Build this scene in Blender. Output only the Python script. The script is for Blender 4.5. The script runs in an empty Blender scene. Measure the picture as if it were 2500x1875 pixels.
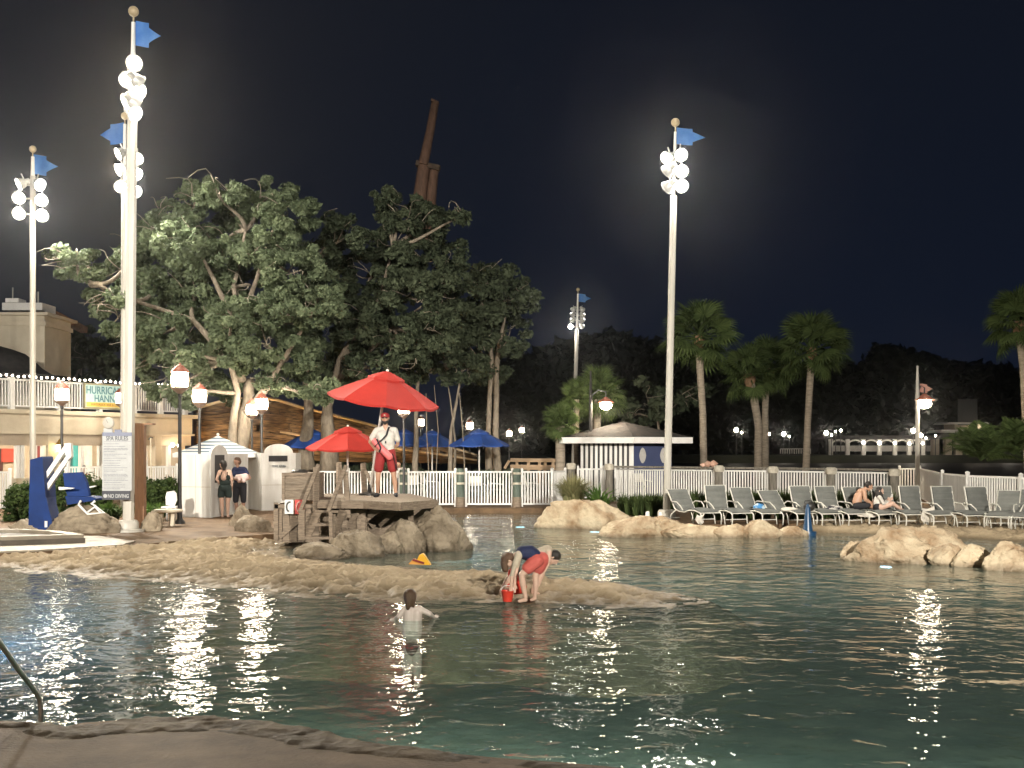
import bpy, math, random
import numpy as np
from mathutils import Vector, Matrix, noise
rnd = random.Random(7)
nrs = np.random.RandomState(11)
PI = math.pi
S = bpy.context.scene
COL = S.collection

# ------------------------------------------------------------ camera
F = 2800.0      # focal length in photograph pixels (photograph 2500 wide)
H = 1.9         # eye height above the pool deck
cam = bpy.data.objects.new('camera', bpy.data.cameras.new('camera'))
COL.objects.link(cam)
cam.location = (0, 0, H)
cam.rotation_euler = (math.radians(90), 0, 0)
cam.data.sensor_width = 36
cam.data.lens = F / 2500 * 36
cam.data.shift_y = 157.5 / 2500
cam.data.clip_end = 3000
S.camera = cam
# ------------------------------------------------------------ night sky
wd = bpy.data.worlds.new('World'); S.world = wd; wd.use_nodes = True
nt = wd.node_tree; nt.nodes.clear()
wo = nt.nodes.new('ShaderNodeOutputWorld'); bg = nt.nodes.new('ShaderNodeBackground')
sky = nt.nodes.new('ShaderNodeTexSky'); sky.sky_type = 'NISHITA'; sky.sun_disc = False
sky.sun_elevation = math.radians(-4.5); sky.sun_rotation = math.radians(60)
tc = nt.nodes.new('ShaderNodeTexCoord'); sp = nt.nodes.new('ShaderNodeSeparateXYZ')
nt.links.new(tc.outputs['Generated'], sp.inputs[0])
mr = nt.nodes.new('ShaderNodeMapRange'); nt.links.new(sp.outputs['Z'], mr.inputs[0])
mr.inputs[1].default_value = 0.0; mr.inputs[2].default_value = 0.45
rp = nt.nodes.new('ShaderNodeMix'); rp.data_type = 'RGBA'
nt.links.new(mr.outputs[0], rp.inputs[0])
rp.inputs[6].default_value = (0.0044, 0.0072, 0.0160, 1)     # navy towards the horizon
rp.inputs[7].default_value = (0.0048, 0.0062, 0.0105, 1)
ml = nt.nodes.new('ShaderNodeMapRange'); nt.links.new(sp.outputs['X'], ml.inputs[0])
ml.inputs[1].default_value = 0.05; ml.inputs[2].default_value = -0.5
ml.inputs[3].default_value = 0.0; ml.inputs[4].default_value = 1.0
r2 = nt.nodes.new('ShaderNodeMix'); r2.data_type = 'RGBA'; nt.links.new(ml.outputs[0], r2.inputs[0])
nt.links.new(rp.outputs[2], r2.inputs[6]); r2.inputs[7].default_value = (0.0125, 0.0135, 0.017, 1)  # grey lamp glare put into the sky colour on the left
ad = nt.nodes.new('ShaderNodeMix'); ad.data_type = 'RGBA'; ad.blend_type = 'ADD'; ad.inputs[0].default_value = 0.002
nt.links.new(r2.outputs[2], ad.inputs[6]); nt.links.new(sky.outputs[0], ad.inputs[7])
nt.links.new(ad.outputs[2], bg.inputs[0]); bg.inputs[1].default_value = 1.0
nt.links.new(bg.outputs[0], wo.inputs[0])
# render settings that belong to the look
S.view_settings.view_transform = 'Standard'; S.view_settings.look = 'None'
S.view_settings.exposure = 0.2; S.view_settings.gamma = 1
S.render.engine = 'CYCLES'
cy = S.cycles
cy.use_denoising = True
cy.max_bounces = 6; cy.diffuse_bounces = 3; cy.glossy_bounces = 3; cy.transmission_bounces = 2
cy.transparent_max_bounces = 12; cy.volume_bounces = 0
cy.caustics_reflective = False; cy.caustics_refractive = False
cy.sample_clamp_direct = 40.0; cy.sample_clamp_indirect = 3.0
cy.use_light_tree = True
FLOOD = 1900.0      # radiance of the floodlight lenses
NEARP = 23000.0     # power of one assumed floodlight beam behind the viewer
LANTERN = 150.0      # radiance of the lantern glass

# ------------------------------------------------------------ placing
def W(x, y, d):     # point seen at photograph pixel x, y at depth d
    return Vector(((x - 1250) / F * d, d, H - (y - 1095) / F * d))
def G(x, y, z=0.0): # point of the horizontal plane z seen at pixel x, y
    return W(x, y, F * (H - z) / (y - 1095))
WATER = -0.15

# ------------------------------------------------------------ materials
MATS = {}
def _n(t, k, **kw):
    n = t.nodes.new(k)
    for a, b in kw.items(): setattr(n, a, b)
    return n
def mat(name, col, rough=0.6, col2=None, scale=6.0, bump=0.0, bscale=None, metal=0.0, stretch=(1, 1, 1), detail=4,
        spec=0.5, sheen=0.0, trans=0.0, contrast=(0.35, 0.65), attr=None, dist=0.02):
    if name in MATS: return MATS[name]
    m = bpy.data.materials.new(name); m.use_nodes = True; t = m.node_tree
    b = t.nodes['Principled BSDF']
    b.inputs['Roughness'].default_value = rough; b.inputs['Metallic'].default_value = metal
    b.inputs['Specular IOR Level'].default_value = spec
    tcn = _n(t, 'ShaderNodeTexCoord'); mp = _n(t, 'ShaderNodeMapping')
    mp.inputs['Scale'].default_value = stretch
    oi = _n(t, 'ShaderNodeObjectInfo'); mv = _n(t, 'ShaderNodeVectorMath', operation='SCALE')
    cmb = _n(t, 'ShaderNodeCombineXYZ')
    for i in range(3): t.links.new(oi.outputs['Random'], cmb.inputs[i])
    t.links.new(cmb.outputs[0], mv.inputs[0]); mv.inputs['Scale'].default_value = 37.0
    t.links.new(tcn.outputs['Object'], mp.inputs['Vector']); t.links.new(mv.outputs[0], mp.inputs['Location'])
    nz = _n(t, 'ShaderNodeTexNoise'); nz.inputs['Scale'].default_value = scale; nz.inputs['Detail'].default_value = detail
    nz.inputs['Roughness'].default_value = 0.6
    t.links.new(mp.outputs[0], nz.inputs['Vector'])
    if col2 is None: col2 = tuple(c * 0.86 for c in col)
    r = _n(t, 'ShaderNodeValToRGB'); r.color_ramp.elements[0].position = contrast[0]; r.color_ramp.elements[1].position = contrast[1]
    r.color_ramp.elements[0].color = (*col2, 1); r.color_ramp.elements[1].color = (*col, 1)
    if attr:
        at = _n(t, 'ShaderNodeAttribute', attribute_name=attr); t.links.new(at.outputs['Fac'], r.inputs[0])
        r.color_ramp.elements[0].position = 0; r.color_ramp.elements[1].position = 1
    else: t.links.new(nz.outputs['Fac'], r.inputs[0])
    hs = _n(t, 'ShaderNodeHueSaturation'); t.links.new(r.outputs[0], hs.inputs['Color'])
    mrn = _n(t, 'ShaderNodeMapRange'); t.links.new(oi.outputs['Random'], mrn.inputs[0])
    mrn.inputs[3].default_value = 0.93; mrn.inputs[4].default_value = 1.07
    t.links.new(mrn.outputs[0], hs.inputs['Value']); t.links.new(hs.outputs[0], b.inputs['Base Color'])
    if bump:
        n2 = _n(t, 'ShaderNodeTexNoise'); n2.inputs['Scale'].default_value = bscale or scale * 4; n2.inputs['Detail'].default_value = 6
        t.links.new(mp.outputs[0], n2.inputs['Vector'])
        bp = _n(t, 'ShaderNodeBump'); bp.inputs['Strength'].default_value = bump; bp.inputs['Distance'].default_value = dist
        t.links.new(n2.outputs['Fac'], bp.inputs['Height']); t.links.new(bp.outputs[0], b.inputs['Normal'])
    if trans:
        out = [n for n in t.nodes if n.type == 'OUTPUT_MATERIAL'][0]
        tl = _n(t, 'ShaderNodeBsdfTranslucent'); t.links.new(hs.outputs[0], tl.inputs[0])
        mx = _n(t, 'ShaderNodeMixShader'); mx.inputs[0].default_value = trans
        t.links.new(b.outputs[0], mx.inputs[1]); t.links.new(tl.outputs[0], mx.inputs[2]); t.links.new(mx.outputs[0], out.inputs[0])
    MATS[name] = m
    return m
def emis(name, col, strength):
    if name in MATS: return MATS[name]
    m = bpy.data.materials.new(name); m.use_nodes = True; t = m.node_tree; t.nodes.clear()
    o = t.nodes.new('ShaderNodeOutputMaterial'); e = t.nodes.new('ShaderNodeEmission')
    e.inputs[0].default_value = (*col, 1); e.inputs[1].default_value = strength
    t.links.new(e.outputs[0], o.inputs[0]); m.cycles.emission_sampling = 'FRONT_BACK' if hasattr(m, 'cycles') else None
    MATS[name] = m
    return m

# ------------------------------------------------------------ mesh building
class MB:
    def __init__(s): s.v = []; s.f = []; s.mi = []; s.cur = 0
    def add(s, vs, fs):
        o = len(s.v); s.v += [tuple(p) for p in vs]
        for f in fs: s.f.append(tuple(i + o for i in f)); s.mi.append(s.cur)
        return s
    def box(s, c, d, R=None, bev=0.0):
        c = Vector(c); x, y, z = d[0] / 2, d[1] / 2, d[2] / 2
        P = [Vector((a, b, e)) for a in (-x, x) for b in (-y, y) for e in (-z, z)]
        if R: P = [R @ p for p in P]
        return s.add([c + p for p in P], [(0, 1, 3, 2), (4, 6, 7, 5), (0, 4, 5, 1), (2, 3, 7, 6), (0, 2, 6, 4), (1, 5, 7, 3)])
    def bar(s, a, b, w, h=None, up=(0, 0, 1)):  # box beam from a to b
        a = Vector(a); b = Vector(b); h = h or w; t = (b - a).normalized(); u = Vector(up)
        if abs(t.dot(u)) > 0.98: u = Vector((0, 1, 0))
        x = t.cross(u).normalized(); y = x.cross(t).normalized(); x *= w / 2; y *= h / 2
        return s.add([a - x - y, a + x - y, a + x + y, a - x + y, b - x - y, b + x - y, b + x + y, b - x + y],
                     [(0, 3, 2, 1), (4, 5, 6, 7), (0, 1, 5, 4), (1, 2, 6, 5), (2, 3, 7, 6), (3, 0, 4, 7)])
    def tube(s, pts, rad, n=8, cap=True):
        pts = [Vector(p) for p in pts]; m = len(pts)
        if not hasattr(rad, '__len__'): rad = [rad] * m
        V = []; prev = None
        for i, p in enumerate(pts):
            t = (pts[min(i + 1, m - 1)] - pts[max(i - 1, 0)])
            t = t.normalized() if t.length > 1e-9 else Vector((0, 0, 1))
            if prev is None:
                u = Vector((1, 0, 0)) if abs(t.x) < 0.9 else Vector((0, 1, 0))
                u = (u - t * u.dot(t)).normalized()
            else:
                u = prev - t * prev.dot(t); u = u.normalized() if u.length > 1e-6 else Vector((1, 0, 0))
            prev = u; w = t.cross(u)
            for k in range(n):
                a = 2 * PI * k / n; V.append(p + (u * math.cos(a) + w * math.sin(a)) * rad[i])
        Fc = [(i * n + k, i * n + (k + 1) % n, (i + 1) * n + (k + 1) % n, (i + 1) * n + k) for i in range(m - 1) for k in range(n)]
        if cap: Fc += [tuple(reversed(range(n))), tuple((m - 1) * n + k for k in range(n))]
        return s.add(V, Fc)
    def lathe(s, prof, c=(0, 0, 0), n=16, M=None, sx=1, sy=1, ph=0):  # prof: (r, z)
        c = Vector(c); V = []
        for r, z in prof:
            for k in range(n):
                a = 2 * PI * k / n + ph; p = Vector((r * math.cos(a) * sx, r * math.sin(a) * sy, z))
                V.append(c + (M @ p if M else p))
        m = len(prof)
        Fc = [(i * n + k, i * n + (k + 1) % n, (i + 1) * n + (k + 1) % n, (i + 1) * n + k) for i in range(m - 1) for k in range(n)]
        if prof[0][0] > 1e-4: Fc.append(tuple(reversed(range(n))))
        if prof[-1][0] > 1e-4: Fc.append(tuple((m - 1) * n + k for k in range(n)))
        return s.add(V, Fc)
    def ball(s, c, r, n=10, sz=(1, 1, 1)):
        c = Vector(c); k = max(4, n // 2)
        return s.lathe([(r * math.sin(PI * i / k) * 1.0 if 0 < i < k else 0.0005, -r * math.cos(PI * i / k) * sz[2]) for i in range(k + 1)], c, n, sx=sz[0], sy=sz[1])
    def prism(s, poly, off):    # polygon of 3-D points pushed along a vector
        P = [Vector(p) for p in poly]; off = Vector(off); n = len(P)
        return s.add(P + [p + off for p in P], [tuple(range(n)), tuple(reversed(range(n, 2 * n)))] + [(i, n + i, n + (i + 1) % n, (i + 1) % n) for i in range(n)])
    def sheet(s, fn, nu, nv):
        V = [fn(i / nu, j / nv) for j in range(nv + 1) for i in range(nu + 1)]
        return s.add(V, [(j * (nu + 1) + i, j * (nu + 1) + i + 1, (j + 1) * (nu + 1) + i + 1, (j + 1) * (nu + 1) + i) for j in range(nv) for i in range(nu)])

def top_of(o):
    while o.parent: o = o.parent
    return o
def tag(o, label=None, cat=None, group=None, kind=None):
    if label: o['label'] = label
    if cat: o['category'] = cat
    if group: o['group'] = group
    if kind: o['kind'] = kind
    return o
def thing(name, label, cat, loc=(0, 0, 0), group=None):
    o = bpy.data.objects.new(name, None); COL.objects.link(o); o.location = loc; o.empty_display_size = 0.2
    return tag(o, label, cat, group)
def obj(name, mb, m, parent=None, smooth=False, kind=None, label=None, recalc=True):
    """one mesh object; coordinates are world ones, moved into the frame of the top-level thing"""
    me = bpy.data.meshes.new(name)
    v = np.array([tuple(p) for p in mb.v], dtype=float).reshape(-1, 3)
    if parent is not None: org = np.array(top_of(parent).location)
    else: org = np.array([(v[:, 0].min() + v[:, 0].max()) / 2, (v[:, 1].min() + v[:, 1].max()) / 2, v[:, 2].min()])
    me.from_pydata((v - org).tolist(), [], mb.f)
    if recalc:
        import bmesh
        b = bmesh.new(); b.from_mesh(me); bmesh.ops.recalc_face_normals(b, faces=b.faces); b.to_mesh(me); b.free()
    ms = m if isinstance(m, (list, tuple)) else [m]
    for x in ms: me.materials.append(x)
    if len(ms) > 1 and not recalc: me.polygons.foreach_set('material_index', mb.mi)
    elif len(ms) > 1: me.polygons.foreach_set('material_index', mb.mi)
    if smooth:
        me.polygons.foreach_set('use_smooth', [True] * len(me.polygons))
        if smooth != 'all':
            try: me.set_sharp_from_angle(angle=math.radians(40))
            except Exception: pass
    me.update()
    o = bpy.data.objects.new(name, me); COL.objects.link(o)
    if parent is not None: o.parent = parent
    else: o.location = org
    if kind: o['kind'] = kind
    if label: o['label'] = label
    return o
def share(name, src, parent, loc=(0, 0, 0), rot=(0, 0, 0), sc=None):     # another piece with the same mesh data
    o = bpy.data.objects.new(name, src if isinstance(src, bpy.types.Mesh) else src.data); COL.objects.link(o)
    o.parent = parent; o.location = loc; o.rotation_euler = rot
    if sc is not None: o.scale = sc if hasattr(sc, '__len__') else (sc,) * 3
    return o
def dup(root, loc, rz=0, label=None, sc=None, group=None):
    def rec(o, par):
        c = o.copy(); COL.objects.link(c)
        if par: c.parent = par
        for ch in o.children: rec(ch, c)
        return c
    r = rec(root, None); r.location = loc; r.rotation_euler = (0, 0, rz)
    if sc: r.scale = (sc,) * 3
    if label: r['label'] = label
    if group: r['group'] = group
    return r
def fast_quads(name, V, m, parent=None, tone=None, nper=4, kind=None, org=None):
    """V: (N, nper, 3) world coordinates -> one mesh of N separate faces"""
    V = np.asarray(V, dtype=np.float32); N = V.shape[0]
    if org is None: org = np.array(top_of(parent).location if parent is not None else (V[..., 0].mean(), V[..., 1].mean(), V[..., 2].min()), dtype=np.float32)
    me = bpy.data.meshes.new(name)
    me.vertices.add(N * nper); me.vertices.foreach_set('co', (V.reshape(-1, 3) - org).ravel())
    me.loops.add(N * nper); me.loops.foreach_set('vertex_index', np.arange(N * nper, dtype=np.int32))
    me.polygons.add(N); me.polygons.foreach_set('loop_start', np.arange(0, N * nper, nper, dtype=np.int32))
    if tone is not None:
        a = me.attributes.new('tone', 'FLOAT', 'FACE'); a.data.foreach_set('value', np.asarray(tone, dtype=np.float32))
    me.materials.append(m); me.update(calc_edges=True)
    o = bpy.data.objects.new(name, me); COL.objects.link(o)
    if parent is not None: o.parent = parent
    else: o.location = org
    if kind: o['kind'] = kind
    return o
def text(name, body, size, loc, m, parent, rot=(PI / 2, 0, 0), w=None, depth=0.003):
    cu = bpy.data.curves.new(name, 'FONT'); cu.body = body; cu.size = size; cu.align_x = 'CENTER'; cu.align_y = 'CENTER'
    cu.extrude = depth; cu.offset = size * .018; cu.resolution_u = 3
    o = bpy.data.objects.new(name, cu); COL.objects.link(o)
    me = bpy.data.meshes.new_from_object(o); bpy.data.objects.remove(o)
    me.materials.append(m)
    o = bpy.data.objects.new(name, me); COL.objects.link(o); o.parent = parent
    o.location = Vector(loc) - Vector(top_of(parent).location); o.rotation_euler = rot
    if w:
        xs = [v.co.x for v in me.vertices]; k = w / max(1e-6, max(xs) - min(xs))
        for v in me.vertices: v.co.x *= k
    return o
def smoothstep(a, b, x):
    t = np.clip((x - a) / (b - a), 0, 1); return t * t * (3 - 2 * t)
def fbm(X, Y, seed, scale, octs=4, pers=0.5):       # cheap value noise on arrays
    out = np.zeros_like(X); amp = 1; r = np.random.RandomState(seed); T = r.rand(256, 256) * 2 - 1
    for o in range(octs):
        x = X * scale + o * 17.3; y = Y * scale + o * 9.1
        xi = np.floor(x).astype(int); yi = np.floor(y).astype(int); fx = x - xi; fy = y - yi
        fx = fx * fx * (3 - 2 * fx); fy = fy * fy * (3 - 2 * fy)
        g = lambda a, b: T[(xi + a) % 256, (yi + b) % 256]
        out += amp * ((g(0, 0) * (1 - fx) + g(1, 0) * fx) * (1 - fy) + (g(0, 1) * (1 - fx) + g(1, 1) * fx) * fy)
        amp *= pers; scale *= 2.03
    return out
def poly_sdf(X, Y, P):      # positive inside
    P = np.array(P); d = np.full(X.shape, 1e9); ins = np.zeros(X.shape, bool); n = len(P)
    for i in range(n):
        a = P[i]; b = P[(i + 1) % n]; e = b - a; wx = X - a[0]; wy = Y - a[1]
        t = np.clip((wx * e[0] + wy * e[1]) / (e @ e), 0, 1)
        d = np.minimum(d, (wx - e[0] * t) ** 2 + (wy - e[1] * t) ** 2)
        c = ((a[1] <= Y) & (Y < b[1])) | ((b[1] <= Y) & (Y < a[1]))
        with np.errstate(divide='ignore', invalid='ignore'):
            xi = a[0] + (Y - a[1]) / (b[1] - a[1] if b[1] != a[1] else 1e-9) * e[0]
        ins ^= c & (X < xi)
    d = np.sqrt(d); return np.where(ins, d, -d)
def grid_mesh(name, X, Y, Z, m, kind='structure', keep=None):
    ny, nx = X.shape; V = np.stack([X, Y, Z], -1).reshape(-1, 3).astype(np.float32)
    i = np.arange(nx - 1); j = np.arange(ny - 1); I, J = np.meshgrid(i, j)
    a = (J * nx + I).ravel(); Q = np.stack([a, a + 1, a + nx + 1, a + nx], -1)
    if keep is not None:
        k = keep.ravel(); Q = Q[k[Q].any(1)]
    me = bpy.data.meshes.new(name); me.vertices.add(len(V)); me.vertices.foreach_set('co', V.ravel())
    N = len(Q); me.loops.add(N * 4); me.loops.foreach_set('vertex_index', Q.ravel().astype(np.int32))
    me.polygons.add(N); me.polygons.foreach_set('loop_start', np.arange(0, N * 4, 4, dtype=np.int32))
    me.polygons.foreach_set('use_smooth', np.ones(N, dtype=bool)); me.materials.append(m); me.update(calc_edges=True)
    o = bpy.data.objects.new(name, me); COL.objects.link(o); o['kind'] = kind
    return o
# ============================================================ materials of the place
M_DECK = mat('deck_concrete', (0.165, 0.105, 0.058), 0.75, (0.09, 0.057, 0.033), 2.6, 0.6, 30, detail=8, dist=0.01, spec=.2)
M_WHITE = mat('white_paint', (0.78, 0.77, 0.74), 0.45, (0.70, 0.69, 0.66), 3)
M_POLE = mat('pole_paint', (0.50, 0.475, 0.42), 0.4, (0.40, 0.38, 0.335), 1.4, stretch=(6, 6, .5))
M_BLACK = mat('black_metal', (0.03, 0.028, 0.026), 0.4)
M_WOOD = mat('weathered_wood', (0.27, 0.21, 0.15), 0.75, (0.14, 0.105, 0.075), 5, 0.5, 14, stretch=(1.2, 1.2, 9), dist=0.01)
M_WOODH = mat('weathered_boards', (0.25, 0.20, 0.145), 0.75, (0.15, 0.115, 0.08), 5, 0.5, 14, stretch=(1.2, 9, 9), dist=0.01)
M_DARKWOOD = mat('dark_wood', (0.10, 0.07, 0.05), 0.8, (0.05, 0.035, 0.025), 6, 0.4)
M_POSTWOOD = mat('brown_post_wood', (0.30, 0.15, 0.075), 0.6, (0.20, 0.10, 0.05), 5, 0.3, stretch=(5, 5, .6))
M_ROCK = mat('tan_rock', (0.50, 0.41, 0.28), 0.8, (0.25, 0.16, 0.085), 2.2, 1.0, 9, detail=10, contrast=(.34, .58), dist=0.07)
M_ROCKG = mat('grey_brown_rock', (0.31, 0.255, 0.18), 0.8, (0.13, 0.10, 0.065), 2.4, 1.0, 9, detail=10, contrast=(.36, .62), dist=0.07)
M_SAND = mat('sand', (0.41, 0.33, 0.22), 0.8, (0.24, 0.185, 0.118), 1.1, 0.8, 16, detail=8, contrast=(.3, .7), dist=0.03, spec=.15)
M_SOIL = mat('dark_ground', (0.045, 0.045, 0.025), 0.9, (0.025, 0.03, 0.015), 0.6)
M_STEEL = mat('brushed_steel', (0.75, 0.74, 0.70), 0.38, metal=1.0)

def wet_edge(m, z0, z1):     # damp darker sand up to a hand's breadth above the water
    t = m.node_tree; b = t.nodes['Principled BSDF']; src = b.inputs['Base Color'].links[0].from_socket
    g = _n(t, 'ShaderNodeNewGeometry'); s = _n(t, 'ShaderNodeSeparateXYZ'); t.links.new(g.outputs['Position'], s.inputs[0])
    nz = _n(t, 'ShaderNodeTexNoise'); nz.inputs['Scale'].default_value = 1.5; t.links.new(g.outputs['Position'], nz.inputs['Vector'])
    ma = _n(t, 'ShaderNodeMath', operation='MULTIPLY_ADD'); ma.inputs[1].default_value = -.10; t.links.new(nz.outputs['Fac'], ma.inputs[0]); t.links.new(s.outputs['Z'], ma.inputs[2])
    r = _n(t, 'ShaderNodeMapRange'); r.inputs[1].default_value = z0 - .05; r.inputs[2].default_value = z1 - .05; t.links.new(ma.outputs[0], r.inputs[0])
    sub_ = _n(t, 'ShaderNodeMapRange'); sub_.inputs[1].default_value = z0 - .22; sub_.inputs[2].default_value = z0 - .03; t.links.new(s.outputs['Z'], sub_.inputs[0])
    mx = _n(t, 'ShaderNodeMix', data_type='RGBA', blend_type='MULTIPLY'); t.links.new(sub_.outputs[0], mx.inputs[0])
    c = _n(t, 'ShaderNodeMix', data_type='RGBA'); t.links.new(r.outputs[0], c.inputs[0]); c.inputs[6].default_value = (.52, .50, .48, 1); c.inputs[7].default_value = (1, 1, 1, 1)
    t.links.new(src, mx.inputs[6]); t.links.new(c.outputs[2], mx.inputs[7]); t.links.new(mx.outputs[2], b.inputs['Base Color'])
    rr_ = _n(t, 'ShaderNodeMapRange'); rr_.inputs[3].default_value = .58; rr_.inputs[4].default_value = b.inputs['Roughness'].default_value; t.links.new(r.outputs[0], rr_.inputs[0]); t.links.new(rr_.outputs[0], b.inputs['Roughness'])
wet_edge(M_SAND, WATER + .01, WATER + .10); wet_edge(M_ROCK, WATER + .02, WATER + .12); wet_edge(M_ROCKG, WATER + .02, WATER + .14)
# ---- water
def make_water():
    m = bpy.data.materials.new('pool_water'); m.use_nodes = True; t = m.node_tree; t.nodes.clear()
    o = _n(t, 'ShaderNodeOutputMaterial'); tcn = _n(t, 'ShaderNodeTexCoord')
    hs = []
    for sc, st, amp, rot, dt in ((1.15, (1, 1.0, 1), 0.047, 0.3, 2), (3.1, (1.0, 1.25, 1), 0.022, -0.5, 2), (8.0, (1, 1.1, 1), 0.0062, 0.9, 2)):
        mp = _n(t, 'ShaderNodeMapping'); mp.inputs['Scale'].default_value = st; mp.inputs['Rotation'].default_value = (0, 0, rot)
        t.links.new(tcn.outputs['Object'], mp.inputs[0])
        n = _n(t, 'ShaderNodeTexNoise'); n.inputs['Scale'].default_value = sc; n.inputs['Detail'].default_value = dt; n.inputs['Roughness'].default_value = 0.45
        n.inputs['Distortion'].default_value = 0.6
        t.links.new(mp.outputs[0], n.inputs['Vector'])
        k = _n(t, 'ShaderNodeMath', operation='MULTIPLY'); k.inputs[1].default_value = amp; t.links.new(n.outputs['Fac'], k.inputs[0]); hs.append(k)
    a = _n(t, 'ShaderNodeMath', operation='ADD'); t.links.new(hs[0].outputs[0], a.inputs[0]); t.links.new(hs[1].outputs[0], a.inputs[1])
    a2 = _n(t, 'ShaderNodeMath', operation='ADD'); t.links.new(a.outputs[0], a2.inputs[0]); t.links.new(hs[2].outputs[0], a2.inputs[1])
    # calmer and choppier patches
    big = _n(t, 'ShaderNodeTexNoise'); big.inputs['Scale'].default_value = 0.22; t.links.new(tcn.outputs['Object'], big.inputs['Vector'])
    mr = _n(t, 'ShaderNodeMapRange'); mr.inputs[1].default_value = 0.35; mr.inputs[2].default_value = 0.65; mr.inputs[3].default_value = 0.75; mr.inputs[4].default_value = 1.25
    t.links.new(big.outputs['Fac'], mr.inputs[0])
    mm = _n(t, 'ShaderNodeMath', operation='MULTIPLY'); t.links.new(a2.outputs[0], mm.inputs[0]); t.links.new(mr.outputs[0], mm.inputs[1])
    bp = _n(t, 'ShaderNodeBump'); bp.inputs['Distance'].default_value = 1.0; bp.inputs['Strength'].default_value = 1.0
    t.links.new(mm.outputs[0], bp.inputs['Height'])
    gl = _n(t, 'ShaderNodeBsdfGlossy'); gl.inputs['Roughness'].default_value = 0.03; gl.inputs['Color'].default_value = (1, 1, 1, 1)
    t.links.new(bp.outputs[0], gl.inputs['Normal'])
    fr = _n(t, 'ShaderNodeFresnel'); fr.inputs[0].default_value = 1.34; t.links.new(bp.outputs[0], fr.inputs['Normal'])
    df = _n(t, 'ShaderNodeBsdfDiffuse'); df.inputs[0].default_value = (0.100, 0.142, 0.124, 1)
    tr = _n(t, 'ShaderNodeBsdfTransparent'); tr.inputs[0].default_value = (0.84, 0.95, 0.94, 1)
    bd = _n(t, 'ShaderNodeMixShader'); bd.inputs[0].default_value = 0.50
    t.links.new(df.outputs[0], bd.inputs[1]); t.links.new(tr.outputs[0], bd.inputs[2])
    mx = _n(t, 'ShaderNodeMixShader'); t.links.new(fr.outputs[0], mx.inputs[0]); t.links.new(bd.outputs[0], mx.inputs[1]); t.links.new(gl.outputs[0], mx.inputs[2])
    t.links.new(mx.outputs[0], o.inputs[0])
    return m
M_WATER = make_water()
M_POOLFLOOR = mat('pool_plaster', (0.50, 0.58, 0.50), 0.8, (0.28, 0.38, 0.35), 1.6)

# ============================================================ ground, deck, pool
def tess(name, outer, hole, z, m, wall=None):
    from mathutils.geometry import tessellate_polygon
    loops = [[Vector((p[0], p[1], 0)) for p in outer]] + ([[Vector((p[0], p[1], 0)) for p in hole]] if hole else [])
    P = [p for l in loops for p in l]; mb = MB()
    mb.add([(p.x, p.y, z) for p in P], [tuple(t) for t in tessellate_polygon(loops)])
    if wall is not None and hole:
        n = len(hole); o = len(mb.v)
        mb.add([(p[0], p[1], z) for p in hole] + [(p[0], p[1], wall) for p in hole], [(i, (i + 1) % n, n + (i + 1) % n, n + i) for i in range(n)])
    return tag(obj(name, mb, m), kind='structure')
g2 = lambda x, y, z=0.0: (G(x, y, z).x, G(x, y, z).y)
near_edge = [g2(*p) for p in ((-250, 1766), (0, 1760), (73, 1763), (158, 1774), (203, 1764), (316, 1756), (443, 1752), (506, 1751), (600, 1758), (696, 1772), (800, 1793), (904, 1812), (1017, 1829), (1130, 1842), (1243, 1852), (1356, 1860), (1560, 1878), (1900, 1905), (2400, 1960))]
far_edge = [(20, 7), (30, 12), (30, 24)] + [g2(*p) for p in ((2900, 1298), (2500, 1288), (2300, 1283), (2060, 1277), (1960, 1277), (1780, 1282), (1560, 1278), (1440, 1262), (1350, 1246), (1330, 1241), (1060, 1241), (1030, 1252), (1000, 1270), (940, 1300), (840, 1312), (760, 1306), (700, 1302), (600, 1308), (480, 1316), (297, 1334), (200, 1340), (96, 1347), (-60, 1353), (-500, 1356))] + [(-16, 14), (-9, 8.0)]
POOL = near_edge + far_edge
DECKR = [(-45, -14), (45, -14), (45, 52), (-45, 52)]
tess('pool_deck', DECKR, POOL, 0.0, M_DECK, wall=-1.2)
tess('ground', [(-900, -300), (900, -300), (900, 1500), (-900, 1500)], DECKR, -0.004, M_SOIL)
tag(obj('pool_floor', MB().add([(-32, 4, -0.95), (32, 4, -0.95), (32, 40, -0.95), (-32, 40, -0.95)], [(0, 1, 2, 3)]), M_POOLFLOOR), kind='structure')
wb = MB().add([(-34, 4, WATER), (34, 4, WATER), (34, 40, WATER), (-34, 40, WATER)], [(0, 1, 2, 3)])
tag(obj('pool_water', wb, M_WATER), kind='structure')
M_LAGOON = mat('lagoon_water', (0.006, 0.008, 0.01), 0.5, (0.005, 0.007, 0.009), 1, spec=.05)
tag(obj('lagoon_water', MB().add([(-300, 75, 0.004), (300, 75, 0.004), (300, 151, 0.004), (-300, 151, 0.004)], [(0, 1, 2, 3)]), M_LAGOON), kind='structure')
fb = MB().add([(-500, 149, -0.2), (500, 149, -0.2), (500, 151, 1.0), (-500, 151, 1.0), (500, 900, 2.0), (-500, 900, 2.0)], [(0, 1, 2, 3), (3, 2, 4, 5)])
tag(obj('far_bank', fb, M_SOIL), kind='structure')

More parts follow.
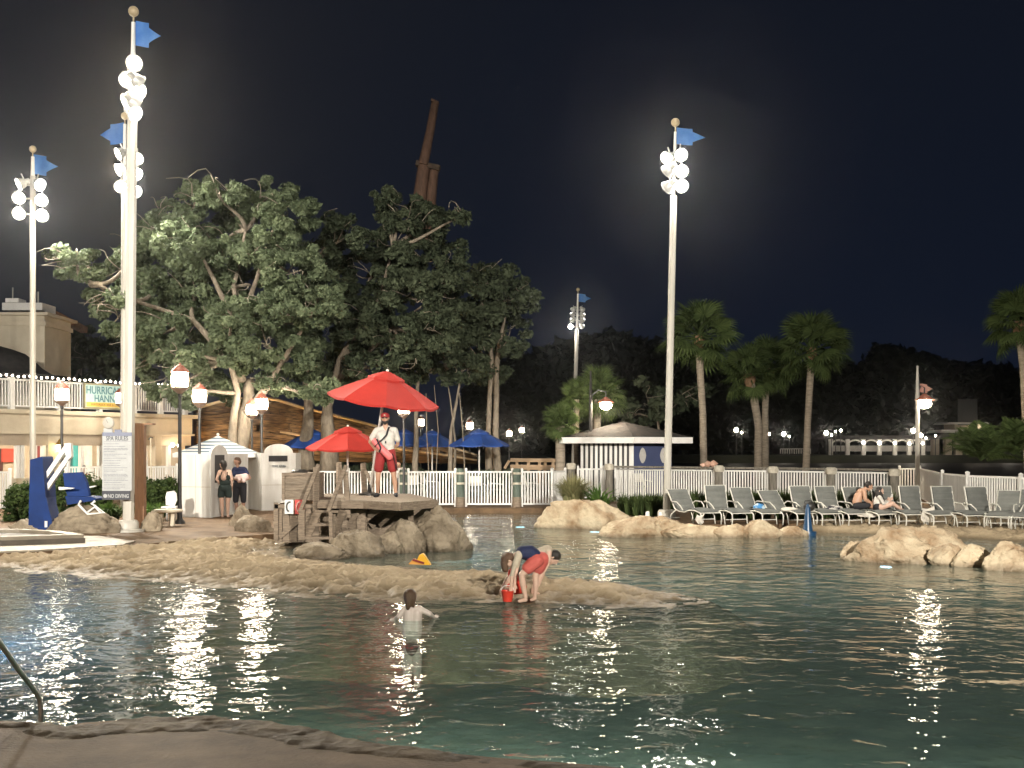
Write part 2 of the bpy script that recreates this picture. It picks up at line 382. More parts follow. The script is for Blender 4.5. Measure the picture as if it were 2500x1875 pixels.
# sand spit and beach on the left, in the middle
def beach(name, px, x0, x1, y0, y1, st, top, seed, cap=True, mounds=(), ramp=2.0):
    P = [g2(x, y, WATER) for x, y in px]
    X, Y = np.meshgrid(np.arange(x0, x1, st), np.arange(y0, y1, st))
    sd = poly_sdf(X, Y, P); sd = sd + 0.22 * fbm(X, Y, seed, 0.9, 3)
    Z = WATER + (top - WATER) * smoothstep(0, ramp, sd) - 1.05 * smoothstep(0, 1.8, -sd)
    am = smoothstep(-0.3, 1.1, sd) * .85 + .15 * smoothstep(-.8, 0, sd)
    r1 = fbm(X * 0.8, Y * 1.3, seed + 1, 2.2, 3); r2_ = fbm(X, Y * 1.3, seed + 2, 5.5, 3)
    Z += am * (0.058 * (1 - 2 * np.abs(r1)) - 0.034 + 0.046 * (1 - 2 * np.abs(r2_)) + 0.024 * fbm(X, Y, seed + 3, 13, 2))
    for mx_, my_, hh, rr in mounds:
        c = g2(mx_, my_, WATER); Z += hh * np.exp(-(((X - c[0]) / rr) ** 2 + ((Y - c[1]) / (rr * 1.1)) ** 2))
    if cap:
        hd = poly_sdf(X, Y, POOL); Z = np.where(hd < 0.02, np.minimum(Z, -0.03), np.minimum(Z, 0.02 + np.clip(hd, 0, 2) * 0.3))
    return grid_mesh(name, X, Y, Z, M_SAND, keep=Z > -1.05)
SANDP = [(-500, 1398), (0, 1392), (60, 1398), (190, 1402), (340, 1418), (560, 1436), (700, 1452), (850, 1467), (1000, 1474), (1200, 1470), (1310, 1476), (1450, 1488), (1560, 1486), (1610, 1480), (1672, 1470), (1660, 1458), (1570, 1438), (1470, 1418), (1330, 1408), (1230, 1397), (1070, 1390), (980, 1387), (880, 1379), (780, 1371), (715, 1361), (690, 1345), (740, 1325), (760, 1270), (480, 1275), (0, 1300), (-500, 1310)]
beach('sand_beach', SANDP, -11.5, 5.6, 11.0, 27.0, 0.045, -0.02, 3, mounds=((1070, 1452, .10, .4), (1330, 1447, .09, .4), (1480, 1448, .05, .7), (620, 1380, .06, .8), (880, 1405, .06, .6), (1180, 1425, .07, .5)))
beach('far_sand_beach', [(1925, 1303), (2060, 1304), (2200, 1310), (2335, 1314), (2500, 1322), (3000, 1340), (3000, 1262), (1925, 1262)], 4.2, 20.0, 21.0, 34.0, 0.06, 0.0, 9, cap=False, ramp=.7)
# island bank under the right rocks
# raised rocky lip of the near pool edge
X, Y = np.meshgrid(np.arange(-5.5, 6.5, 0.02), np.arange(5.3, 8.8, 0.02))
sd = -poly_sdf(X, Y, POOL) + 0.05 * fbm(X, Y, 31, 2.2, 3)
wid = 0.36 + 0.16 * fbm(X, Y, 33, 0.8, 2) - 0.18 * smoothstep(-1.0, 1.5, X)
n1 = fbm(X, Y, 35, 4.5, 5, .6); n2 = fbm(X, Y, 36, 9, 3)
lip = 0.012 + 0.008 * (1 - 2 * np.abs(n1)) + 0.004 * n2
pits = smoothstep(0.55, 0.8, fbm(X, Y, 41, 2.6, 2)) * 0.06
Z = -0.02 + (lip - pits + 0.02) * smoothstep(wid + .05, wid - .12, sd) * smoothstep(-.03, .04, sd) - 0.5 * smoothstep(0.03, -0.12, sd)
M_LIP = mat('wet_rock_lip', (0.17, 0.125, 0.08), 0.72, (0.06, 0.042, 0.027), 2.2, 0.5, 22, detail=9, contrast=(.35, .62), dist=0.02, spec=.12)
grid_mesh('pool_coping', X, Y, Z, M_LIP, keep=(sd > -.16) & (sd < .9))

# raised spa edge and lower slab on the left
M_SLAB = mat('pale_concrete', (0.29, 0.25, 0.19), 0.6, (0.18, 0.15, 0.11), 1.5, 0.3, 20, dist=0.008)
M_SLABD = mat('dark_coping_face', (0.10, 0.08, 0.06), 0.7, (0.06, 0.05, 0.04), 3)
def spa():
    t = thing('spa_basin', 'raised pale concrete spa edge with dark side face at the left edge', 'spa', G(100, 1330))
    a = [Vector((*g2(x, y, 0.2), 0.2)) for x, y in ((-260, 1312), (0, 1311), (205, 1304.5), (150, 1296), (60, 1291), (-260, 1291))]
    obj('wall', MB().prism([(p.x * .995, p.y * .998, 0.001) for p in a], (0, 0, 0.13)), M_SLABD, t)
    b = MB(); c = sum(a, Vector()) / len(a); n = len(a)
    inn = [c + (p - c) * 0.82 for p in a]
    V = [p - Vector((0, 0, .068)) for p in a] + a + inn + [p - Vector((0, 0, .12)) for p in inn]
    b.add(V, [(i, (i + 1) % n, n + (i + 1) % n, n + i) for i in range(n)] + [(n + i, n + (i + 1) % n, 2 * n + (i + 1) % n, 2 * n + i) for i in range(n)] + [(2 * n + i, 2 * n + (i + 1) % n, 3 * n + (i + 1) % n, 3 * n + i) for i in range(n)])
    obj('rim', b, M_SLAB, t)
    obj('water', MB().add([(p.x, p.y, 0.1305) for p in inn], [tuple(range(n))]), M_WATER, t)
    s = [g2(x, y) for x, y in ((-400, 1353), (-60, 1353), (96, 1347), (200, 1340), (297, 1334), (330, 1325), (240, 1312), (-400, 1312))]
    tag(obj('deck_slab', MB().prism([(x, y, 0.004) for x, y in s], (0, 0, 0.03)), M_SLAB), kind='structure')
spa()

# ============================================================ rocks
def rock(name, label, c, d, seed, m=None, sub=4, sq=1.0, rz=0.0, cuts=13, cat='rock', parent=None, group=None):
    """chiselled boulder: c base centre, d = full sizes"""
    import bmesh
    r = random.Random(seed); b = bmesh.new(); bmesh.ops.create_icosphere(b, subdivisions=sub + 1, radius=1)
    pl = []
    for _ in range(cuts):
        v = Vector((r.uniform(-1, 1), r.uniform(-1, 1), r.uniform(-.5, 1))).normalized(); pl.append((v, r.uniform(.62, .93)))
    o = Vector((seed * 3.1, seed * 1.7, seed))
    R = Matrix.Rotation(rz, 3, 'Z')
    for v in b.verts:
        p = v.co.copy(); p += p * 0.16 * noise.fractal(p * 1.2 + o, .7, 2.1, 3)
        for n, h in pl:
            e = p.dot(n) - h
            if e > 0: p -= n * e * 0.9
        q = p + o
        p += p * (0.075 * noise.fractal(q * 3.2, .75, 2.2, 5)) - p * 0.085 * max(0, 1 - abs(noise.noise(q * 1.7)) * 11) - p * .04 * max(0, 1 - abs(noise.noise(q * 3.9 + o)) * 8)
        p = Vector((p.x * d[0] * .56, p.y * d[1] * .56, max(p.z, -.45) * d[2] * .95))
        v.co = R @ p
    me = bpy.data.meshes.new(name); b.to_mesh(me); b.free()
    me.polygons.foreach_set('use_smooth', [True] * len(me.polygons)); me.materials.append(m or M_ROCK)
    ob = bpy.data.objects.new(name, me); COL.objects.link(ob); ob.location = (c[0], c[1], c[2])
    return tag(ob, label, cat, group)
def rock_px(label, x0, x1, yt, yb, seed, z=WATER, depth=0.8, m=None, group=None, rz=0, back=0.0):
    """boulder whose outline in the photograph is x0..x1, yt..yb, standing on height z"""
    d = F * (H - z) / (yb - 1095); w = (x1 - x0) / F * d; hh = (yb - yt) / F * d
    dep = w * depth; cen = d + dep * .42 + back
    k = cen / d
    top = H - (yt - 1095) / F * (d + dep * .3 + back); hh = (top - z) * .93
    return rock('boulder', label, ((x0 + x1 - 2500) / 2 / F * cen, cen, z + hh * 0.18), (w * k * 1.02, dep, hh * 1.0), seed, m, rz=rz, group=group)
for a in (('low flat grey rock at the foot of the wooden stairs', 700, 850, 1322, 1362, 1, -.12, .7, M_ROCKG),
          ('rounded pale boulder right of the wooden stairs', 815, 950, 1294, 1360, 2, -.15, .7, M_ROCKG),
          ('small round boulder between two larger ones below the lifeguard deck', 918, 992, 1297, 1352, 3, -.15, .8, M_ROCKG),
          ('grey boulder under the front post of the lifeguard deck', 930, 1040, 1266, 1350, 4, -.15, .7, M_ROCKG),
          ('largest dark grey boulder at the tip of the lifeguard deck', 1005, 1152, 1243, 1346, 5, -.15, .8, M_ROCKG),
          ('wide grey boulder under the white legs of the blue lift seat', 108, 290, 1232, 1302, 6, 0, .5, M_ROCKG),
          ('low dark rock behind the foot of the blue pool lift', 20, 120, 1268, 1300, 7, 0, .6, M_ROCKG),
          ('boulder between the brown post and the small stone table', 345, 400, 1245, 1297, 8, 0, .9, M_ROCKG),
          ('upright pointed stone in front of the two women', 562, 614, 1228, 1284, 9, 0, .8, M_ROCKG),
          ('squat stone lying before the pointed one on the deck', 576, 662, 1256, 1299, 10, 0, .6, M_ROCKG),
          ('long sloping tan boulder at the far channel mouth', 1312, 1525, 1212, 1292, 11, -.15, .5, M_ROCK),
          ('tan boulder beside the base of the right light pole', 1462, 1612, 1254, 1312, 12, -.15, .5, M_ROCK),
          ('flat tan rock below the first lounge chair', 1596, 1772, 1280, 1313, 13, -.15, .45, M_ROCK),
          ('small tan rock behind the two plastic cups', 1545, 1680, 1262, 1300, 14, -.05, .45, M_ROCK),
          ('smooth tan rock below the second lounge chair', 1745, 1835, 1283, 1313, 15, -.15, .5, M_ROCK),
          ('peaked tan rock below the third lounge chair', 1800, 1912, 1272, 1314, 16, -.15, .5, M_ROCK),
          ('low pale rock left of the blue cone', 1890, 1972, 1284, 1310, 17, -.15, .5, M_ROCK),
          ('blocky tan rock at the left end of the right rock island', 2050, 2112, 1318, 1366, 18, -.15, .8, M_ROCK),
          ('biggest tan boulder of the right rock island', 2085, 2345, 1286, 1376, 19, -.15, .5, M_ROCK),
          ('tan rock with an upright face in the middle of the rock island', 2262, 2352, 1326, 1380, 20, -.15, .6, M_ROCK),
          ('round tan boulder right of the middle of the rock island', 2325, 2412, 1330, 1384, 21, -.15, .7, M_ROCK),
          ('tall tan boulder at the right end of the rock island', 2405, 2530, 1322, 1394, 22, -.15, .6, M_ROCK)):
    rock_px(*a)
# ============================================================ floodlight poles
M_LENS = emis('floodlight_lens', (1.0, 0.93, 0.80), FLOOD)
M_LENSW = emis('floodlight_lens_warm', (1.0, 0.86, 0.64), FLOOD)
M_LENSD = emis('floodlight_lens_faint', (1.0, 0.95, 0.88), FLOOD * .25)
M_HOUS = mat('floodlight_housing', (0.72, 0.72, 0.70), 0.3, (0.5, 0.5, 0.48), 6, metal=0.3)
M_GOLD = mat('gilded_ball', (0.55, 0.45, 0.28), 0.4, (0.40, 0.32, 0.2), 5)
M_FLAG = mat('blue_flag_cloth', (0.08, 0.25, 0.60), 0.7, (0.05, 0.19, 0.52), 3, trans=0.3)
M_FLAGP = mat('pale_blue_flag_cloth', (0.22, 0.40, 0.62), 0.7, trans=0.3)
def flood_meshes():
    h = MB().lathe([(0.05, -.34), (0.085, -.33), (0.09, -.2), (0.13, -.17), (0.17, -.06), (0.185, 0.0), (0.205, 0.0), (0.205, .02), (0.18, .02), (0.175, 0.0), (0.12, -.1)], n=18)
    h.bar((0, 0.0, -.2), (0, 0.26, -.2), .03)
    l = MB(); n = 14; l.add([(0.17 * math.cos(2 * PI * k / n), 0.17 * math.sin(2 * PI * k / n), 0.004) for k in range(n)], [tuple(range(n))])
    return h, l
_h, _l = flood_meshes(); _flood = {}
def flood_me():
    if not _flood:
        for nm, b, m in (('housing', _h, M_HOUS), ('lens', _l, M_LENS)):
            o = obj(nm, b, m, recalc=(nm == 'housing'), smooth=(nm == 'housing')); 
            off = o.location.copy()
            for v in o.data.vertices: v.co += off
            _flood[nm] = o.data; bpy.data.objects.remove(o)
        for nm, m in (('lensw', M_LENSW), ('lensd', M_LENSD)):
            c = _flood['lens'].copy(); c.materials.clear(); c.materials.append(m); _flood[nm] = c
        c = _flood['lens'].copy(); c.materials.clear(); c.materials.append(mat('unlit_lens', (.5, .5, .48), .1, spec=1)); _flood['off'] = c
    return _flood
def aim(direction):
    return Vector(direction).normalized().to_track_quat('Z', 'Y').to_euler()
def flag_mesh(p, w, h, kind, sgn=1):
    """swallow flag: square field, then a narrower pennant tip; p = top hoist point"""
    def f(u, v):
        x = u * w; hv = h if u < .55 else h * max(.03, .62 * (1 - (u - .55) / .45))
        zc = -h / 2 - .1 * h * u
        return Vector((p[0] + sgn * x, p[1] + .06 * w * math.sin(u * 7), p[2] + zc + (0.5 - v) * hv + .03 * h * math.sin(u * 6 + 1)))
    b = MB(); n = 20
    us = [i / n for i in range(n + 1)]
    for i in range(n):
        q = [f(us[i] + (1e-4 if us[i] >= .55 - 1e-9 and us[i] < .56 else 0), 0), f(us[i + 1] - (1e-4 if abs(us[i + 1] - .55) < 1e-6 else 0), 0), f(us[i + 1] - (1e-4 if abs(us[i + 1] - .55) < 1e-6 else 0), 1), f(us[i] + 1e-5, 1)]
        b.prism(q, (0, 0.012, 0))
    return b
def flood_pole(label, base_px, d, ball_px, r0, r1, lamps, flag, zbase=0.0, lsc=1.0, pedestal=False, wide=None):
    bx = W(base_px[0], base_px[1], d); bx.z = zbase
    tp = W(ball_px[0], ball_px[1], d)
    t = thing('floodlight_pole', label, 'light pole', bx, 'floodlight poles round the pool')
    k = d / F
    ztop = tp.z
    ax = lambda z: bx.lerp(tp, (z - bx.z) / (tp.z - bx.z))
    zsh = W(0, wide, d).z if wide else ztop - 1.6
    obj('pole', MB().tube([ax(zbase), ax(zsh)], [r0, r0 * .88], 8), M_POLE, t)
    obj('upper_pole', MB().tube([ax(zsh - .002), ax(ztop - .25)], [r1, r1 * .8], 10), M_WHITE, t, smooth=True)
    obj('ball_finial', MB().ball(tp, r1 * 1.35 if r1 > .07 else .12, 14).tube([tp - Vector((0, 0, .3)), tp], .02, 6), M_GOLD, t, smooth='all')
    if pedestal:
        obj('pedestal', MB().lathe([(.36, 0), (.36, .05), (.24, .06), (.24, .2), (.2, .26)], bx, 18), M_POLE, t, smooth=True)
    fm = flood_me()
    ys = sorted(set(round(l[1] / 22) for l in lamps))
    for (x, y, dr, kind) in lamps:
        p = W(x, y, d); p.y += -.12
        h = share('floodlight', fm['housing'], t, p - bx, aim(dr), lsc)
        l = share('lens', fm[{'w': 'lensw', 'n': 'lens', 'd': 'lensd', 'o': 'off'}[kind]], h)
        obj('crossarm', MB().bar(ax(p.z), p + Vector((0, .1, 0)), .05), M_POLE, t)
    if flag:
        fx, fy, fw, fh, sg, mt = flag
        p = W(fx, fy, d); q = W(fx + fw, fy + fh, d)
        obj('flag', flag_mesh(p, abs(q.x - p.x), p.z - q.z, 0, sg), mt, t, recalc=False)
    return t
toc = (0.15, -1.0, -.55); tol = (-.8, -.6, -.5); tor = (.85, -.5, -.5); bk = (.5, .75, -.5); bkl = (-.6, .7, -.5)
flood_pole('tallest white light pole with the rules sign on it and a blue flag flying right', (313, 1298), 26.2, (326, 28), .128, .06,
           [(332, 158, toc, 'w'), (315, 199, toc, 'w'), (343, 206, bk, 'w'), (344, 228, tor, 'w'), (311, 252, tol, 'w'), (335, 258, bk, 'n'), (334, 281, tor, 'd')], (331, 52, 60, 60, 1, M_FLAG), pedestal=True, wide=277, lsc=.95)
flood_pole('light pole hidden behind the tallest one with its blue flag flying left', (303, 1235), 35.0, (305, 283), .12, .065,
           [(292, 378, tol, 'w'), (338, 390, toc, 'w'), (292, 417, tol, 'w'), (338, 428, tor, 'n'), (298, 458, toc, 'w'), (336, 471, tor, 'd')], (302, 300, 58, 50, -1, M_FLAG), wide=440, lsc=1.0)
flood_pole('leftmost floodlight pole with a bright blue pennant behind the pool lift', (80, 1238), 38.0, (80, 364), .105, .07,
           [(50, 452, tol, 'd'), (101, 453, tor, 'd'), (50, 485, toc, 'n'), (105, 491, toc, 'n'), (50, 523, toc, 'n'), (106, 528, toc, 'n')], (82, 378, 58, 48, 1, M_FLAG), wide=430, lsc=1.12)
flood_pole('white floodlight pole beside the first lounge chair on the right', (1627, 1262), 30.8, (1649, 299), .10, .045,
           [(1625, 389, tol, 'n'), (1627, 422, bkl, 'd'), (1627, 461, bkl, 'd'), (1661, 381, toc, 'n'), (1663, 421, toc, 'n'), (1663, 457, toc, 'n')], (1652, 312, 70, 40, 1, M_FLAG), wide=478, lsc=.95, pedestal=True)
flood_pole('farthest floodlight pole with a small flag behind the striped hut', (1399, 1140), 70.0, (1411, 707), .13, .07,
           [(1398, 757, bkl, 'd'), (1422, 757, bk, 'd'), (1397, 770, bkl, 'd'), (1422, 771, bk, 'd'), (1397, 783, bkl, 'd'), (1422, 783, bk, 'd'), (1393, 798, toc, 'n'), (1421, 798, bk, 'd')], (1413, 717, 30, 20, 1, M_FLAG), wide=805, lsc=.85)
# two assumed, unseen poles behind the viewer, added to light fence, trees and sand
M_LENSN = emis('assumed_floodlight_lens', (1.0, 0.93, 0.80), 60.0)
def assumed_near_pole(label, x, y, aims):
    t = thing('floodlight_pole', label, 'light pole', (x, y, 0), 'floodlight poles round the pool')  # assumed pole, shares name and group with the poles in view
    obj('pole', MB().tube([(x, y, 0), (x, y, 10.6)], [.128, .11], 8), M_POLE, t)
    fm = flood_me(); lm = fm['lens'].copy(); lm.materials.clear(); lm.materials.append(M_LENSN)
    for i, (tx, ty, tz, pw, cone) in enumerate(aims):
        s = -1 if i % 2 else 1
        p = Vector((x + s * .45, y + .2, 9.0 + (i // 2) * .6)); dr = (Vector((tx, ty, tz)) - p).normalized()
        h = share('floodlight', fm['housing'], t, p - Vector((x, y, 0)), aim(dr), 1.0)
        share('lens', lm, h)
        obj('crossarm', MB().bar((x, y, p.z), p - Vector((0, .2, 0)), .05), M_POLE, t)
        ld = bpy.data.lights.new('assumed_floodlight_beam', 'SPOT'); ld.energy = pw; ld.color = (1.0, .93, .82); ld.shadow_soft_size = .15
        ld.spot_size = math.radians(cone); ld.spot_blend = 1.0
        lo = bpy.data.objects.new('assumed_floodlight_beam', ld); COL.objects.link(lo); lo.parent = t; lo.location = p - Vector((x, y, 0)) + dr * .12
        lo.rotation_euler = dr.to_track_quat('-Z', 'Y').to_euler()
assumed_near_pole('assumed floodlight pole on the near deck behind the viewer, to the right', 8.0, -12.0,
          [(-1, 40, 1.5, NEARP * 1.9, 38), (11, 36, 1, NEARP * 2.3, 38), (-6, 42, 8, NEARP * .8, 40), (2, 18, 0, NEARP * .18, 50)])
assumed_near_pole('assumed floodlight pole on the near deck behind the viewer, to the left', -14.0, -9.0,
          [(-16, 43, 3, NEARP * 1.7, 40), (-8, 34, 1, NEARP * 1.2, 38), (-9, 40, 8, NEARP * .9, 44), (-3, 17, 0, NEARP * .12, 50)])

# ============================================================ lantern posts
M_LGLASS = emis('lantern_glass', (1.0, 0.86, 0.66), LANTERN)
M_LCAP = mat('copper_red_cap', (0.42, 0.13, 0.08), 0.45, (0.30, 0.09, 0.06), 8)
M_LRIM = mat('lantern_rim', (0.20, 0.13, 0.09), 0.5)
def lantern_post(label, loc, sc=1.0, group='black lantern posts round the pool'):
    global _lp
    if _lp is None:
        t = thing('lantern_post', label, 'lamp post', (0, 0, 0), group)
        obj('post', MB().lathe([(.13, 0), (.13, .05), (.07, .12), (.055, .5), (.05, .52), (.042, 3.2), (.06, 3.22), (.05, 3.3)], n=12), M_BLACK, t, smooth=True)
        obj('base_ring', MB().lathe([(.05, 3.28), (.1, 3.33), (.2, 3.40), (.215, 3.42), (.215, 3.455), (.19, 3.456)], n=18), M_LRIM, t, smooth=True)
        obj('lantern_glass', MB().lathe([(.0005, 3.457), (.18, 3.457), (.195, 3.50), (.21, 3.62), (.20, 3.78), (.175, 3.82), (.0005, 3.82)], n=14), M_LGLASS, t, smooth=True)
        obj('cap', MB().lathe([(.22, 3.821), (.225, 3.84), (.19, 3.90), (.12, 3.96), (.10, 3.99), (.03, 4.02), (.03, 4.05), (.0005, 4.07)], n=18), M_LCAP, t, smooth=True)
        for k in range(6):
            a = k * PI / 3 + .3; obj('glass_rib', MB().tube([(.2 * math.cos(a), .2 * math.sin(a), 3.45), (.222 * math.cos(a), .222 * math.sin(a), 3.62), (.19 * math.cos(a), .19 * math.sin(a), 3.83)], .006, 4), M_LRIM, t)
        _lp = t; t.location = loc; t.scale = (sc,) * 3; return t
    return dup(_lp, loc, 0, label, sc)
_lp = None
def lp_px(label, x, y, d, s=1.0, zb=0.0):   # y = middle of the glass
    z = H - (y - 1095) / F * d
    k = z / 3.63 if s is None else s
    p = W(x, y, d); return lantern_post(label, (p.x, p.y, zb), k)
lp_px('tallest lantern post standing before the left towel booth', 439, 928, 29.0)
lp_px('second lantern post, behind the striped canopy of the towel hut', 487, 968, 33.0, None)
lp_px('lantern post in front of the balcony railing at the left', 151, 964, 35.5, None)
lp_px('lantern post right of the oak trunk by the lit hull', 639, 987, 36.5, None)
lp_px('lower lantern close behind the one by the lit hull', 615, 1001, 37.2, None)
lp_px('lantern post shining under the big red umbrella', 986, 998, 35.5, None)
lp_px('lantern post behind the rightmost blue umbrella', 1147, 1040, 60.0, None)
lp_px('lantern post right of the rightmost blue umbrella', 1243, 1059, 70.0, None)
lp_px('tiny far lantern beside the last one at the boardwalk', 1274, 1051, 92.0, None)
lp_px('small white lantern behind the blue umbrellas', 1027, 1032, 62.0, None)
lp_px('lantern post partly hidden by the tallest light pole', 297, 973, 44, None)

# pendant street lamps on tall posts with little flags
def gooseneck(label, xp, ytop, lx, ly, d, flag=False):
    b = W(xp, 1150, d); b.z = 0
    t = thing('street_lamp', label, 'street lamp', b, 'tall posts with hanging lamps behind the fence')
    top = W(xp, ytop, d); L = W(lx, ly, d); s = 1 if lx > xp else -1
    obj('post', MB().tube([b, (b.x, b.y, L.z + .3), top], [.09, .07, .035], 8), M_BLACK if not flag else M_POLE, t, smooth=True)
    obj('arm', MB().tube([(b.x, b.y, L.z + .35), (b.x + (L.x - b.x) * .5, b.y, L.z + .62), (L.x, b.y, L.z + .55), (L.x, b.y, L.z + .3)], .025, 6), M_BLACK, t)
    obj('shade', MB().lathe([(.06, .34), (.1, .3), (.33, .14), (.34, .12), (.3, .12)], (L.x, b.y, L.z), 16), M_LCAP, t, smooth=True)
    obj('bulb', MB().ball(L, .24, 12, (1, 1, .75)), emis('street_lamp_bulb', (1.0, .86, .64), 330.0), t, smooth='all')
    if flag:
        p = W(xp + 6, 937, d); obj('pennant', flag_mesh(p, .45, .3, 0, 1), mat('faded_red_cloth', (.5, .25, .2), .7), t, recalc=False)
gooseneck('street lamp hanging on a tall post before the striped hut', 1442, 905, 1479, 990, 46)
gooseneck('street lamp hanging on a tall post by the right fence gate', 2240, 893, 2257, 985, 40, True)

# distant lamps round the lagoon
M_FARL = emis('distant_lamp_glass', (1.0, 0.88, 0.70), 40.0)
fl = [(270, 580, 20, 'amber far lamp highest at the left of the pale palm trunks'), (307, 597, 8, 'dot of a lamp just right of the first amber far lamp'), (445, 580, 9, 'far lamp between the two close palm trunks'), (490, 608, 13, 'far lamp touching the right side of the upright palm trunk'),
      (590, 607, 19, 'bright far lamp left of the last palm trunk'), (627, 624, 7, 'dot of a lamp right of the bright one by the last palm trunk'), (877, 600, 20, 'far lamp over the left end of the arcade roof'), (913, 615, 7, 'dot of a lamp beside the one over the arcade end'),
      (975, 583, 11, 'far lamp standing higher above the arcade roof'), (940, 590, 6, 'faint dot of a lamp above the arcade roof'), (1465, 585, 22, 'far lamp left of the tall flag post'), (1515, 617, 20, 'far lamp right behind the tall flag post'),
      (1550, 635, 8, 'dot of a lamp right of the tall flag post'), (1615, 618, 9, 'far lamp under the left eave of the pavilion'), (2098, 650, 17, 'bright far lamp right of the pavilion gable'), (2120, 630, 10, 'upper far lamp of the cluster at the right edge'),
      (2110, 678, 9, 'lower left far lamp of the cluster at the right edge'), (2160, 678, 10, 'lower right far lamp of the cluster at the right edge'), (2207, 620, 8, 'last far lamp at the very right edge')]
for cx, cy_, r, lab in fl:
    x, y = 1700 + cx / 2.765, 840 + cy_ / 2.765; d = 148 + (cx * 7 % 9)
    p = W(x, y, d); t = thing('distant_lamp', lab, 'lamp', (p.x, p.y, 1.0), 'distant lamps round the lagoon')
    rr = max(.13, r / 2.765 / 2800 * d * .75)
    obj('globe', MB().ball(p, rr, 8), M_FARL, t, smooth='all'); obj('post', MB().tube([(p.x, p.y, 1.0), p - Vector((0, 0, rr))], .06, 5), M_BLACK, t)
# ============================================================ bar building with balcony, left
M_STUCCO = mat('cream_stucco', (0.55, 0.49, 0.38), 0.75, (0.46, 0.40, 0.30), 1.2, 0.2, 14)
M_BEIGE = mat('beige_wall', (0.42, 0.36, 0.28), 0.8, (0.36, 0.30, 0.23), 1.0, 0.2, 14)
M_ROOFG = mat('grey_shingle_roof', (0.045, 0.042, 0.04), 0.85, (0.025, 0.025, 0.026), 4, 0.5, 20, spec=.08)
M_WARM = emis('assumed_ceiling_panel', (1.0, 0.86, 0.64), 60.0)
M_BULB = emis('festoon_bulb', (1.0, 0.85, 0.70), 25.0)
M_ORANGE = mat('amber_wood', (0.26, 0.165, 0.08), 0.7, (0.07, 0.04, 0.02), 2.0, 0.7, 8, stretch=(.5, 2, 7), detail=8, contrast=(.40, .6))
O0 = Vector((-18.6, 41.6, 0)); U = (Vector((-13.8, 49.5, 0)) - O0).normalized(); N = Vector((U.y, -U.x, 0))   # N: out of the front, to the right and nearer
def s_of(px):       # distance along the front at photograph column px
    k = (px - 1250) / F
    return (k * O0.y - O0.x) / (U.x - k * U.y)
def B(s, n, z): return O0 + U * s + N * n + Vector((0, 0, z))
RB = Matrix((U, -N, Vector((0, 0, 1)))).transposed()
def bb(mb, s0, s1, n0, n1, z0, z1):
    return mb.box(B((s0 + s1) / 2, (n0 + n1) / 2, (z0 + z1) / 2), (abs(s1 - s0), abs(n1 - n0), abs(z1 - z0)), RB)
bld = thing('bar_building', 'two storey cream waterside bar with white balcony railing and open lit counters', 'building', B(2, -2, 0))
SE = 9.24
obj('upper_beam', bb(MB(), -9, SE, -.5, 0, 2.52, 3.18), M_STUCCO, bld)
obj('cornice', bb(bb(MB(), -9, SE + .25, -.6, .16, 3.181, 3.34), -9, SE + .1, -.45, .05, 2.44, 2.519), M_STUCCO, bld)
obj('balcony_floor', bb(MB(), -9, SE, -6, -.61, 3.1, 3.3), M_BEIGE, bld)
obj('ceiling', bb(MB(), -9, SE, -5.9, -.3, 2.7, 2.76), M_STUCCO, bld)
obj('back_wall', bb(MB(), -9, SE, -4.2, -4.0, 0, 2.7), M_BEIGE, bld)
obj('end_wall', bb(MB(), SE - .2, SE, -4, -.45, 0, 2.5), M_BEIGE, bld)
obj('floor', bb(MB(), -9, SE, -4, 0, 0.0, .02), M_DECK, bld)
segs = [(-9, s_of(-40)), (s_of(120), s_of(150)), (s_of(253), s_of(357)), (s_of(382), s_of(398))]
for a, b_ in segs: obj('wall', bb(MB(), a, b_, -.4, -.06, 0.0, 2.44), M_STUCCO, bld)
obj('wall_header', bb(MB(), -9, SE, -.38, -.02 - .06, 2.02, 2.438), M_BEIGE, bld)
for a, b_ in ((-40, 42), (55, 120), (150, 253)): obj('counter', bb(MB(), s_of(a), s_of(b_), -.42, -.05, .0, .80), M_STUCCO, bld)
for px in (48, 60, 91, 112, 205, 250, 362, 418): s = s_of(px); obj('column', bb(MB(), s - .07, s + .07, -.25, -.1, .8, 2.02), M_WHITE, bld)
for (a, b_, z0, z1, c) in ((2, 33, 1.35, 1.9, (.55, .06, .04)), (-20, 0, 1.0, 1.9, (.06, .02, .02)), (92, 112, .8, 2.0, (.18, .02, .02)), (172, 187, .8, 2.2, (.16, .2, .2)), (187, 207, .8, 2.2, (.05, .35, .38)), (207, 222, .6, 2.3, (.02, .08, .35)), (222, 240, .6, 2.3, (.75, .75, .72)), (357, 376, .5, 2.1, (.45, .36, .2)), (385, 402, .5, 2.2, (.05, .04, .04)), (402, 415, .5, 2.2, (.5, .4, .25))):
    obj('wall_panel', bb(MB(), s_of(a) + 2.75, s_of(b_) + 2.85, -3.99, -3.93, z0, z1), mat('panel_%d_%d' % (a + 50, b_), c, .5), bld)
for s in (-6, -3.5, -1, 1.2, 3.2, 5.2, 7.4): obj('assumed_ceiling_lamp', bb(MB(), s - .35, s + .35, -2.6, -1.9, 2.66, 2.69), M_WARM, bld)  # assumed lamps hidden above the header to light the room
